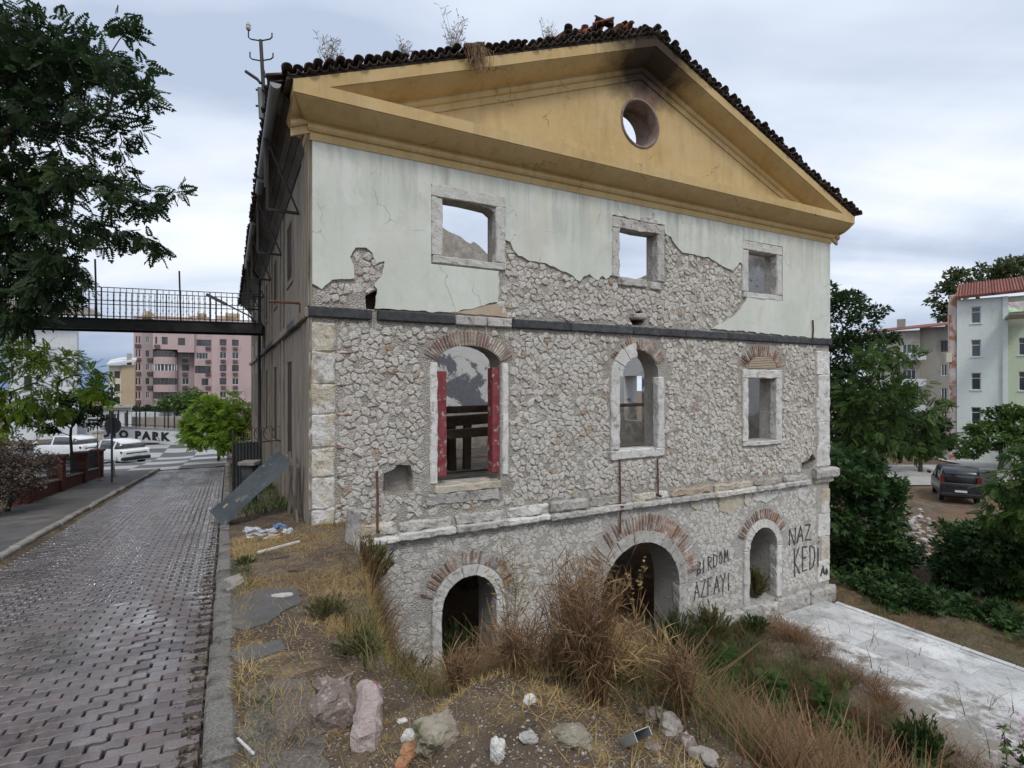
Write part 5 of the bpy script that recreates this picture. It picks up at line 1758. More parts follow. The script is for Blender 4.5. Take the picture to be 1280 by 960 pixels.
# white slatted gate with notice board
YG = 44.0
th = Thing('slatted_gate', (PX(102, YG), YG, -3.56), 'white slatted metal gate with a notice board beside the parked car', 'gate')
for i in range(13):
    x = PX(76 + i * 2.35, YG)
    m_ = MB().box(x, x + .09, YG, YG + .05, PZ(545, YG), PZ(519.5, YG)); th.add('slat', m_, MT['frame_white'])
for y in (520.5, 543):
    m_ = MB().box(PX(75, YG), PX(107, YG), YG + .051, YG + .1, PZ(y + 1, YG), PZ(y - .6, YG)); th.add('rail', m_, MT['frame_white'])
for x in (75, 107, 122.5):
    m_ = MB().box(PX(x, YG) - .07, PX(x, YG) + .07, YG - .02, YG + .14, -3.6, PZ(516.5, YG)); th.add('post', m_, MT['frame_white'])
m_ = MB().box(PX(107.8, YG), PX(121.8, YG), YG, YG + .05, PZ(545, YG), PZ(518, YG)); nb_ = th.add('notice_board', m_, MT['frame_white'])
for k, (y, h_) in enumerate(((521, 1.2), (525, 3), (530, 1.4), (537.5, 5))):
    n = 1 if k != 3 else 3
    for q in range(n):
        xa = 109.5 + q * 3.1; xb = 120 if n == 1 else xa + 1.8
        MB().box(PX(xa, YG), PX(xb, YG), YG - .012, YG - .002, PZ(y + h_ / 2, YG), PZ(y - h_ / 2, YG)).build('printed_line', MT['trim'], nb_)
# tan brick gate pier in front of it
th = Thing('gate_pier', (PX(121, 40), 40, -3.5), 'squat pale stone gate pier behind the white car', 'pier')
m_ = MB(); rough(m_, PX(117, 40), PX(126, 40), 39.8, 40.3, -3.6, PZ(541, 40), .015, .3, .02); th.add('shaft', m_, MT['cream_stone'])
m_ = MB(); rough(m_, PX(116, 40), PX(127, 40), 39.7, 40.4, PZ(541, 40) + .004, PZ(538, 40), .015, .3, .02); th.add('cap', m_, MT['grey_stone'])

# cars ------------------------------------------------------------------------
def car(name, label, loc, rz, st, paint, wheel_x, wr, group=None, glass_from=1, plate=True, tail=None, hw=.9):
    """st: stations (x, z_low, z_belt, z_roof, half width low, half width belt, half width roof); front is +x"""
    e = empty(name, loc, label, 'car' if name != 'van' else 'van', group, rz)
    def loft(rings, mat, nm, parent=e, closed=True):
        m_ = MB(); k = len(rings[0]); vs = [p for r_ in rings for p in r_]; fs = []
        for i in range(len(rings) - 1):
            for j in range(k if closed else k - 1):
                a, b = i * k + j, i * k + (j + 1) % k
                fs.append((a, b, b + k, a + k))
        if closed: fs += [tuple(range(k))[::-1], tuple((len(rings) - 1) * k + j for j in range(k))]
        return m_.add(vs, fs, .5).build(nm, mat, parent, True)
    body = []
    for (x, zl, zb, zr, wl, wb, wr_) in st:
        body.append([(x, -wl * .9, zl), (x, -wl, zl + .12), (x, -wb, (zl + zb) / 2 + .05), (x, -wb * .985, zb), (x, -wb * .9, zb + .015), (x, wb * .9, zb + .015), (x, wb * .985, zb), (x, wb, (zl + zb) / 2 + .05), (x, wl, zl + .12), (x, wl * .9, zl)])
    b_ = loft(body, paint, 'body')
    m = b_.modifiers.new('soft', 'BEVEL'); m.width = .03; m.segments = 2; m.limit_method = 'ANGLE'; m.angle_limit = R(35)
    cab = [s_ for s_ in st if s_[3] > s_[2] + .02]
    rg = [[(x, -wb * .93, zb), (x, -wr_, zr - .05), (x, wr_, zr - .05), (x, wb * .93, zb)] for (x, zl, zb, zr, wl, wb, wr_) in cab]
    loft(rg, MT['dark_glass'], 'window_glass')
    rg = [[(x, -wr_ * 1.01, zr - .06), (x, -wr_ * .9, zr), (x, wr_ * .9, zr), (x, wr_ * 1.01, zr - .06)] for (x, zl, zb, zr, wl, wb, wr_) in cab if zr > zb + .3]
    loft(rg, paint, 'roof')
    for i in glass_posts:
        if i >= len(cab): continue
        x, zl, zb, zr, wl, wb, wr_ = cab[i]
        for s_ in (-1, 1):
            m_ = MB(); m_.bar((x, s_ * wb * .94, zb - .02), (x, s_ * wr_ * 1.005, zr - .04), .12, .05, (0, 1, 0)); m_.build('pillar', paint, e)
    for wx in wheel_x:
        for s_ in (-1, 1):
            m_ = MB(); yo = s_ * (hw - .13)
            n = 18; vs, fs = [], []
            for y, r_ in ((yo - .11, wr * .9), (yo - .09, wr), (yo + .09, wr), (yo + .11, wr * .9)):
                for q in range(n): vs.append((wx + r_ * math.cos(2 * math.pi * q / n), y, wr + r_ * math.sin(2 * math.pi * q / n)))
            for l in range(3):
                for q in range(n): fs.append((l * n + q, l * n + (q + 1) % n, (l + 1) * n + (q + 1) % n, (l + 1) * n + q))
            fs += [tuple(range(n)), tuple(range(3 * n, 4 * n))]
            we = m_.add(vs, fs, .5).build('wheel', MT['rubber'], e)
            m_ = MB(); yy = yo + s_ * .116
            vs = [(wx, yy, wr)] + [(wx + wr * .62 * (1 if q % 2 == 0 else .9) * math.cos(2 * math.pi * q / 20), yy, wr + wr * .62 * (1 if q % 2 == 0 else .9) * math.sin(2 * math.pi * q / 20)) for q in range(20)]
            m_.add(vs, [(0, q + 1, (q + 1) % 20 + 1) for q in range(20)], .5).build('rim', MT['alloy'], we)
            m_ = MB(); vs, fs = [], []
            for q in range(13):
                a = math.pi * q / 12
                for r_ in (wr * 1.05, wr * 1.2): vs.append((wx + r_ * math.cos(a), s_ * (hw + .012), wr + r_ * math.sin(a)))
            m_.add(vs, [(2 * q, 2 * q + 2, 2 * q + 3, 2 * q + 1) for q in range(12)], .5).build('wheel_arch', MT['trim'], e)
    xr = st[0][0]
    m_ = MB(); rough(m_, xr - .07, xr + .25, -hw * .96, hw * .96, st[0][1] - .06, st[0][1] + .16, .004, .4, .05); m_.build('bumper', MT['trim'], e)
    for s_ in (-1, 1):
        x0, x1, y0, y1, z0, z1 = tail
        m_ = MB().box(x0, x1, s_ * y0, s_ * y1, z0, z1); m_.build('tail_light', MT['tail'], e)
        m_ = MB(); rough(m_, st[-1][0] - .9 + .3, st[-1][0] - .6 + .25, s_ * hw + (.0 if s_ > 0 else -.2), s_ * hw + (.2 if s_ > 0 else .0), st[2][2] + .0, st[2][2] + .18, .005, .2, .04)
        if name != 'van': pass
        m_.build('wing_mirror', paint, e)
    if plate:
        MB().box(xr - .085, xr - .06, -.26, .26, st[0][1] + .22, st[0][1] + .33).build('number_plate', MT['plate'], e)
    MB().box(xr - .03, xr + .02, -hw * .7, hw * .7, st[0][2] - .16, st[0][2] - .11).build('trim_strip', MT['trim'], e)
    return e
glass_posts = (1, 3, 5)
suv = [(-2.15, .42, .95, .96, .78, .82, .7), (-2.02, .30, 1.02, 1.04, .86, .88, .7), (-1.65, .28, 1.05, 1.42, .9, .92, .66), (-1.2, .28, 1.04, 1.56, .92, .93, .66), (-.4, .26, 1.02, 1.62, .92, .93, .68), (.4, .26, 1.0, 1.58, .92, .93, .67), (.85, .26, .99, 1.30, .92, .93, .70), (1.2, .26, .97, 1.0, .92, .92, .72), (1.85, .28, .90, .91, .88, .88, .7), (2.15, .36, .72, .73, .75, .76, .6)]
gx = lambda px, py, Y: P(px, py, Y)
cp = P(152, 572, 35.0)
car('car', 'white crossover car parked at the crossing behind the brick fence', (PX(146, 35.5), 35.5, float(road_z(34)) - .02), math.atan2(.42, -.9), suv, MT['car_white'], (-1.3, 1.35), .35, 'cars parked beyond the brick fence', tail=(-2.10, -1.90, .45, .88, .80, .95))
car('car', 'white car mostly hidden behind the brick fence pillars', (PX(86, 38.5), 38.5, float(road_z(35)) - .02), math.atan2(.2, -.98), suv, MT['car_white'], (-1.3, 1.35), .35, 'cars parked beyond the brick fence', tail=(-2.10, -1.90, .45, .88, .80, .95))
van = [(-2.05, .42, 1.08, 1.09, .82, .86, .72), (-1.98, .34, 1.12, 1.62, .86, .9, .74), (-1.85, .30, 1.12, 1.82, .88, .91, .74), (-.9, .30, 1.10, 1.87, .9, .92, .74), (.1, .30, 1.08, 1.86, .9, .92, .74), (.9, .30, 1.06, 1.74, .9, .92, .72), (1.35, .30, 1.04, 1.36, .9, .92, .74), (1.7, .30, 1.0, 1.02, .9, .9, .75), (2.1, .34, .86, .87, .82, .82, .7)]
car('van', 'dark blue family van parked on bare earth beyond the rubble', (PX(1193, 31.2), 31.2, -4.72), math.atan2(1, .62), van, MT['car_black'], (-1.35, 1.3), .32, tail=(-2.03, -1.92, .70, .89, 1.0, 1.5))

# grey bin by the van
YV = 33.0
th = Thing('waste_container', (PX(1232, YV), YV, -4.72), 'grey metal waste container beside the dark blue van', 'bin')
m_ = MB(); x0 = PX(1223, YV); m_.add([(x0 + .1, YV, -4.6), (x0 + 1.0, YV, -4.6), (x0 + 1.0, YV + .8, -4.6), (x0 + .1, YV + .8, -4.6), (x0, YV - .1, -3.5), (x0 + 1.1, YV - .1, -3.5), (x0 + 1.1, YV + .9, -3.5), (x0, YV + .9, -3.5)], [(3, 2, 1, 0), (0, 1, 5, 4), (1, 2, 6, 5), (2, 3, 7, 6), (3, 0, 4, 7)])
th.add('body', m_, MT['galv'])
m_ = MB(); m_.add([(x0 - .03, YV - .13, -3.5), (x0 + 1.13, YV - .13, -3.5), (x0 + 1.13, YV + .93, -3.5), (x0 - .03, YV + .93, -3.5), (x0 + .1, YV + .1, -3.3), (x0 + 1.0, YV + .1, -3.3), (x0 + 1.0, YV + .7, -3.3), (x0 + .1, YV + .7, -3.3)], [(4, 5, 6, 7), (0, 1, 5, 4), (1, 2, 6, 5), (2, 3, 7, 6), (3, 0, 4, 7)]); th.add('lid', m_, MT['galv'])
for q in (.15, .95):
    m_ = MB(); m_.tube([(x0 + q, YV + .06, -4.66), (x0 + q, YV + .14, -4.66)], .07, 10); th.add('wheel', m_, MT['rubber'])

# lane by the apartments
def flat_strip(name, pts_, z, mat):
    m_ = MB(); m_.add([(x, y, z) for x, y in pts_], [tuple(range(len(pts_)))], .5); return tag(m_.build(name, mat), kind='structure')
MT['pale_lane'] = simple('pale_worn_lane', (.34, .325, .30), (.44, .42, .395), 1.2, .9, .4, 30, .01, 0, (.25, .235, .21), .8, .56, .7)
flat_strip('lane', [(20, 34.5), (80, 36.5), (80, 43.5), (42, 43.6), (45, 75), (39.5, 75), (36.5, 43.6), (22, 43)], -4.66, MT['pale_lane'])

# mint apartment house on the right
YM = 0.0
th = Bld('apartment_house', 'pale mint apartment house with red tiled roof', 1222, 45.0, -38.5, -4.75)
wr_ = [(1214, 1226.5, y0, y1, dict(mull=0, trans=.35, sill=True)) for y0, y1 in ((383, 404), (424.5, 446), (466, 487.5), (509, 530))]
x0, x1, z0, z1 = th.x(1196, YM), th.x(1253, YM), -4.8, th.z(373, YM)
hl = [rect(th.x(a, YM), th.x(b, YM), th.z(d, YM), th.z(c, YM)) for a, b, c, d, _ in wr_]
m_ = slab_with_holes([(x0, z0), (x1, z0), (x1, z1), (x0, z1)], hl, YM, YM + .35); m_.box(x0, x1, YM + .36, YM + 10, z0, z1, .5)
th.add('wall', m_, MT['mint_wall'])
for h in hl: window(th, None, h[0][0], h[1][0], h[0][1], h[2][1], YM, mull=0, trans=.45, depth=.2, sill=True)
wr2 = [(1274, 1283, y0, y1) for y0, y1 in ((424, 445), (465, 488), (508, 529))]
x2, x3 = th.x(1260, YM), th.x(1345, YM)
hl = [rect(th.x(a, YM), th.x(b, YM), th.z(d, YM), th.z(c, YM)) for a, b, c, d in wr2]
m_ = slab_with_holes([(x2, z0), (x3, z0), (x3, z1), (x2, z1)], hl, YM + .25, YM + .6); m_.box(x2, x3, YM + .61, YM + 10, z0, z1, .5)
th.add('wall', m_, MT['green_wall'])
for h in hl: window(th, None, h[0][0], h[1][0], h[0][1], h[2][1], YM + .25, mull=0, trans=.45, depth=.2, sill=True)
m_ = MB().box(x1 + .003, x2 - .003, YM - .18, YM + 1, z0, z1 - .01); th.add('pier', m_, MT['mint_wall'])
m_ = MB(); rough(m_, th.x(1186.5, YM), x0 - .004, YM + .1, YM + 10, z0, th.z(366, YM), .05, 1.0, .04); th.add('flank_wall', m_, MT['rust_wall'])
m_ = MB().box(th.x(1183, YM), th.x(1190, YM), YM - .12, YM + .09, th.z(452, YM), th.z(440, YM)); th.add('meter_box', m_, MT['cream_wall'])
m_ = MB(); e0, e1 = th.x(1194, YM), th.x(1350, YM)
m_.add([(e0, YM - .7, z1 - .02), (e1, YM - .7, z1 + .25), (e1, YM + 5, th.z(352, YM + 5)), (e0 + .4, YM + 5, th.z(356, YM + 5)), (e0, YM - .7, z1 + .14), (e1, YM - .7, z1 + .41), (e1, YM + 5, th.z(350, YM + 5)), (e0 + .4, YM + 5, th.z(354, YM + 5))], [(0, 1, 2, 3), (4, 7, 6, 5), (0, 4, 5, 1), (1, 5, 6, 2), (2, 6, 7, 3), (3, 7, 4, 0)])
rf_ = th.add('roof', m_, MT['roof_far'])
m_ = MB()
for i in range(56):
    x = e0 + .1 + i * .19
    if x > e1 - .3: break
    q = (x - e0) / (e1 - e0)
    m_.tube([(x, YM - .78, z1 + .16 + .27 * q), (x + .25, YM + 4.9, th.z(354 - 4 * q, YM + 5) + .02)], .07, 5)
m_.build('tile_course', MT['roof_far'], rf_)['kind'] = 'stuff'
m_ = MB().box(th.x(1262, -4), th.x(1300, -4), -4, -.02, th.z(396, -4), th.z(393, -4)); bal = th.add('balcony', m_, MT['grey_wall'])
g = G('patchwork_awning_cloth'); vc = g.voro(1.6, out='Color'); MT['cloth'] = g.done(g.mix(.75, g.ramp(g.noise(3.5, 2), [(.3, (.5, .5, .52)), (.45, (.45, .06, .09)), (.6, (.55, .55, .56)), (.7, (.03, .03, .04))], 'CONSTANT'), vc), .9)
m_ = MB(); rough(m_, th.x(1262, -4) - .1, th.x(1300, -4), -4.1, -3.94, th.z(393, -4) + .003, th.z(381, -4), .05, .25, .02); m_.build('patterned_cloth', MT['cloth'], bal)

# older grey apartments behind it
YQ = 0.0
th = Bld('apartment_house', 'weathered grey apartment house with red roof and chimney', 1140, 63.0, -36, -4.75)
wall_panel(th, 1082, 1117, 415, 582, YQ, 9, MT['cream_wall'], [(1096, 1106, y, y + 16, fw_) for y in (430, 460, 490, 520)])
wall_panel(th, 1117.1, 1150, 413, 582, YQ - .8, 9, MT['grey_wall'], [(1128, 1145, 430, 446, dict(frame=MT['frame_white'], mull=2)), (1128, 1145, 462, 478, dict(frame=MT['frame_white'], mull=2)), (1128, 1145, 494, 510, dict(frame=MT['frame_white'], mull=2))])
wall_panel(th, 1150.1, 1200, 410, 582, YQ, 9, MT['grey_wall'], [(1176, 1188, 427, 441, dict(frame=MT['frame_dark'], mull=2)), (1176.5, 1184, 456, 470, fw_), (1176.5, 1184, 485, 499, fw_), (1176.5, 1184, 513, 527, fw_)])
for y in (446, 478, 510):
    m_ = MB(); rough(m_, th.x(1121, YQ), th.x(1157, YQ), YQ - 2.0, YQ - .82, th.z(y + 5, YQ), th.z(y - 4, YQ), .02, .8, .03); th.add('balcony', m_, MT['white_wall'])
m_ = MB(); m_.add([(th.x(1078, YQ), YQ - 1.4, th.z(416, YQ)), (th.x(1204, YQ), YQ - 1.4, th.z(409, YQ)), (th.x(1204, YQ), YQ + 5, th.z(401, YQ)), (th.x(1078, YQ), YQ + 5, th.z(408, YQ)), (th.x(1078, YQ), YQ - 1.4, th.z(414.5, YQ)), (th.x(1204, YQ), YQ - 1.4, th.z(407.5, YQ)), (th.x(1204, YQ), YQ + 5, th.z(399, YQ)), (th.x(1078, YQ), YQ + 5, th.z(406, YQ))], [(0, 1, 2, 3), (4, 7, 6, 5), (0, 4, 5, 1), (1, 5, 6, 2), (2, 6, 7, 3), (3, 7, 4, 0)])
rf_ = th.add('roof', m_, MT['roof_far'])
m_ = MB().box(th.x(1121, YQ), th.x(1132, YQ), YQ + 1, YQ + 2, th.z(408, YQ), th.z(397, YQ)); m_.build('chimney', MT['grey_wall'], rf_)

# footbridge between the mill and the houses --------------------------------------
b0 = wp(.0, 13.5, 0); bd = Vector((-6.7, -2.15, 0)).normalized()
LB = 12.5; ZB = 3.80
th = Thing('footbridge', tuple(b0 + bd * (LB / 2) + Vector((0, 0, ZB))), 'narrow dark steel footbridge with ornate railing crossing over the street', 'bridge')
bn = Vector((-bd.y, bd.x, 0))
def bp(s, o, z): return b0 + bd * s + bn * o + Vector((0, 0, z))
for o in (-.55, .55):
    m_ = MB(); m_.bar(bp(.02, o, ZB + .19), bp(LB, o, ZB + .19), .10, .38); gd = th.add('girder', m_, MT['steel'])
    for z_ in (.01, .37):
        m_ = MB(); m_.bar(bp(.02, o - .02, ZB + z_), bp(LB, o - .02, ZB + z_), .2, .03); m_.build('flange', MT['steel'], gd)
m_ = MB(); m_.bar(bp(.02, 0, ZB + .30), bp(LB, 0, ZB + .30), .96, .05); th.add('deck', m_, MT['timber'])
for o in (-.55, .55):
    for z_ in (.46, 1.02, 1.48):
        m_ = MB(); m_.tube([bp(.02, o, ZB + z_), bp(LB, o, ZB + z_)], .016, 5); th.add('rail', m_, MT['steel'])
    n = int(LB / .19)
    for i in range(n):
        s_ = .1 + i * .19
        m_ = MB(); m_.tube([bp(s_, o, ZB + .4), bp(s_, o, ZB + 1.48)], .011 if i % 9 else .022, 4)
        for z_ in (.72, 1.2):
            m_.tube([bp(s_ - .03, o, ZB + z_), bp(s_, o, ZB + z_ + .05), bp(s_ + .03, o, ZB + z_), bp(s_, o, ZB + z_ - .05)], .008, 3)
        th.add('baluster', m_, MT['steel'])
for s_, h_ in ((2.75, 1.9), (5.35, 2.15)):
    m_ = MB(); m_.tube([bp(s_, .6, ZB + .3), bp(s_ + .05, .6, ZB + .3 + h_)], .03, 6); th.add('post', m_, MT['steel'])
# lamp arm on the bridge end
th = Thing('street_lamp', tuple(bp(.4, .62, ZB + .4)), 'grey lamp arm leaning out over the footbridge railing beside the mill', 'street lamp')
la, lb_ = P(312, 395, 20.0), P(258, 368, 19.4)
m_ = MB(); m_.tube([bp(.25, .64, ZB + .40), la, la.lerp(lb_, .55)], [.03, .028, .025], 6); th.add('arm', m_, MT['galv'])
m_ = MB(); d_ = (lb_ - la).normalized(); m_.bar(la.lerp(lb_, .55), lb_, .22, .09); th.add('lamp_head', m_, MT['galv'])

# electric mast on the mill's eave
mp = wp(-.66, 1.75, 0)
def mz(py): return PZ(py, mp.y)
th = Thing('power_mast', (mp.x, mp.y, mz(215)), 'rusty steel mast with insulator hooks fixed to the mill eave', 'mast')
m_ = MB(); m_.tube([(mp.x + .05, mp.y, mz(235)), (mp.x + .02, mp.y, mz(140)), (mp.x - .06, mp.y, mz(50))], [.045, .04, .035], 8); th.add('pole', m_, MT['steel'])
m_ = MB(); m_.tube([(mp.x - .02, mp.y - .05, mz(150)), (mp.x - .05, mp.y - .05, mz(112))], .05, 8); th.add('sleeve', m_, MT['galv'])
for py, hooks in ((49, ((-.25, .20), (.21, .12))), (74, ((-.22, .14), (.23, .12)))):
    for dx, up in hooks:
        m_ = MB(); m_.tube([(mp.x - .05, mp.y, mz(py + 2)), (mp.x - .05 + dx * .8, mp.y, mz(py)), (mp.x - .05 + dx, mp.y, mz(py) + .04), (mp.x - .05 + dx, mp.y, mz(py) + up)], .014, 5)
        h_ = th.add('insulator_hook', m_, MT['steel'])
        if dx == -.25:
            m_ = MB(); m_.tube([(mp.x - .05 + dx, mp.y, mz(py) + up - .02 + q * .03) for q in range(6)], [.035, .05, .04, .048, .035, .02], 10); m_.build('insulator', MT['ceramic'], h_)
m_ = MB(); m_.tube([(mp.x - .04, mp.y - .05, mz(106)), (mp.x - .10, mp.y - .05, mz(101)), (mp.x - .33, mp.y - .05, mz(91))], .03, 6); th.add('conduit', m_, MT['steel'])
m_ = MB(); m_.tube([(mp.x - .0, mp.y, mz(88)), (mp.x + .08, mp.y - .1, mz(100)), (mp.x + .22, mp.y - .3, mz(104))], .02, 6); th.add('cable', m_, MT['trim'])
for py in (114, 134):
    m_ = MB(); m_.bar((mp.x - .13, mp.y - .05, mz(py)), (mp.x + .10, mp.y - .05, mz(py)), .03, .03); th.add('clamp', m_, MT['steel'])

# brick fence on the left pavement ---------------------------------------------------
FB = [8.9, 12.2, 15.3, 18.2]
th = Thing('brick_fence', tuple(wp(-6.1, 13, float(road_z(13)))), 'dark red brick fence with iron railings along the left pavement', 'fence')
for i, b in enumerate(FB):
    zg = float(road_z(b)) + .06
    for k in range(13):
        M_ = Matrix.Translation(wp(-6.12, b, zg + k * .085)) @ Matrix.Rotation(UA, 4, 'Z')
        m_ = MB(); rough(m_, -.2, .2, -.2, .2, .0, .077, .006, .2, .008, M=M_)
        if k == 0: pil = th.add('pillar', m_, MT['brick_pillar'])
        else: m_.build('brick_course', MT['brick_pillar'], pil)
    M_ = Matrix.Translation(wp(-6.12, b, zg + 13 * .085)) @ Matrix.Rotation(UA, 4, 'Z')
    m_ = MB(); rough(m_, -.26, .26, -.26, .26, 0, .09, .008, .2, .012, M=M_); m_.build('cap', MT['brick_pillar'], pil)
    if i < len(FB) - 1:
        b1_ = FB[i + 1]
        zg1 = float(road_z(b1_)) + .06
        p, q = wp(-6.12, b + .205, zg), wp(-6.12, b1_ - .205, zg1)
        m_ = MB(); m_.bar(p + Vector((0, 0, .2)), q + Vector((0, 0, .2)), .24, .42); th.add('base_wall', m_, MT['brick_pillar'])
        m_ = MB(); m_.bar(p + Vector((0, 0, .435)), q + Vector((0, 0, .435)), .3, .05); th.add('coping', m_, MT['concrete'])
        for z_ in (.56, .98):
            m_ = MB(); m_.bar(p + Vector((0, 0, z_)), q + Vector((0, 0, z_)), .03, .04); th.add('rail', m_, MT['steel'])
        for k in range(1, 20):
            r_ = p.lerp(q, k / 20)
            m_ = MB(); m_.tube([r_ + Vector((0, 0, .46)), r_ + Vector((0, 0, 1.12))], .011, 4); th.add('baluster', m_, MT['steel'])
# round road sign seen from behind
sp = wp(-4.95, 13.9, 0); zg = float(road_z(13.9)) + .10
th = Thing('road_sign', (sp.x, sp.y, zg), 'round road sign seen from its grey back on tall post', 'road sign')
m_ = MB(); m_.tube([(sp.x, sp.y, zg - .05), (sp.x, sp.y, PZ(483, sp.y))], .035, 8); th.add('post', m_, MT['galv'])
m_ = MB(); zc_ = PZ(532, sp.y)
m_.tube([(sp.x, sp.y + .04, zc_), (sp.x, sp.y + .055, zc_)], .30, 24); sg = th.add('disc', m_, MT['sign_back'])
m_ = MB(); m_.bar((sp.x - .16, sp.y + .03, zc_ + .1), (sp.x + .16, sp.y + .03, zc_ + .1), .02, .03); m_.build('bracket', MT['galv'], sg)
m_ = MB(); m_.tube([(sp.x, sp.y, zg), (sp.x, sp.y, zg + .03)], .12, 10); th.add('base', m_, MT['concrete'])
# second sign, a round board with warm face, farther on
YS = 37.0
th = Thing('road_sign', (PX(122, YS), YS, -3.5), 'small round cream and orange sign on thin post near the gate', 'road sign')
m_ = MB(); m_.tube([(PX(122, YS), YS, -3.6), (PX(122, YS), YS, PZ(505, YS))], .03, 6); th.add('post', m_, MT['galv'])
m_ = MB(); m_.tube([(PX(122, YS), YS - .06, PZ(503, YS)), (PX(122, YS), YS - .03, PZ(503, YS))], .26, 20); sg = th.add('disc', m_, MT['plate'])
MT['orange'] = simple('orange_print', (.55, .16, .06), (.62, .22, .10), 3, .5, .02, 10, .001, 0)
m_ = MB(); m_.tube([(PX(122, YS) + .26 * math.cos(a), YS - .068, PZ(503, YS) + .26 * math.sin(a)) for a in [2 * math.pi * i / 20 for i in range(21)]], .03, 4); m_.build('ring', MT['orange'], sg)
m_ = MB(); m_.bar((PX(122, YS) - .12, YS - .07, PZ(503, YS) + .06), (PX(122, YS) + .12, YS - .07, PZ(503, YS) - .08), .05, .02, (0, 1, 0)); m_.build('mark', MT['orange'], sg)
# short posts at the kerb corner
for k, (px, py, Y_, hh_) in enumerate(((143, 590, 22.5, .75), (125, 596, 20.5, 1.5))):
    q = P(px, 480, Y_); a_, b_ = ab(q.x, q.y); zg = float(road_z(b_)) + .1
    th = Thing('bollard', (q.x, q.y, zg), ('short leaning pale post at the rounded kerb corner', 'thin tall stake standing beside the road sign')[k], 'post')
    m_ = MB(); m_.tube([(q.x, q.y, zg - .05), (q.x - .05, q.y, zg + hh_ * .6), (q.x - .10, q.y, zg + hh_)], [.05, .045, .03] if k == 0 else .02, 6); th.add('post', m_, MT['cream_stone'] if k == 0 else MT['timber_grey'])
    m_ = MB(); m_.tube([(q.x, q.y, zg - .04), (q.x, q.y, zg + .04)], .09, 8); th.add('base', m_, MT['concrete'])
# ------------------------------------------------------------------ trees and shrubs
def leaf_simple(w=.30):
    v = np.array([(0, 0, 0), (.45, w, .03), (1, 0, -.10), (.45, -w, .03)], float)
    return v, np.array([[0, 1, 2, 3]])
def leaf_pinnate(n=9, ll=.26, lw=.075, droop=.35):
    vs, fs = [], []
    def quad(p, d, l, w):
        o = len(vs)
        px_, py_ = -d[1], d[0]
        for a, s_ in ((0, 0), (.5, 1), (1, 0), (.5, -1)):
            x, y = p[0] + d[0] * l * a + px_ * w * s_, p[1] + d[1] * l * a + py_ * w * s_
            vs.append((x, y, p[2] - .12 * a * l - droop * 0))
        fs.append((o, o + 1, o + 2, o + 3))
    for i in range(n):
        q = (i + 1) / n
        z = -droop * q * q
        l = ll * (.75 + .5 * math.sin(math.pi * min(q + .15, 1)))
        for s_ in (-1, 1):
            quad((q * .95, 0, z), (.42, s_ * .9), l, lw)
    quad((.95, 0, -droop), (1, 0), ll, lw)
    # the stalk
    o = len(vs); vs += [(0, .008, 0), (0, -.008, 0), (.95, -.006, -droop * .9), (.95, .006, -droop * .9)]; fs.append((o, o + 1, o + 2, o + 3))
    return np.array(vs, float), np.array(fs)
def leaf_lobed():
    vs, fs = [], []
    for ang, l in ((0, 1), (.75, .75), (-.75, .75)):
        c, s_ = math.cos(ang), math.sin(ang); o = len(vs)
        for a, w in ((0.05, 0), (.55, .17), (1, 0), (.55, -.17)):
            x, y = a * l, w
            vs.append((x * c - y * s_, x * s_ + y * c, -.12 * a * a)); 
        fs.append((o, o + 1, o + 2, o + 3))
    return np.array(vs, float), np.array(fs)
def frames(d, nrm):
    d = d / np.linalg.norm(d, axis=1, keepdims=True)
    y = np.cross(nrm, d); y /= np.linalg.norm(y, axis=1, keepdims=True) + 1e-9
    z = np.cross(d, y)
    return np.stack([d, y, z], 2)
def scatter(name, tv, tf, pos, rot, scl, rnd, mat, parent=None, loc=None):
    VV = np.einsum('nij,kj->nki', rot, tv) * scl[:, None, None] + pos[:, None, :]
    FF = tf[None] + (np.arange(len(pos)) * len(tv))[:, None, None]
    return np_mesh(name, VV.reshape(-1, 3), FF.reshape(-1, tf.shape[1]), np.repeat(rnd, len(tv)), mat, parent, loc)
def foliage(centers, crad, per, tv, tf, size, mat, parent, loc, droop=.2, updir=.6, name='foliage', axis_c=None):
    n = len(centers)
    c = np.repeat(centers, per, 0); cr = np.repeat(rng.random(n), per); rr = np.repeat(crad, per)
    dirs = rng.normal(size=(n * per, 3)); dirs /= np.linalg.norm(dirs, axis=1, keepdims=True)
    dirs[:, 2] *= .7
    pos = c + dirs * (rr * rng.random(n * per) ** .5)[:, None]
    out = dirs * .8 + rng.normal(size=dirs.shape) * .5
    if axis_c is not None:
        o2 = pos - axis_c; o2 /= np.linalg.norm(o2, axis=1, keepdims=True) + 1e-6; out += o2 * .5
    out[:, 2] -= droop
    nrm = np.array([0, 0, updir]) + rng.normal(size=dirs.shape) * .45
    rot = frames(out, nrm)
    scl = size * rng.uniform(.65, 1.25, n * per)
    rnd = np.clip(.55 * cr + .45 * rng.random(n * per), 0, .999)
    return scatter(name, tv, tf, pos, rot, scl, rnd, mat, parent, loc)
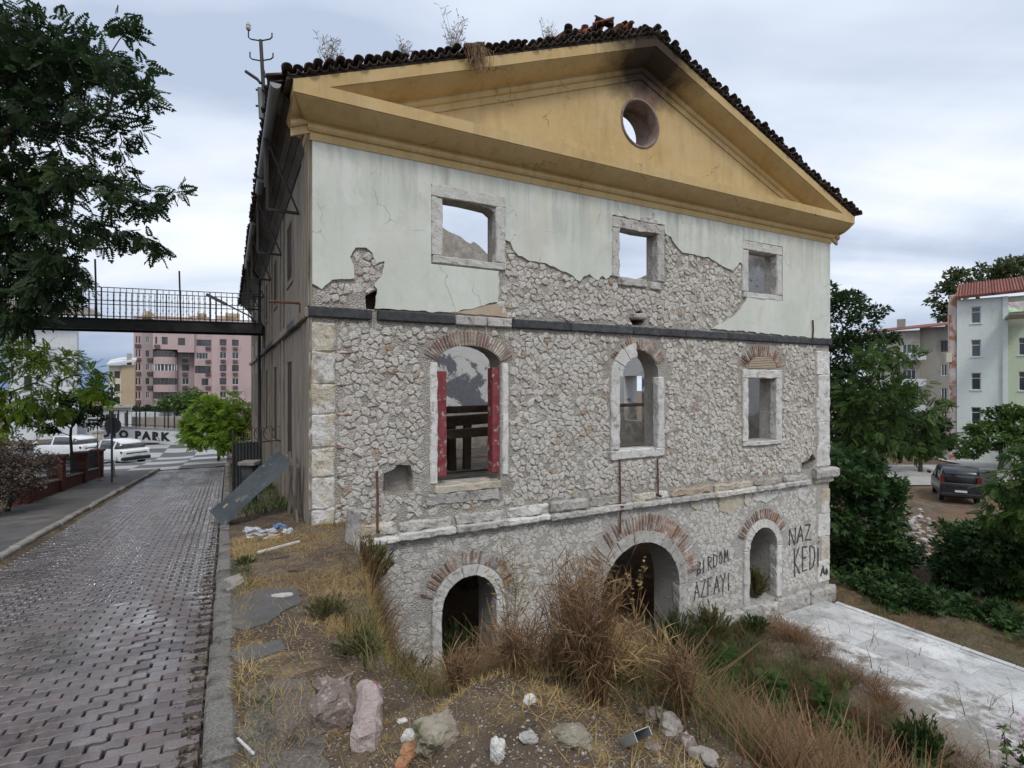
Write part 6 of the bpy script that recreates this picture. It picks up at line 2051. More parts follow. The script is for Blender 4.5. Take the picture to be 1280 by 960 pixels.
def skeleton(mb, base, top, centers, r0, sides=5, wander=.15, rmin=.012):
    nodes = [Vector(base), Vector(base).lerp(Vector(top), .5) + Vector((random.uniform(-.1, .1), random.uniform(-.1, .1), 0)), Vector(top)]
    par = [-1, 0, 1]
    order = sorted(range(len(centers)), key=lambda i: (Vector(centers[i]) - Vector(top)).length)
    tv = Vector(top)
    for i in order:
        c = Vector(centers[i]); dc = (c - tv).length
        best, bi = 1e9, 2
        for k in range(1, len(nodes)):
            dn = (nodes[k] - tv).length
            if dn > dc: continue
            v_ = (c - nodes[k]).length + .25 * dn
            if v_ < best: best, bi = v_, k
        m = nodes[bi].lerp(c, .5); l = (c - nodes[bi]).length
        m += Vector((random.uniform(-1, 1), random.uniform(-1, 1), random.uniform(-.3, 1))) * wander * l
        nodes.append(m); par.append(bi)
        nodes.append(c); par.append(len(nodes) - 2)
    w = [0.0] * len(nodes)
    ch = set(par)
    for k in range(len(nodes) - 1, 0, -1):
        if w[k] == 0: w[k] = 1
        w[par[k]] += w[k]
    wm = w[1]
    rad = lambda k: max(rmin, r0 * (w[k] / wm) ** .55)
    for k in range(1, len(nodes)):
        p = par[k]
        mb.tube([nodes[p], nodes[k]], [rad(k) if p > 0 else r0 * 1.25, rad(k) * .9], sides)
def sample_blobs(blobs, ncl, shell=.5):
    vol = np.array([b[3] * b[4] * b[5] for b in blobs]) ** .75
    cnt = np.maximum(1, np.round(vol / vol.sum() * ncl)).astype(int)
    out, rad = [], []
    for b, n in zip(blobs, cnt):
        d = rng.normal(size=(n, 3)); d /= np.linalg.norm(d, axis=1, keepdims=True)
        r = (shell + (1 - shell) * rng.random(n)) ** .8
        out.append(np.array(b[:3]) + d * np.array(b[3:6]) * r[:, None])
        rad.append(np.full(n, (b[3] * b[4] * b[5]) ** (1 / 3)))
    return np.concatenate(out), np.concatenate(rad)
def tree(name, label, base, top, blobs, ncl, leaf, per, size, mat, r0, bark, cat='tree', group=None, crf=.36, droop=.2, updir=.6, shell=.45, crown='crown'):
    th = Thing(name, base, label, cat, group)
    cen, rad = sample_blobs(blobs, ncl, shell)
    mb = MB(); skeleton(mb, base, top, cen, r0)
    th.add('trunk', mb, bark, smooth=True)
    ac = np.array([np.mean([b[i] for b in blobs]) for i in range(3)])
    foliage(cen, rad * crf, per, leaf[0], leaf[1], size, mat, th.e, th.off, droop, updir, crown, ac)
    return th
def BB(px, py, Y, r, ry=None, rz=None):
    p = P(px, py, Y); return (p.x, p.y, p.z, r, ry or r, rz or r)
MT['bark'] = simple('grey_brown_bark', (.055, .045, .036), (.10, .085, .07), 8, .9, .8, 30, .02, .1)
MT['leaf_dark'] = leafmat('deep_green_leaf', [(0, (.014, .030, .013)), (.5, (.028, .054, .02)), (.85, (.046, .082, .027)), (1, (.07, .11, .036))], .32)
MT['leaf_bright'] = leafmat('bright_green_leaf', [(0, (.09, .155, .02)), (.5, (.18, .29, .035)), (1, (.28, .40, .06))], .45)
MT['leaf_mid'] = leafmat('mid_green_leaf', [(0, (.030, .066, .016)), (.5, (.062, .118, .027)), (1, (.115, .185, .043))], .38)
MT['leaf_ivy'] = leafmat('dark_glossy_leaf', [(0, (.018, .042, .014)), (.6, (.042, .088, .026)), (1, (.10, .165, .05))], .25, .42)
MT['leaf_olive'] = leafmat('olive_leaf', [(0, (.035, .05, .02)), (.6, (.07, .09, .035)), (1, (.11, .13, .055))], .3)
MT['leaf_brown'] = leafmat('withered_brown_leaf', [(0, (.05, .037, .03)), (.5, (.11, .085, .07)), (.9, (.19, .155, .13)), (1, (.06, .09, .03))], .2, .8)
PIN, PIN_S, SIM, LOB = leaf_pinnate(), leaf_pinnate(6, .32, .10, .25), leaf_simple(), leaf_lobed()
# big dark tree over the left pavement
Yt = 14.0
bl = [BB(40, 70, Yt, 1.5, 1.6, 1.1), BB(105, 95, Yt, 1.3, 1.2, .8), BB(150, 28, Yt - .5, .5, .5, .45), BB(165, 100, Yt - 1, .75, .8, .5), BB(60, 150, Yt, 1.5, 1.5, .8), BB(140, 155, Yt - .6, .8, .8, .5),
      BB(15, 210, Yt, 1.2, 1.6, .9), BB(95, 215, Yt, 1.2, 1.2, .5), BB(150, 240, Yt - .5, .8, .9, .4), BB(205, 238, Yt - .8, .45, .5, .28), BB(30, 270, Yt + .6, 1.3, 1.4, .9), BB(120, 290, Yt, 1.1, 1.0, .45), BB(185, 300, Yt - .5, .5, .5, .35),
      BB(40, 330, Yt + .6, 1.35, 1.2, .8), BB(30, 385, Yt + .4, 1.35, 1.2, .6), BB(85, 345, Yt + .3, .75, .7, .75), BB(-60, 60, Yt, 2.0, 2, 1.6), BB(-70, 200, Yt, 2.0, 2, 1.6), BB(-60, 330, Yt + 1, 2.0, 2, 1.5)]
tree('tree', 'tall dark green tree with feathery leaves overhanging the left pavement', tuple(P(-120, 480, Yt + 1.2).xy) + (float(road_z(10)) + .06,), tuple(P(-95, 330, Yt + .8)), bl, 420, PIN_S, 17, .32, MT['leaf_dark'], .24, MT['bark'], droop=.35, crf=.42, shell=.25)
# bright young tree under it
Yt = 16.5
bl = [BB(20, 445, Yt, .95, .9, .65), BB(70, 455, Yt, .8, .8, .5), BB(45, 500, Yt, 1.0, .9, .6), BB(105, 470, Yt - .4, .6, .6, .42), BB(118, 492, Yt - .4, .42, .5, .35), BB(5, 530, Yt, 1.0, .9, .6), BB(-50, 470, Yt, 1.5, 1.2, 1.0)]
tree('tree', 'light green young tree below the footbridge beside the white house', tuple(P(-10, 480, Yt + .3).xy) + (float(road_z(11)) + .04,), tuple(P(5, 535, Yt + .2)), bl, 140, PIN, 14, .27, MT['leaf_bright'], .09, MT['bark'], droop=.25, crf=.40, updir=1.3)
bl = [BB(95, 505, 19, .7, .7, .6), BB(70, 530, 19, .6, .6, .5), BB(112, 520, 20, .5, .5, .45)]
tree('shrub', 'dark leafy shrub behind the end of the brick fence', tuple(P(90, 480, 19.3).xy) + (float(road_z(14)) + .05,), tuple(P(88, 545, 19.3)), bl, 36, SIM, 60, .13, MT['leaf_dark'], .05, MT['bark'], 'shrub')
# withered hedge by the fence
bl = [BB(5, 590, 12.6, .75, .6, .55), BB(30, 595, 13.0, .6, .6, .5), BB(-30, 590, 12.2, .9, .7, .6), BB(15, 565, 13.2, .6, .5, .4), BB(42, 580, 13.5, .4, .5, .4), BB(0, 620, 12.2, .5, .5, .35)]
tree('hedge', 'withered brown creeper hedge at the near end of the brick fence', tuple(P(8, 480, 12.9).xy) + (float(road_z(7)) + .06,), tuple(P(8, 600, 12.9)), bl, 120, SIM, 60, .075, MT['leaf_brown'], .05, MT['bark'], 'hedge', crf=.42, shell=.25)
# green tree at the foot of the street, next to the mill
Yt = 33.0
bl = [BB(262, 522, Yt, 1.3, 1.2, .8), BB(286, 507, Yt, .9, 1.0, .7), BB(243, 532, Yt, .9, .9, .6), BB(280, 538, Yt - .5, 1.1, 1.0, .7), BB(265, 502, Yt, .7, .7, .45), BB(297, 530, Yt, .7, .9, .9), BB(258, 546, Yt - .8, 1.2, 1, .45), BB(236, 545, Yt - .5, .7, .8, .4), BB(285, 552, Yt - 1, 1.0, .9, .5)]
tree('tree', 'low bright green tree at the end of the mill wall', tuple(P(272, 480, Yt + .2).xy) + (-3.5,), tuple(P(272, 552, Yt + .2)), bl, 160, PIN_S, 14, .38, MT['leaf_bright'], .1, MT['bark'], droop=.2, updir=1.2, shell=.3)
bl = [BB(218, 507, 66, 2.0, 2, 1.1), BB(238, 503, 66, 2.0, 2, 1.5), BB(255, 507, 64, 2, 2, 1.3)]
tree('tree', 'dull green tree in front of the pink apartment block', tuple(P(236, 480, 66).xy) + (-3.7,), tuple(P(236, 520, 66)), bl, 60, SIM, 60, .38, MT['leaf_mid'], .15, MT['bark'])
for k, (px, py, rx_) in enumerate(((180, 513, 2.6), (200, 514, 2.2))):
    bl = [BB(px, py, 84, rx_, 1.2, .8), BB(px + 9, py + 1, 84, rx_ * .8, 1.2, .7)]
    tree('shrub', ('dark clipped shrub at the foot of the pink block near the cream house', 'dark clipped shrub at the foot of the pink block under its bay')[k], tuple(P(px + 4, 480, 84).xy) + (-3.7,), tuple(P(px + 4, 518, 84)), bl, 30, SIM, 45, .4, MT['leaf_dark'], .1, MT['bark'], 'shrub')
bl = [BB(118, 495, 60, 1.8, 1.8, 1.5), BB(108, 508, 60, 1.8, 1.8, 1.4), BB(128, 510, 60, 1.5, 1.5, 1.0)]
tree('tree', 'dark round tree between the white house and the cream house', tuple(P(118, 480, 60).xy) + (-3.7,), tuple(P(118, 515, 60)), bl, 60, SIM, 60, .36, MT['leaf_dark'], .15, MT['bark'])
# right of the mill
Yt = 24.5
bl = [BB(1052, 400, Yt, 1.1, 1.2, 1.2), BB(1075, 385, Yt, .9, .9, .7), BB(1050, 365, Yt, .6, .7, .5), BB(1060, 440, Yt, 1.5, 1.5, 1.2), BB(1090, 420, Yt, .8, .9, .6), BB(1040, 480, Yt, 1.5, 1.6, 1.4), BB(1075, 500, Yt, 1.6, 1.6, 1.4), BB(1040, 560, Yt, 1.6, 1.6, 1.6)]
tree('tree', 'dark loose-crowned tree rising behind the corner of the mill', tuple(P(1062, 480, Yt).xy) + (YARD - .1,), tuple(P(1060, 520, Yt)), bl, 150, SIM, 75, .20, MT['leaf_dark'], .16, MT['bark'], crf=.42)
Yt = 21.5
bl = [BB(1090, 450, Yt, .8, .8, .55), BB(1120, 445, Yt, .7, .7, .4), BB(1075, 490, Yt, 1.0, 1.0, .7), BB(1120, 485, Yt, 1.0, 1.0, .55), BB(1145, 520, Yt, .8, .8, .5), BB(1095, 535, Yt, 1.3, 1.2, .8), BB(1140, 560, Yt, .8, .8, .5), BB(1165, 545, Yt - .5, .5, .5, .3), BB(1070, 570, Yt, 1.2, 1.2, .8), BB(1185, 500, Yt - .5, .4, .4, .2)]
tree('tree', 'lighter green feathery tree beyond the marble floor', tuple(P(1102, 480, Yt).xy) + (YARD - .1,), tuple(P(1100, 545, Yt)), bl, 160, PIN, 12, .33, MT['leaf_mid'], .11, MT['bark'], droop=.3, crf=.42)
Yt = 18.5
bl = [BB(1062, 600, Yt, 1.1, 1.1, .9), BB(1070, 655, Yt, 1.25, 1.2, .9), BB(1100, 620, Yt, .8, .8, .8), BB(1058, 710, Yt, 1.1, 1.1, .9), BB(1105, 690, Yt - .6, .9, .9, .7), BB(1050, 750, Yt, .9, 1, .6), BB(1085, 745, Yt - 1, 1.0, .9, .5)]
tree('shrub', 'dense dark fig thicket against the end of the mill', tuple(P(1072, 480, Yt).xy) + (YARD - .1,), tuple(P(1072, 720, Yt)), bl, 170, LOB, 60, .21, MT['leaf_ivy'], .1, MT['bark'], 'shrub', crf=.45, shell=.5)
Yt = 15.5
bl = [BB(1130, 748, Yt, .75, .7, .40), BB(1165, 755, Yt - .3, .8, .7, .36), BB(1110, 735, Yt + .8, .8, .7, .5), BB(1205, 762, Yt - .6, .7, .6, .3), BB(1240, 765, Yt - 1, .7, .6, .3)]
tree('shrub', 'low dark leafy thicket beyond the marble edging', tuple(P(1160, 480, Yt).xy) + (YARD - .08,), tuple(P(1160, 762, Yt)), bl, 110, LOB, 55, .15, MT['leaf_ivy'], .05, MT['bark'], 'shrub', crf=.5)
Yt = 16.5
bl = [BB(1212, 690, Yt, .9, .9, .75), BB(1250, 672, Yt, .95, .9, .75), BB(1240, 725, Yt, 1.0, .9, .7), BB(1192, 725, Yt, .6, .7, .55), BB(1285, 690, Yt, 1.1, 1.0, .9), BB(1275, 735, Yt - .5, .9, .9, .6)]
tree('shrub', 'spreading fig bush with broad green leaves below the van', tuple(P(1240, 480, Yt).xy) + (YARD - .1,), tuple(P(1240, 735, Yt)), bl, 150, LOB, 60, .22, MT['leaf_ivy'], .08, MT['bark'], 'shrub', crf=.45)
Yt = 14.5
bl = [BB(1278, 605, Yt, .7, .7, .5), BB(1262, 640, Yt, .5, .5, .4), BB(1300, 640, Yt, .9, .8, .7), BB(1285, 575, Yt, .5, .5, .35)]
tree('tree', 'feathery light green sapling arching over the fig bush', tuple(P(1310, 480, Yt).xy) + (YARD - .1,), tuple(P(1300, 650, Yt)), bl, 75, PIN, 13, .30, MT['leaf_mid'], .06, MT['bark'], droop=.4, updir=.9)
Yt = 41.0
bl = [BB(1238, 545, Yt, 1.8, 1.6, 1.1), BB(1268, 532, Yt, 1.9, 1.6, 1.2), BB(1215, 562, Yt, 1.1, 1.1, .7), BB(1255, 515, Yt, 1.2, 1.1, .7), BB(1290, 555, Yt, 1.8, 1.6, 1.2)]
tree('tree', 'round dark green tree in front of the mint apartment house', tuple(P(1250, 480, Yt).xy) + (-4.75,), tuple(P(1250, 560, Yt)), bl, 110, SIM, 60, .30, MT['leaf_mid'], .16, MT['bark'])
Yt = 78.0
bl = [BB(1182, 372, Yt, 2.0, 2, 2.2), BB(1200, 352, Yt, 2.4, 2, 1.6), BB(1238, 342, Yt, 2.6, 2.2, 2.0), BB(1270, 335, Yt, 3.0, 2.5, 2.2), BB(1190, 395, Yt, 1.8, 1.8, 1.8), BB(1305, 335, Yt, 3.2, 2.5, 2.5)]
tree('tree', 'tall olive green tree showing above the mint house roof', tuple(P(1230, 480, Yt).xy) + (-4.75,), tuple(P(1228, 400, Yt)), bl, 120, SIM, 45, .60, MT['leaf_olive'], .3, MT['bark'], crf=.42)
# far backdrop trees that close the view behind the yard
for k, (px, py, Y_, r_) in enumerate(((1100, 520, 40, 2.2), (1150, 535, 40, 1.6))):
    bl = [BB(px, py, Y_, r_, r_, r_ * .9), BB(px + 20, py + 20, Y_, r_ * .8, r_, r_ * .7), BB(px - 20, py + 15, Y_, r_ * .8, r_, r_ * .8)]
    tree('tree', ('dark tree crown between the mill and the grey apartments', 'small dark tree at the lane before the grey apartments')[k], tuple(P(px, 480, Y_).xy) + (-4.75,), tuple(P(px, py + 35, Y_)), bl, 70, SIM, 60, .28, MT['leaf_dark'], .14, MT['bark'])

# trees that carry on past the mint apartment house
for k, (X_, Y_, r_) in enumerate(((58, 38, 3.2), (66, 30, 3.0), (50, 24, 2.4))):
    c_ = (X_, Y_, -1.2)
    bl = [(X_, Y_, -.6, r_, r_, r_ * .8), (X_ + r_ * .7, Y_ - 1, -1.6, r_ * .7, r_ * .7, r_ * .6), (X_ - r_ * .7, Y_ + .5, -1.4, r_ * .7, r_ * .7, r_ * .6)]
    tree('tree', ('broad green tree beyond the green wing of the mint house', 'green tree down the lane past the mint house', 'small green tree on the lot past the van')[k], (X_, Y_, -4.78), (X_, Y_, -2.6), bl, 70, SIM, 50, .34, MT['leaf_mid'], .18, MT['bark'])
# ------------------------------------------------------------------ grass, weeds, debris
def blade(seg=3, bend=.35, w=.035):
    vs, fs = [], []
    for i in range(seg + 1):
        q = i / seg
        ww = w * (1 - q * .85)
        vs += [(bend * q * q, -ww, q * (1 - .12 * q)), (bend * q * q, ww, q * (1 - .12 * q))]
    for i in range(seg):
        fs.append((2 * i, 2 * i + 1, 2 * i + 3, 2 * i + 2))
    return np.array(vs, float), np.array(fs)
def grass(name, label, n, region, dens, hlo, hhi, mat, lean=.35, bend=.4, w=.03, flat=0.0, dz=0.0, sink=.01, seg=2):
    """region(a0,a1,b0,b1) in the mill frame, dens(a,b)->0..1"""
    a0, a1, b0, b1 = region
    a = rng.uniform(a0, a1, n); b = rng.uniform(b0, b1, n)
    keep = rng.random(n) < dens(a, b)
    a, b = a[keep], b[keep]
    z = ground_z(a, b) - sink + dz
    pos = np.stack([OX + a * U[0] + b * V[0], OY + a * U[1] + b * V[1], z], 1)
    m = len(a)
    az = rng.uniform(0, 2 * np.pi, m)
    up = np.stack([np.cos(az) * lean * rng.random(m), np.sin(az) * lean * rng.random(m), np.ones(m)], 1)
    if flat: up[:, :2] *= 1 + flat * rng.random(m)[:, None] * 6
    up /= np.linalg.norm(up, axis=1, keepdims=True)
    x = np.stack([np.cos(az), np.sin(az), np.zeros(m)], 1)
    x -= up * (x * up).sum(1, keepdims=True); x /= np.linalg.norm(x, axis=1, keepdims=True)
    y = np.cross(up, x)
    rot = np.stack([x, y, up], 2)
    tv, tf = blade(1 if flat else seg, bend, w)
    cl = vnoise(a, b, 3.0, 21)
    scl = rng.uniform(hlo, hhi, m) * (.6 + .8 * cl)
    rnd = np.clip(.5 * rng.random(m) + .5 * vnoise(a, b, 2.0, 9), 0, .999)
    o = scatter(name, tv, tf, pos, rot, scl, rnd, mat)
    return tag(o, label, 'grass', kind='stuff')
MT['straw'] = leafmat('dry_straw', [(0, (.26, .17, .065)), (.5, (.42, .295, .125)), (1, (.58, .45, .235))], .3, .7)
MT['dry_red'] = leafmat('rusty_dry_grass', [(0, (.085, .046, .024)), (.4, (.175, .10, .052)), (.8, (.29, .185, .098)), (1, (.42, .30, .17))], .3, .7)
MT['dry_green'] = leafmat('half_dry_grass', [(0, (.06, .07, .022)), (.5, (.13, .13, .045)), (1, (.27, .22, .095))], .3, .7)
MT['green'] = leafmat('green_weed_leaf', [(0, (.03, .055, .018)), (.5, (.065, .10, .03)), (1, (.11, .15, .05))], .35, .6)
MT['grey_weed'] = leafmat('pale_dead_stalk', [(0, (.30, .27, .235)), (.5, (.44, .41, .37)), (1, (.58, .55, .51))], .4, .8)
nz_ = lambda a, b, f, s, lo, hi: sstep(vnoise(a, b, f, s), lo, hi)
edge_f = lambda b: np.interp(b, [-30, -10, -7.9, -7.1, -6.85, -6.5, -5.8, -4.2, -2.7, 0], [1.2, 1.0, .72, .55, .40, -.10, -.22, .02, .25, .58])
mnd = lambda a, b: np.exp(-(((a - .1) / .75) ** 2 + ((b + 7.7) / .95) ** 2) ** 2)      # bare stony top of the mound
mleft = lambda a, b: 11.2 + .40 * (b + 1.0) + 1.1 * (vnoise(a, b, .7, 3) - .5)           # where the grass stops on the marble
grass('straw_litter', 'trampled yellow straw over the footway beside the kerb', 200000, (-1.22, .9, -8.6, .05), lambda a, b: (.12 + .88 * nz_(a, b, 1.6, 31, .36, .58)) * (a < edge_f(b) + .35) * (1 - .55 * mnd(a, b)), .03, .11, MT['straw'], 1.3, .5, .03, .8)
grass('bank_grass', 'tall rusty dry grass standing on the bank before the mill', 80000, (-.5, 4.2, -8.6, -.2), lambda a, b: (.10 + .90 * nz_(a, b, 1.1, 41, .34, .58)) * sstep(a - edge_f(b), -.10, .30) * (1 - .96 * mnd(a, b)), .16, .62, MT['dry_red'], .5, .45, .012)
grass('bank_green_grass', 'half green grass tufts on the bank and at its foot', 36000, (-.5, 4.2, -8.0, -.1), lambda a, b: nz_(a, b, 1.4, 51, .48, .66) * sstep(a - edge_f(b), -.35, .2) * (1 - .96 * mnd(a, b)), .10, .40, MT['dry_green'], .5, .5, .014)
grass('yard_grass', 'rusty dry grass covering the lower yard', 120000, (2.2, 13.5, -9.4, -.25), lambda a, b: np.where(a < mleft(a, b), 1, .02) * (.25 + .75 * nz_(a, b, .9, 61, .35, .6)) * (1 - .8 * np.exp(-((a - 10.2) / 1.0) ** 2 - ((b + 1.7) / 1.0) ** 2)), .16, .60, MT['dry_red'], .6, .5, .013)
grass('yard_green_grass', 'green weeds mixed into the dry grass of the lower yard', 120000, (1.8, 13.0, -9.4, -.2), lambda a, b: np.where(a < mleft(a, b) - .5, 1, .008) * (.08 + .92 * nz_(a, b, .8, 71, .46, .64)) * (1 - .85 * np.exp(-((a - 10.0) / 1.0) ** 2 - ((b + 1.7) / 1.0) ** 2)), .16, .55, MT['green'], .6, .6, .020)
grass('edge_grass', 'straw and dead grass creeping over the dirty side of the marble floor', 60000, (8.4, 12.2, -8.4, -.2), lambda a, b: sstep(mleft(a, b) + .25 - a, -.25, .5) * (.35 + .65 * nz_(a, b, 1.6, 63, .35, .6)), .10, .38, MT['dry_red'], .8, .6, .014, dz=.06)
grass('marble_litter', 'flat dead stalks and dirt lying on the marble slabs', 30000, (9.4, 13.6, -8.2, -.2), lambda a, b: sstep(mleft(a, b) + 1.5 - a, 0, 1.6) * nz_(a, b, 1.5, 67, .42, .62), .02, .09, MT['dry_red'], 1.4, .5, .05, .9, dz=.105)
grass('verge_grass', 'dry grass strip between marble edging and the thicket', 22000, (14.35, 20, -9, 3), lambda a, b: .3 + .7 * nz_(a, b, .9, 81, .3, .6), .08, .26, MT['dry_green'], .6, .5, .022)
grass('far_grass', 'worn grass on the bare lot around the van', 9000, (16, 40, -14, 24), lambda a, b: nz_(a, b, .3, 91, .45, .7), .06, .2, MT['dry_green'], .6, .5, .04)
grass('wall_grass', 'green weeds along the street side of the mill', 5200, (-1.15, -.1, 2.2, 20), lambda a, b: .3 + .7 * nz_(a, b, .8, 95, .35, .6), .08, .30, MT['green'], .6, .6, .05)
grass('kerb_grass', 'short green tufts behind the kerb stones', 3600, (-1.24, -1.02, -8.8, -2), lambda a, b: nz_(a, b, 1.2, 97, .48, .62), .025, .07, MT['green'], .7, .5, .06)

def weed(name, label, base, h, nst, leafy, mat, lmat, spread=.35, lsize=.05, leaf=SIM, per=14, r=.004, seed_top=False, cat='plant', group=None, droop=.1):
    th = Thing(name, tuple(base), label, cat, group)
    mb = MB(); lp, ld = [], []
    for i in range(nst):
        az = random.uniform(0, 2 * math.pi); sp_ = spread * random.uniform(.2, 1)
        hh = h * random.uniform(.55, 1.05)
        p0 = Vector(base) + Vector((random.uniform(-.05, .05), random.uniform(-.05, .05), -.03))
        pts_ = []
        for k in range(6):
            q = k / 5
            pts_.append(p0 + Vector((math.cos(az) * sp_ * h * q ** 1.4 + random.uniform(-.012, .012) * h, math.sin(az) * sp_ * h * q ** 1.4 + random.uniform(-.012, .012) * h, hh * (q - droop * q * q))))
        mb.tube(pts_, [r * (1.3 - q * .2) for q in range(6)], 4)
        nb_ = int(per)
        for k in range(nb_):
            q = random.uniform(.25 if not seed_top else .5, 1.0)
            j = min(int(q * 5), 4)
            p = pts_[j].lerp(pts_[j + 1], q * 5 - j)
            d = Vector((random.uniform(-1, 1), random.uniform(-1, 1), random.uniform(-.2, 1.0))).normalized()
            if leafy == 'twig':
                e_ = p + d * h * .12
                mb.tube([p, e_], r * .5, 3)
                for _ in range(3): lp.append(p.lerp(e_, random.uniform(.4, 1))); ld.append(d)
            else:
                lp.append(p); ld.append(d)
    th.add('stems', mb, mat)
    if lp:
        lp = np.array([tuple(p) for p in lp]); ld = np.array([tuple(d) for d in ld]) + rng.normal(size=(len(lp), 3)) * .2
        rot = frames(ld, np.array([0, 0, 1.0]) + rng.normal(size=ld.shape) * .4)
        scatter('leaves', leaf[0], leaf[1], lp, rot, lsize * rng.uniform(.5, 1.3, len(lp)), rng.random(len(lp)), lmat, th.e, th.off)
    return th
def gp(px, py, dz=0.0):
    """photo pixel -> point where its ray meets the terrain"""
    d = Vector(((px - 640) / F, 1, (480 - py) / F))
    k = 1.2
    while k < 60:
        p = Vector((0, 0, CAMZ)) + d * k
        a, b = ab(p.x, p.y)
        if p.z < float(ground_z(a, b)):
            return Vector((p.x, p.y, float(ground_z(a, b)) + dz))
        k += .02 + k * .004
    return Vector((0, 0, CAMZ)) + d * 20
def gab(a, b, dz=0.0): return wp(a, b, float(ground_z(a, b)) + dz)
# the big rusty clump and its neighbours on the bank edge
for k, (a, b, h, n, lab) in enumerate(((.55, -7.32, .92, 120, 'large clump of rusty dry stalks on the rubble mound'), (.66, -6.95, .85, 90, 'rusty dry stalks just behind the rubble mound'), (.95, -6.35, .95, 60, 'tall rusty seed stalks in front of the wide arch'),
                                       (.50, -6.35, .62, 40, 'rusty seed stalks between the small doorway and the wide arch'), (.98, -7.0, .7, 70, 'drooping straw-coloured clump beside the rusty stalks'), (.98, -7.55, .42, 40, 'low straw clump beside the metal channel'), (.30, -6.85, .40, 40, 'rusty stalks at the back edge of the stony mound'), (.02, -6.6, .28, 30, 'small rusty tuft before the small arched doorway'))):
    weed('dry_weed', lab, gab(a, b), h, n, 'leaf', MT['dry_red'], MT['dry_red'] if k != 4 else MT['straw'], .30 if k != 4 else .6, .14, leaf_simple(.022), 12, .0022, droop=.10 if k != 4 else .35)
for k, (a, b, h) in enumerate(((.95, -5.6, 1.75), (1.45, -5.9, 1.5), (.80, -5.9, 1.25))):
    weed('seed_stalk', ('tall thin seed stalk rising before the facade plaster', 'thin bent seed stalk crossing the wide arch', 'thin seed stalk before the small arched doorway')[k], gab(a, b), h, 4, 'twig', MT['dry_red'], MT['straw'], .12, .03, leaf_simple(.3), 14, .003, True)
# broom-like shrubs against the wall
def bush(label, c, h, w, n, mat, name='shrub', lsz=.12, leaf=leaf_simple(.09)):
    th = Thing(name, tuple(c), label, 'shrub')
    mb = MB()
    az = rng.uniform(0, 2 * np.pi, n); tl = rng.random(n) ** .7
    lp, ld = [], []
    for i in range(n):
        d = Vector((math.cos(az[i]) * w * tl[i], math.sin(az[i]) * w * tl[i], h * (1 - .35 * tl[i] ** 2) * random.uniform(.65, 1.05)))
        p0 = Vector(c) + Vector((d.x * .15, d.y * .15, -.05))
        m1 = p0 + d * .5 + Vector((0, 0, .06 * h))
        e_ = p0 + d
        mb.tube([p0, m1, e_], [.006, .004, .002], 3)
        for _ in range(26):
            q = random.uniform(.2, 1); lp.append(p0.lerp(m1, q * 2) if q < .5 else m1.lerp(e_, q * 2 - 1)); ld.append(d.normalized() + Vector((random.uniform(-.5, .5), random.uniform(-.5, .5), random.uniform(-.2, .5))))
    th.add('stems', mb, MT['timber_grey'])
    lp = np.array([tuple(p) for p in lp]); ld = np.array([tuple(d) for d in ld])
    scatter('leaves', leaf[0], leaf[1], lp, frames(ld, rng.normal(size=ld.shape)), lsz * rng.uniform(.5, 1.3, len(lp)), rng.random(len(lp)), mat, th.e, th.off)
bush('broom-like green and brown shrub at the mill corner under the string course', gab(.78, -.55, -.15), .98, .42, 110, MT['dry_green'])
bush('dry green shrub against the wall between the wide arch and small niche', gab(9.05, -.45), .95, .55, 110, MT['dry_green'])
bush('small green weed bush at the foot of the arched niche', gab(10.6, -.55), .5, .35, 60, MT['green'])
bush('dark green weeds growing inside the arched niche', wp(11.6, .25, -4.05), .85, .35, 80, MT['dry_green'])
bush('green weeds below the small arched doorway', gab(1.15, -1.6), .8, .45, 70, MT['green'])
bush('greenish weeds at the dark mouth of the wide arch', gab(7.9, -.5), 1.1, .7, 110, MT['green'])
bush('wiry green weeds inside the small arched doorway', wp(3.0, .9, -4.45), 1.3, .6, 90, MT['green'])
bush('low green tuft on the straw beside the footway slab', gp(408, 772), .22, .22, 60, MT['dry_green'], lsz=.05)
bush('green and yellow tuft at the edge of the footway', gp(450, 815), .20, .22, 60, MT['dry_green'], lsz=.05)
bush('grey green weeds at the head of the bank', gp(500, 838), .18, .25, 60, MT['green'], lsz=.05)
bush('small green tuft on the bare soil by the debris', gp(306, 706), .14, .12, 40, MT['green'], lsz=.04)
for k, (a, b, h, w, mt_, lab) in enumerate(((4.2, -5.2, 1.0, .6, 'green', 'tall feathery green weed in the middle of the yard'), (5.6, -4.6, .9, .6, 'green', 'leafy green weed toward the marble floor'), (4.9, -6.2, 1.1, .5, 'green', 'dark green weed stems at the foot of the bank'),
                                            (7.4, -3.0, .7, .5, 'green', 'small green weed near the bare earth path'), (8.6, -5.2, 1.1, .35, 'green', 'upright grey green weed at the marble edge'), (6.4, -6.0, .8, .6, 'dry_red', 'rusty dry bush in the yard grass'), (7.6, -6.0, .8, .6, 'dry_red', 'rusty dry bush close to the marble slabs'), (3.4, -3.6, .9, .5, 'green', 'green weed before the wide arch'),
                                            (5.0, -3.2, .6, .5, 'dry_green', 'pale dry bush before the wide arch'), (8.9, -7.0, .7, .5, 'dry_green', 'half dry weed overhanging the marble slabs'))):
    bush(lab, gab(a, b), h, w, 90, MT[mt_], 'weed', .10, leaf_simple(.16) if mt_ == 'green' else leaf_simple(.09))
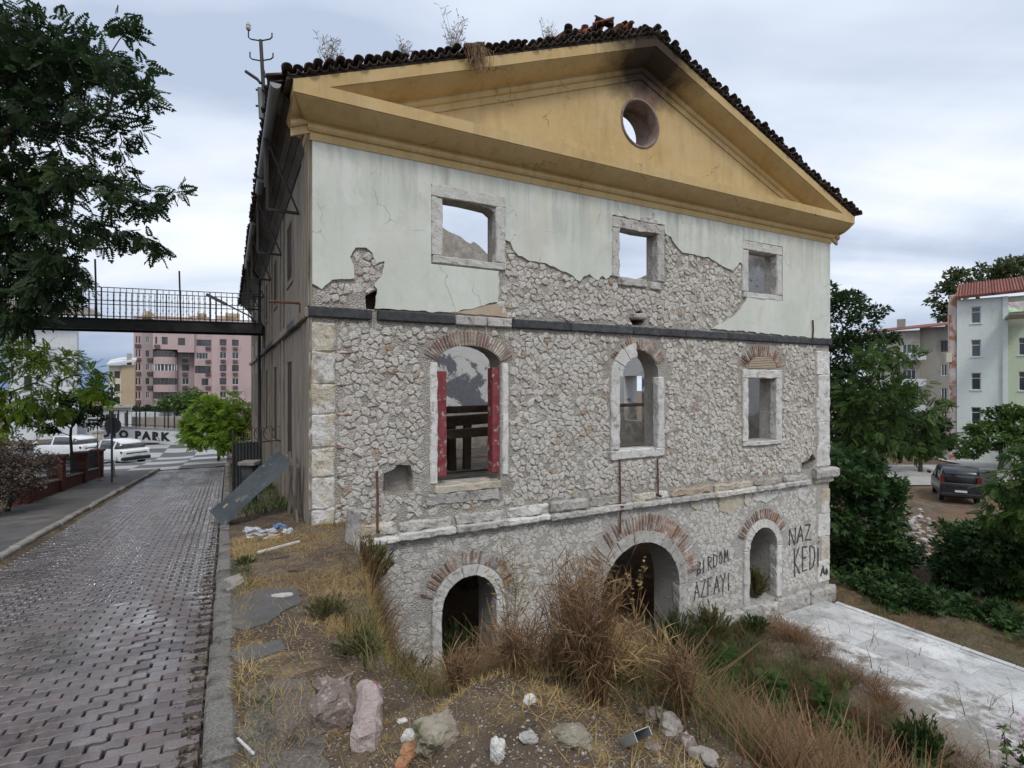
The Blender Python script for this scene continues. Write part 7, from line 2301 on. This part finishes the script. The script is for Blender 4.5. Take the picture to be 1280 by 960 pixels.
# feathery green weeds through the dry grass
FT = leaf_pinnate(7, .30, .05, .25)
spots = [(6.3, -3.2, 'in the heart of the yard grass'), (7.0, -2.6, 'between yard heart and bare earth path'), (7.7, -2.0, 'at the bare earth path below the painted words'), (6.8, -3.9, 'in front of the rusty bushes'), (7.5, -3.3, 'between two rusty bushes'), (8.2, -2.8, 'just short of the marble floor'),
         (8.0, -4.2, 'by the dirty edge of the marble floor'), (8.7, -3.6, 'overhanging the dirty marble edge'), (5.8, -2.4, 'at the foot of the wide arch weeds'), (7.2, -4.8, 'near the yellow green fern'), (8.9, -4.9, 'behind the upright grey green weed'), (6.6, -1.6, 'below the shrub by the wide arch'), (5.4, -3.6, 'on the far slope of the mound'), (7.9, -5.6, 'nearest the flowering mallow')]
for k, (a_, b_, w_) in enumerate(spots):
    weed('green_weed', 'feathery green weed ' + w_, gab(a_, b_), .75 + .3 * random.random(), 16, 'leaf', MT['green'], MT['leaf_mid'], .45, .16, FT, 16, .003)
# ferns
for k, (a, b, lab) in enumerate(((6.9, -3.9, 'green fern at the corner of the bare path'), (6.6, -6.7, 'yellow green fern in the dry yard grass'), (4.4, -7.0, 'yellow green fern below the rubble mound'))):
    th = Thing('fern', tuple(gab(a, b)), lab, 'fern')
    n = 13; az = np.linspace(0, 2 * np.pi, n, endpoint=False) + rng.uniform(-.2, .2, n)
    d = np.stack([np.cos(az), np.sin(az), np.full(n, .75)], 1)
    pos = np.repeat(np.array([tuple(gab(a, b))]), n, 0)
    f_ = leaf_pinnate(14, .2, .045, .6)
    scatter('fronds', f_[0], f_[1], pos, frames(d, np.array([0, 0, 1.0]) + rng.normal(size=d.shape) * .15), rng.uniform(.6, .85, n), rng.random(n), MT['leaf_bright'] if k else MT['leaf_mid'], th.e, th.off)
    m_ = MB(); c_ = gab(a, b); m_.tube([c_ + Vector((0, 0, -.05)), c_ + Vector((0, 0, .06))], .03, 6); th.add('rootstock', m_, MT['bark'])
# mallow with pink flowers at the right edge
MT['pink_fl'] = leafmat('pink_petal', [(0, (.42, .22, .42)), (1, (.55, .34, .52))], .3, .6)
for k, (px, py, Y_, h) in enumerate(((1272, 900, 7.2, 1.9), (1256, 930, 7.6, .95))):
    a_, b_ = ab(PX(px, Y_), Y_)
    th = weed('mallow', ('tall mallow with pink flowers beside the marble floor', 'low pink flowering mallow at the marble floor edge')[k], gab(a_, b_), h, 6, 'leaf', MT['dry_green'], MT['green'], .12, .11, LOB, 22, .006)
    base = gab(a_, b_)
    lp = np.array([(base.x + random.uniform(-.25, .1), base.y + random.uniform(-.15, .15), base.z + h * random.uniform(.55, 1.0)) for _ in range(10)])
    f5 = [np.array([(0, 0, 0), (.5, .35, .1), (1, 0, .15), (.5, -.35, .1)])]
    vs = []; fs = []
    for q in range(5):
        c_, s_ = math.cos(q * 1.2566), math.sin(q * 1.2566)
        fs.append([q * 4, q * 4 + 1, q * 4 + 2, q * 4 + 3]); vs += [(x * c_ - y * s_, x * s_ + y * c_, z) for x, y, z in f5[0]]
    for q in range(10):
        nn = np.array([[-.3, -.8, .4]]) + rng.normal(size=(1, 3)) * .3
        scatter('flower', np.array(vs), np.array(fs), lp[q:q + 1], frames(np.cross(nn, rng.normal(size=(1, 3))), nn), np.full(1, .035), rng.random(1), MT['pink_fl'], th.e, th.off)
# weeds on the roof edge
for k, (px, py, h, n, lab) in enumerate(((412, 76, .68, 22, 'pale dry weed tuft on the roof tiles near the gutter'), (506, 66, .42, 22, 'small dry weed tuft midway up the roof edge'), (566, 56, .85, 20, 'tall dry weed on the roof edge beside the broken tiles'), (684, 34, .62, 14, 'thin dry weed on the ridge side of the broken tiles'), (600, 62, .3, 10, 'low dry weed by the broken roof tiles'))):
    t, z_ = fac(px, py, -.35)
    zt = roof_top(t) + .10
    weed('roof_weed', lab, wp(t, -.35, zt), h, n, 'twig', MT['grey_weed'], MT['grey_weed'], .36, .04, leaf_simple(.22), 8, .0055, droop=-.05)
t, _ = fac(594, 75, -.6)
th = Thing('dead_turf', tuple(wp(t, -.66, roof_top(t) + .1)), 'hanging clump of dead roots and turf over the yellow cornice', 'plant')
m_ = MB()
for i in range(90):
    p = wp(t + random.gauss(0, .13), -.64 - random.uniform(0, .06), roof_top(t) + .16)
    q = p + Vector((random.gauss(0, .06), random.gauss(-.03, .03), -random.uniform(.15, .5)))
    m_.tube([p, p.lerp(q, .5) + Vector((random.gauss(0, .03), random.gauss(0, .02), 0)), q], .005, 3)
th.add('roots', m_, MT['dry_red'])
m_ = MB(); boulder(m_, wp(t, -.56, roof_top(t) + .16), (.2, .12, .1), 2, .4); th.add('turf', m_, MT['soil'])
weed('roof_weed', 'sparse dry weed on the broken far wall seen through the middle upper window', wp(W - .35, 7.0, 6.2), 1.1, 8, 'twig', MT['grey_weed'], MT['grey_weed'], .35, .05, leaf_simple(.3), 8, .007)
# creeper sprig with dry leaves across the wide arch
weed('creeper', 'dry leafed sprig hanging across the top of the wide arch', wp(7.0, -.25, -3.6), 1.6, 4, 'leaf', MT['dry_red'], MT['straw'], .3, .10, leaf_simple(.45), 16, .006, True)

# ground cover under the thickets, rubble and stones ------------------------------
n = 16000
a = rng.uniform(14.6, 24, n); b = rng.uniform(-8, 6, n)
kp = (vnoise(a, b, .5, 12) > .42) & (a > 15.6 + .5 * vnoise(a, b, 1, 3)) & ~((a > 20.5) & (b > -3))
a, b = a[kp], b[kp]; m = len(a)
pos = np.stack([OX + a * U[0] + b * V[0], OY + a * U[1] + b * V[1], ground_z(a, b) + rng.random(m) * .28], 1)
d = rng.normal(size=(m, 3)); d[:, 2] *= .3
tag(scatter('ground_ivy', LOB[0], LOB[1], pos, frames(d, np.array([0, -.3, 1.0]) + rng.normal(size=d.shape) * .3), rng.uniform(.08, .18, m), rng.random(m), MT['leaf_ivy']), 'dark green creeping ground cover beyond the marble floor', 'ground cover', kind='stuff')
MT['rubble'] = simple('pale_broken_rubble', (.25, .215, .185), (.42, .385, .35), 5, .92, .8, 30, .02, .45, (.15, .115, .09), 4, .50, .66)
MT['grit'] = simple('mixed_grit', (.13, .105, .085), (.34, .305, .275), 30, .92, .4, 60, .004, .7, (.42, .39, .36), 22, .58, .66)
MT['pinkconc'] = simple('pink_grey_concrete_lump', (.24, .185, .155), (.36, .29, .25), 14, .92, 1.0, 50, .03, .1, (.56, .50, .45), 26, .55, .64)
MT['moss'] = simple('mossy_rock', (.20, .17, .125), (.36, .32, .255), 9, .9, .8, 40, .02, .1, (.10, .11, .05), 8, .55, .66)
MT['orange_brick'] = simple('orange_brick_bit', (.34, .15, .075), (.44, .24, .14), 9, .9, .6, 40, .01, .1)
MT['bluewhite'] = simple('crumpled_plastic', (.26, .27, .29), (.50, .51, .52), 9, .4, .5, 30, .02, .3)
MT['blue_plastic'] = simple('blue_plastic', (.09, .16, .30), (.22, .30, .42), 5, .4, .5, 30, .02, .1)
# loose gravel on the mound and bank
n = 17000
a = rng.uniform(-1.0, 1.6, n); b = rng.uniform(-8.7, -5.2, n)
kp = rng.random(n) < (.12 + .88 * nz_(a, b, 1.5, 77, .45, .62)) * np.where(a < edge_f(b) + .7, 1, .2) * np.where((b > -6.3) & (a < -.2), .25, 1)
a, b = a[kp], b[kp]; m = len(a)
bm_ = bmesh.new(); bmesh.ops.create_icosphere(bm_, subdivisions=1, radius=1)
iv = np.array([tuple(v_.co) for v_ in bm_.verts]); iv *= rng.uniform(.7, 1.15, (len(iv), 1)); iv[:, 2] *= .6; bm_.verts.index_update(); if_ = np.array([[v_.index for v_ in f.verts] for f in bm_.faces]); bm_.free()
pos = np.stack([OX + a * U[0] + b * V[0], OY + a * U[1] + b * V[1], ground_z(a, b) + .002], 1)
d = rng.normal(size=(m, 3))
tag(scatter('gravel', iv, if_, pos, frames(d, rng.normal(size=(m, 3))), rng.uniform(.1, 1, m) ** 7 * .014 + .0022, rng.random(m), MT['grit']), 'small pale stones and grit strewn over the mound', 'gravel', kind='stuff')
# litter in the gutter
n = 1500
a = rng.uniform(-1.56, -1.40, n) + rng.normal(size=n) * .02; b = rng.uniform(-9.4, 3, n)
pos = np.stack([OX + a * U[0] + b * V[0], OY + a * U[1] + b * V[1], road_z(b) + rng.random(n) * .012 - .012], 1)
d = rng.normal(size=(n, 3)); d[:, 2] *= .2
tag(scatter('leaf_litter', SIM[0], SIM[1], pos, frames(d, np.array([0, 0, 1.0]) + rng.normal(size=(n, 3)) * .35), rng.uniform(.012, .05, n), rng.random(n), leafmat('rotten_leaf', [(0, (.05, .035, .025)), (.6, (.12, .085, .05)), (1, (.24, .19, .12))], .1, .8)), 'dead leaves and grit in the gutter along the kerb', 'leaf litter', kind='stuff')

def rock(name, label, px, py, rpx, mat, ratio=(1, .8, .65), rot=0.0, sub=4, amp=.35, group=None, lift=.35):
    c = gp(px, py + rpx * .5)
    r = rpx / F * c.y
    mb = MB(); boulder(mb, (0, 0, 0), (r * ratio[0], r * ratio[1], r * ratio[2]), sub, amp, rot=rot)
    o = mb.build(name, mat, loc=(c.x, c.y, c.z + r * ratio[2] * lift)); tag(o, label, 'stone', group)
    return o
# the two-lobed lump of pink concrete
c = gp(430, 930)
th = Thing('concrete_lump', tuple(c), 'big two-lobed lump of broken pink concrete on the footway', 'rubble')
m_ = MB(); M_ = Matrix.Translation(gp(418, 915) + Vector((0, .06, .04))) @ Matrix.Rotation(.35, 4, 'Z') @ Matrix.Rotation(.12, 4, 'X')
rough(m_, -.135, .10, -.10, .26, -.12, .13, .05, .035, .05, M=M_, freq=9); th.add('masonry_lump', m_, MT['pinkconc'])
m_ = MB(); M_ = Matrix.Translation(gp(455, 935) + Vector((.0, .08, .05))) @ Matrix.Rotation(.22, 4, 'Z') @ Matrix.Rotation(.10, 4, 'X')
rough(m_, -.075, .07, -.16, .30, -.14, .10, .03, .035, .035, M=M_, freq=10); th.add('plaster_lump', m_, simple('pink_painted_plaster_lump', (.42, .31, .29), (.56, .48, .45), 12, .9, 1.0, 50, .03, .05, (.36, .10, .13), 6, .60, .68))
rock('rock', 'rounded mossy rock lying on the mound', 545, 915, 30, MT['moss'], (1, .8, .75), .6)
rock('brick_fragment', 'orange brick fragment beside a white stone', 515, 938, 14, MT['orange_brick'], (.9, .8, .8), .3)
rock('brick_fragment', 'second orange brick fragment lower in the straw', 505, 955, 14, MT['orange_brick'], (1, .7, .7), 1.2)
rock('white_stone', 'chalk white stone next to the orange brick fragments', 511, 922, 10, MT['white_stone'], (1, .9, .8), .3)
rock('white_stone', 'upright white stone at the foot of the mound', 622, 945, 13, MT['white_stone'], (.7, .7, 1.3), .3, lift=.6)
rock('white_stone', 'white stone in front of the rusty clump', 662, 874, 9, MT['white_stone'], (1, .8, .7), .9)
rock('white_stone', 'small white chip on the brown mound', 503, 900, 6, MT['white_stone'], (1.2, .8, .5), .3)
rock('rock', 'dark embedded rock under the mound crest', 715, 915, 24, MT['moss'], (1, .9, .5), .2, lift=.0)
rock('rock', 'grey rock beside the mossy rock', 660, 920, 12, MT['grey_stone'], (1, .8, .6), .5)
labs = ['pale pink rubble piece beside the metal channel', 'knobbly pale rubble piece in the heap right of the channel', 'flat pale rubble piece at the edge of the drop', 'rough rubble piece at the lip of the bank', 'small rubble chunk low in the heap', 'light rubble chunk above the metal channel']
for k, (px, py, r_) in enumerate(((820, 895, 14), (838, 905, 16), (858, 925, 14), (880, 945, 16), (815, 935, 10), (805, 890, 8))):
    rock('rubble', labs[k], px, py, r_, MT['rubble'] if k % 2 else MT['pinkconc'], (1.1, .9, .7), k * .8, 3, .45)
# bent metal channel
c = gp(790, 935) + Vector((0, 0, .03))
th = Thing('metal_channel', tuple(c), 'short bent piece of bare metal channel stuck in the mound', 'scrap')
M_ = Matrix.Translation(c + Vector((0, 0, .03))) @ Matrix.Rotation(.5, 4, 'Z') @ Matrix.Rotation(-.7, 4, 'X')
MT['alu'] = simple('dull_aluminium', (.40, .41, .42), (.55, .56, .57), 6, .4, .2, 30, .003, 0, metal=.6)
for nm, bx_ in (('web', (-.045, .045, -.09, .09, .0, .004)), ('flange', (-.049, -.045, -.09, .09, -.04, .004)), ('flange', (.045, .049, -.09, .09, -.035, .004))):
    m_ = MB(); rough(m_, *bx_, amp=.002, cell=.04, ch=.0008, M=M_); th.add(nm, m_, MT['alu'])
# rubble spill behind the marble floor
labs = ['pale boulder at the top of the rubble spill near the van', 'white angular stone in the rubble spill', 'grey stone low in the rubble spill', 'flat stone on the red earth of the rubble spill']
for k in range(120):
    q = k / 120
    Y_ = 19.5 + 8.5 * (1 - q)
    px = 1128 + random.gauss(0, 17) + 24 * q
    p = P(px, 480, Y_ + random.uniform(-.4, .4)); a_, b_ = ab(p.x, p.y)
    r = random.uniform(.05, .12) + .1 * random.random() ** 3
    mb = MB(); boulder(mb, (0, 0, 0), (r * 1.15, r * .9, r * .65), 2, .4, rot=random.random() * 3)
    o = mb.build('rubble_stone', MT['rubble'] if random.random() < .7 else MT['grey_stone'], loc=(p.x, p.y, float(ground_z(a_, b_)) + r * .25))
    tag(o, 'pale broken stone lying in the rubble spill between fig thicket and van', 'stone', 'stones of the rubble spill')
# debris beside the mill's street wall -------------------------------------------
p0 = P(270, 648, 9.9); p1 = P(356, 570, 10.55)
th = Thing('corrugated_sheet', tuple(gp(272, 655)), 'long grey corrugated metal sheet leaning on the mill wall', 'metal sheet')
ax = (p1 - p0); L_ = ax.length; ax.normalize()
wdir = (P(281, 659, 9.75) - P(262, 641, 10.1)).normalized(); wdir = (wdir - ax * wdir.dot(ax)).normalized(); nn_ = ax.cross(wdir)
m_ = MB(); vs, fs = [], []
nw, nl = 24, 10
for i in range(nl + 1):
    for j in range(nw + 1):
        q = j / nw - .5
        h_ = .034 * max(-1, min(1, 1.7 * math.cos(j * math.pi / 2))) + .012 * math.sin(i * .9 + q * 2) - .03 * (i / nl) * (1 - i / nl) * 4 * q
        vs.append(p0 + ax * (L_ * i / nl) + wdir * (q * .58) + nn_ * h_)
k_ = len(vs); vs += [v_ - nn_ * .003 for v_ in vs]
for i in range(nl):
    for j in range(nw):
        a_ = i * (nw + 1) + j; f_ = (a_, a_ + 1, a_ + nw + 2, a_ + nw + 1); fs += [f_, tuple(x + k_ for x in reversed(f_))]
th.add('sheet', m_.add(vs, fs, .5), simple('dirty_corrugated_metal', (.085, .10, .108), (.14, .155, .165), 2, .32, .15, 30, .004, 0, (.24, .25, .25), 5, .60, .68, .5, .6))
MT['sticker'] = simple('faded_yellow_pink_sticker', (.30, .28, .12), (.33, .16, .18), 14, .6, .02, 10, .001, 0)
for q, w_ in ((.30, .05), (.16, -.06)):
    c_ = p0 + ax * (L_ * q) + wdir * w_ + nn_ * (.022 if nn_.z > 0 else -.022)
    m_ = MB(); m_.add([c_ + ax * .05 + wdir * .03, c_ - ax * .05 + wdir * .03, c_ - ax * .05 - wdir * .03, c_ + ax * .05 - wdir * .03], [(0, 1, 2, 3)]); th.add('sticker', m_, MT['sticker'])
th = Thing('wooden_stick', tuple(gp(300, 683)), 'brown plank propped under the corrugated sheet', 'plank')
m_ = MB(); m_.bar(gp(314, 690) + Vector((0, 0, .01)), P(283, 664, 9.75), .045, .03); th.add('plank', m_, MT['timber_grey'])
for k, (pa, pb, w_, mt_, lab) in enumerate((((322, 693), (374, 680), .035, 'white_stone', 'white stick lying on the straw by the mill corner'), ((297, 930), (317, 950), .012, 'white_stone', 'short white stick on the footway by the kerb'), ((338, 700), (362, 697), .03, 'timber_grey', 'brown stick lying on soil beside the straw'))):
    A_, B_ = gp(*pa), gp(*pb)
    m_ = MB(); m_.bar(A_ + Vector((0, 0, .02)), B_ + Vector((0, 0, .025)), w_, w_ * .8)
    o = m_.build('stick', MT[mt_]); tag(o, lab, 'stick')
# upright corrugated fence panel and post with cap
pb = wp(-1.0, 6.1, 0); zg = float(ground_z(-1.0, 6.1))
th = Thing('metal_fence_panel', (pb.x, pb.y, zg), 'dark upright corrugated fence panel beside the road', 'fence')
m_ = MB(); vs, fs = [], []
for j in range(17):
    q = j / 16
    x = wp(-1.15 + .62 * q, 6.0 + .1 * (j % 2), 0)
    for z_ in (zg - .05, zg + 1.42): vs.append((x.x, x.y, z_))
for j in range(16): fs.append((2 * j, 2 * j + 2, 2 * j + 3, 2 * j + 1))
th.add('sheet', m_.add(vs, fs, .5), MT['galv'])
for a_ in (-1.16, -.5):
    m_ = MB(); p = wp(a_, 6.12, zg); m_.tube([p, p + Vector((0, 0, 1.75))], .03, 6); th.add('post', m_, MT['steel'])
m_ = MB(); m_.bar(wp(-1.16, 6.13, zg + 1.38), wp(.0, 6.13, zg + 1.42), .03, .03); th.add('rail', m_, MT['steel'])
for k in range(4):
    c_ = wp(-.75 + k * .22, 6.13, zg + 1.62); m_ = MB()
    m_.tube([c_ + Vector((.16 * math.cos(q * .6), .03, .19 * math.sin(q * .6))) for q in range(9)], .012, 4); th.add('wire_hoop', m_, MT['iron'])
pp = P(312, 480, 12.5); a_, b_ = ab(pp.x, pp.y); zg = float(ground_z(a_, b_))
th = Thing('gate_post', (pp.x, pp.y, zg), 'stubby dark post with pale flat cap behind the corrugated sheet', 'post')
m_ = MB(); rough(m_, pp.x - .13, pp.x + .13, pp.y - .13, pp.y + .13, zg - .05, PZ(581, 12.5), .01, .2); th.add('shaft', m_, MT['basalt'])
m_ = MB(); rough(m_, pp.x - .19, pp.x + .19, pp.y - .19, pp.y + .19, PZ(581, 12.5) + .003, PZ(576, 12.5), .01, .2); th.add('cap', m_, MT['concrete'])
# rotten boards leaning on the street wall
for k, (p, q, w_) in enumerate((((.0, .45, -.95), (-.08, 2.4, .35), .22), ((-.02, 1.2, -.95), (-.08, .8, .35), .18), ((-.05, 1.9, -.95), (-.08, 1.8, .25), .2))):
    A_, B_ = wp(p[0] - .16, p[1], p[2]), wp(q[0] - .06, q[1], q[2])
    m_ = MB(); m_.bar(A_, B_, w_, .035, tuple(wp(1, 0, 0) - wp(0, 0, 0)))
    o = m_.build('leaning_board', MT['timber_grey']); tag(o, ('wide grey board slanting across the mill street wall', 'short grey board propped upright on the mill street wall', 'grey board standing against the mill street wall')[k], 'board')
# heap of plastic rubbish
labs = ['crumpled white plastic bag in the rubbish by the mill wall', 'crumpled grey plastic sheet in the rubbish by the mill wall', 'blue and white packaging in the rubbish by the mill wall', 'flattened white wrapper at the edge of the rubbish', 'brown carton scrap among the rubbish', 'small white cup lying before the rubbish']
for k, (px, py, r_, mt_) in enumerate(((318, 662, 9, 'bluewhite'), (333, 664, 8, 'bluewhite'), (348, 658, 7, 'blue_plastic'), (360, 664, 6, 'bluewhite'), (340, 670, 6, 'tan_patch'), (313, 672, 3, 'white_stone'))):
    o = rock('rubbish', labs[k], px, py, r_ * .95, MT[mt_], (1.3, .8, .55), k * .7, 4, .9); o['category'] = 'rubbish'
rock('dark_clod', 'dark clod of burnt soil on the straw', 371, 711, 8, MT['timber'], (1.3, .8, .4), .2, 3, .5)
rock('rock', 'flat grey stone at the end of the footway slab', 352, 742, 10, MT['grey_stone'], (1.4, .8, .25), .2)
# stone slab on edge that ends the bank by the mill corner
m_ = MB(); c_ = gab(.36, -1.55)
M_ = Matrix.Translation(c_) @ Matrix.Rotation(UA + .15, 4, 'Z') @ Matrix.Rotation(.06, 4, 'Y')
rough(m_, -.05, .06, -.18, .18, -.6, .52, .015, .12, .02, M=M_)
tag(m_.build('edge_stone', MT['grey_stone']), 'grey stone slab standing on edge below the mill corner', 'stone')
# clods and beams in the dark ground floor
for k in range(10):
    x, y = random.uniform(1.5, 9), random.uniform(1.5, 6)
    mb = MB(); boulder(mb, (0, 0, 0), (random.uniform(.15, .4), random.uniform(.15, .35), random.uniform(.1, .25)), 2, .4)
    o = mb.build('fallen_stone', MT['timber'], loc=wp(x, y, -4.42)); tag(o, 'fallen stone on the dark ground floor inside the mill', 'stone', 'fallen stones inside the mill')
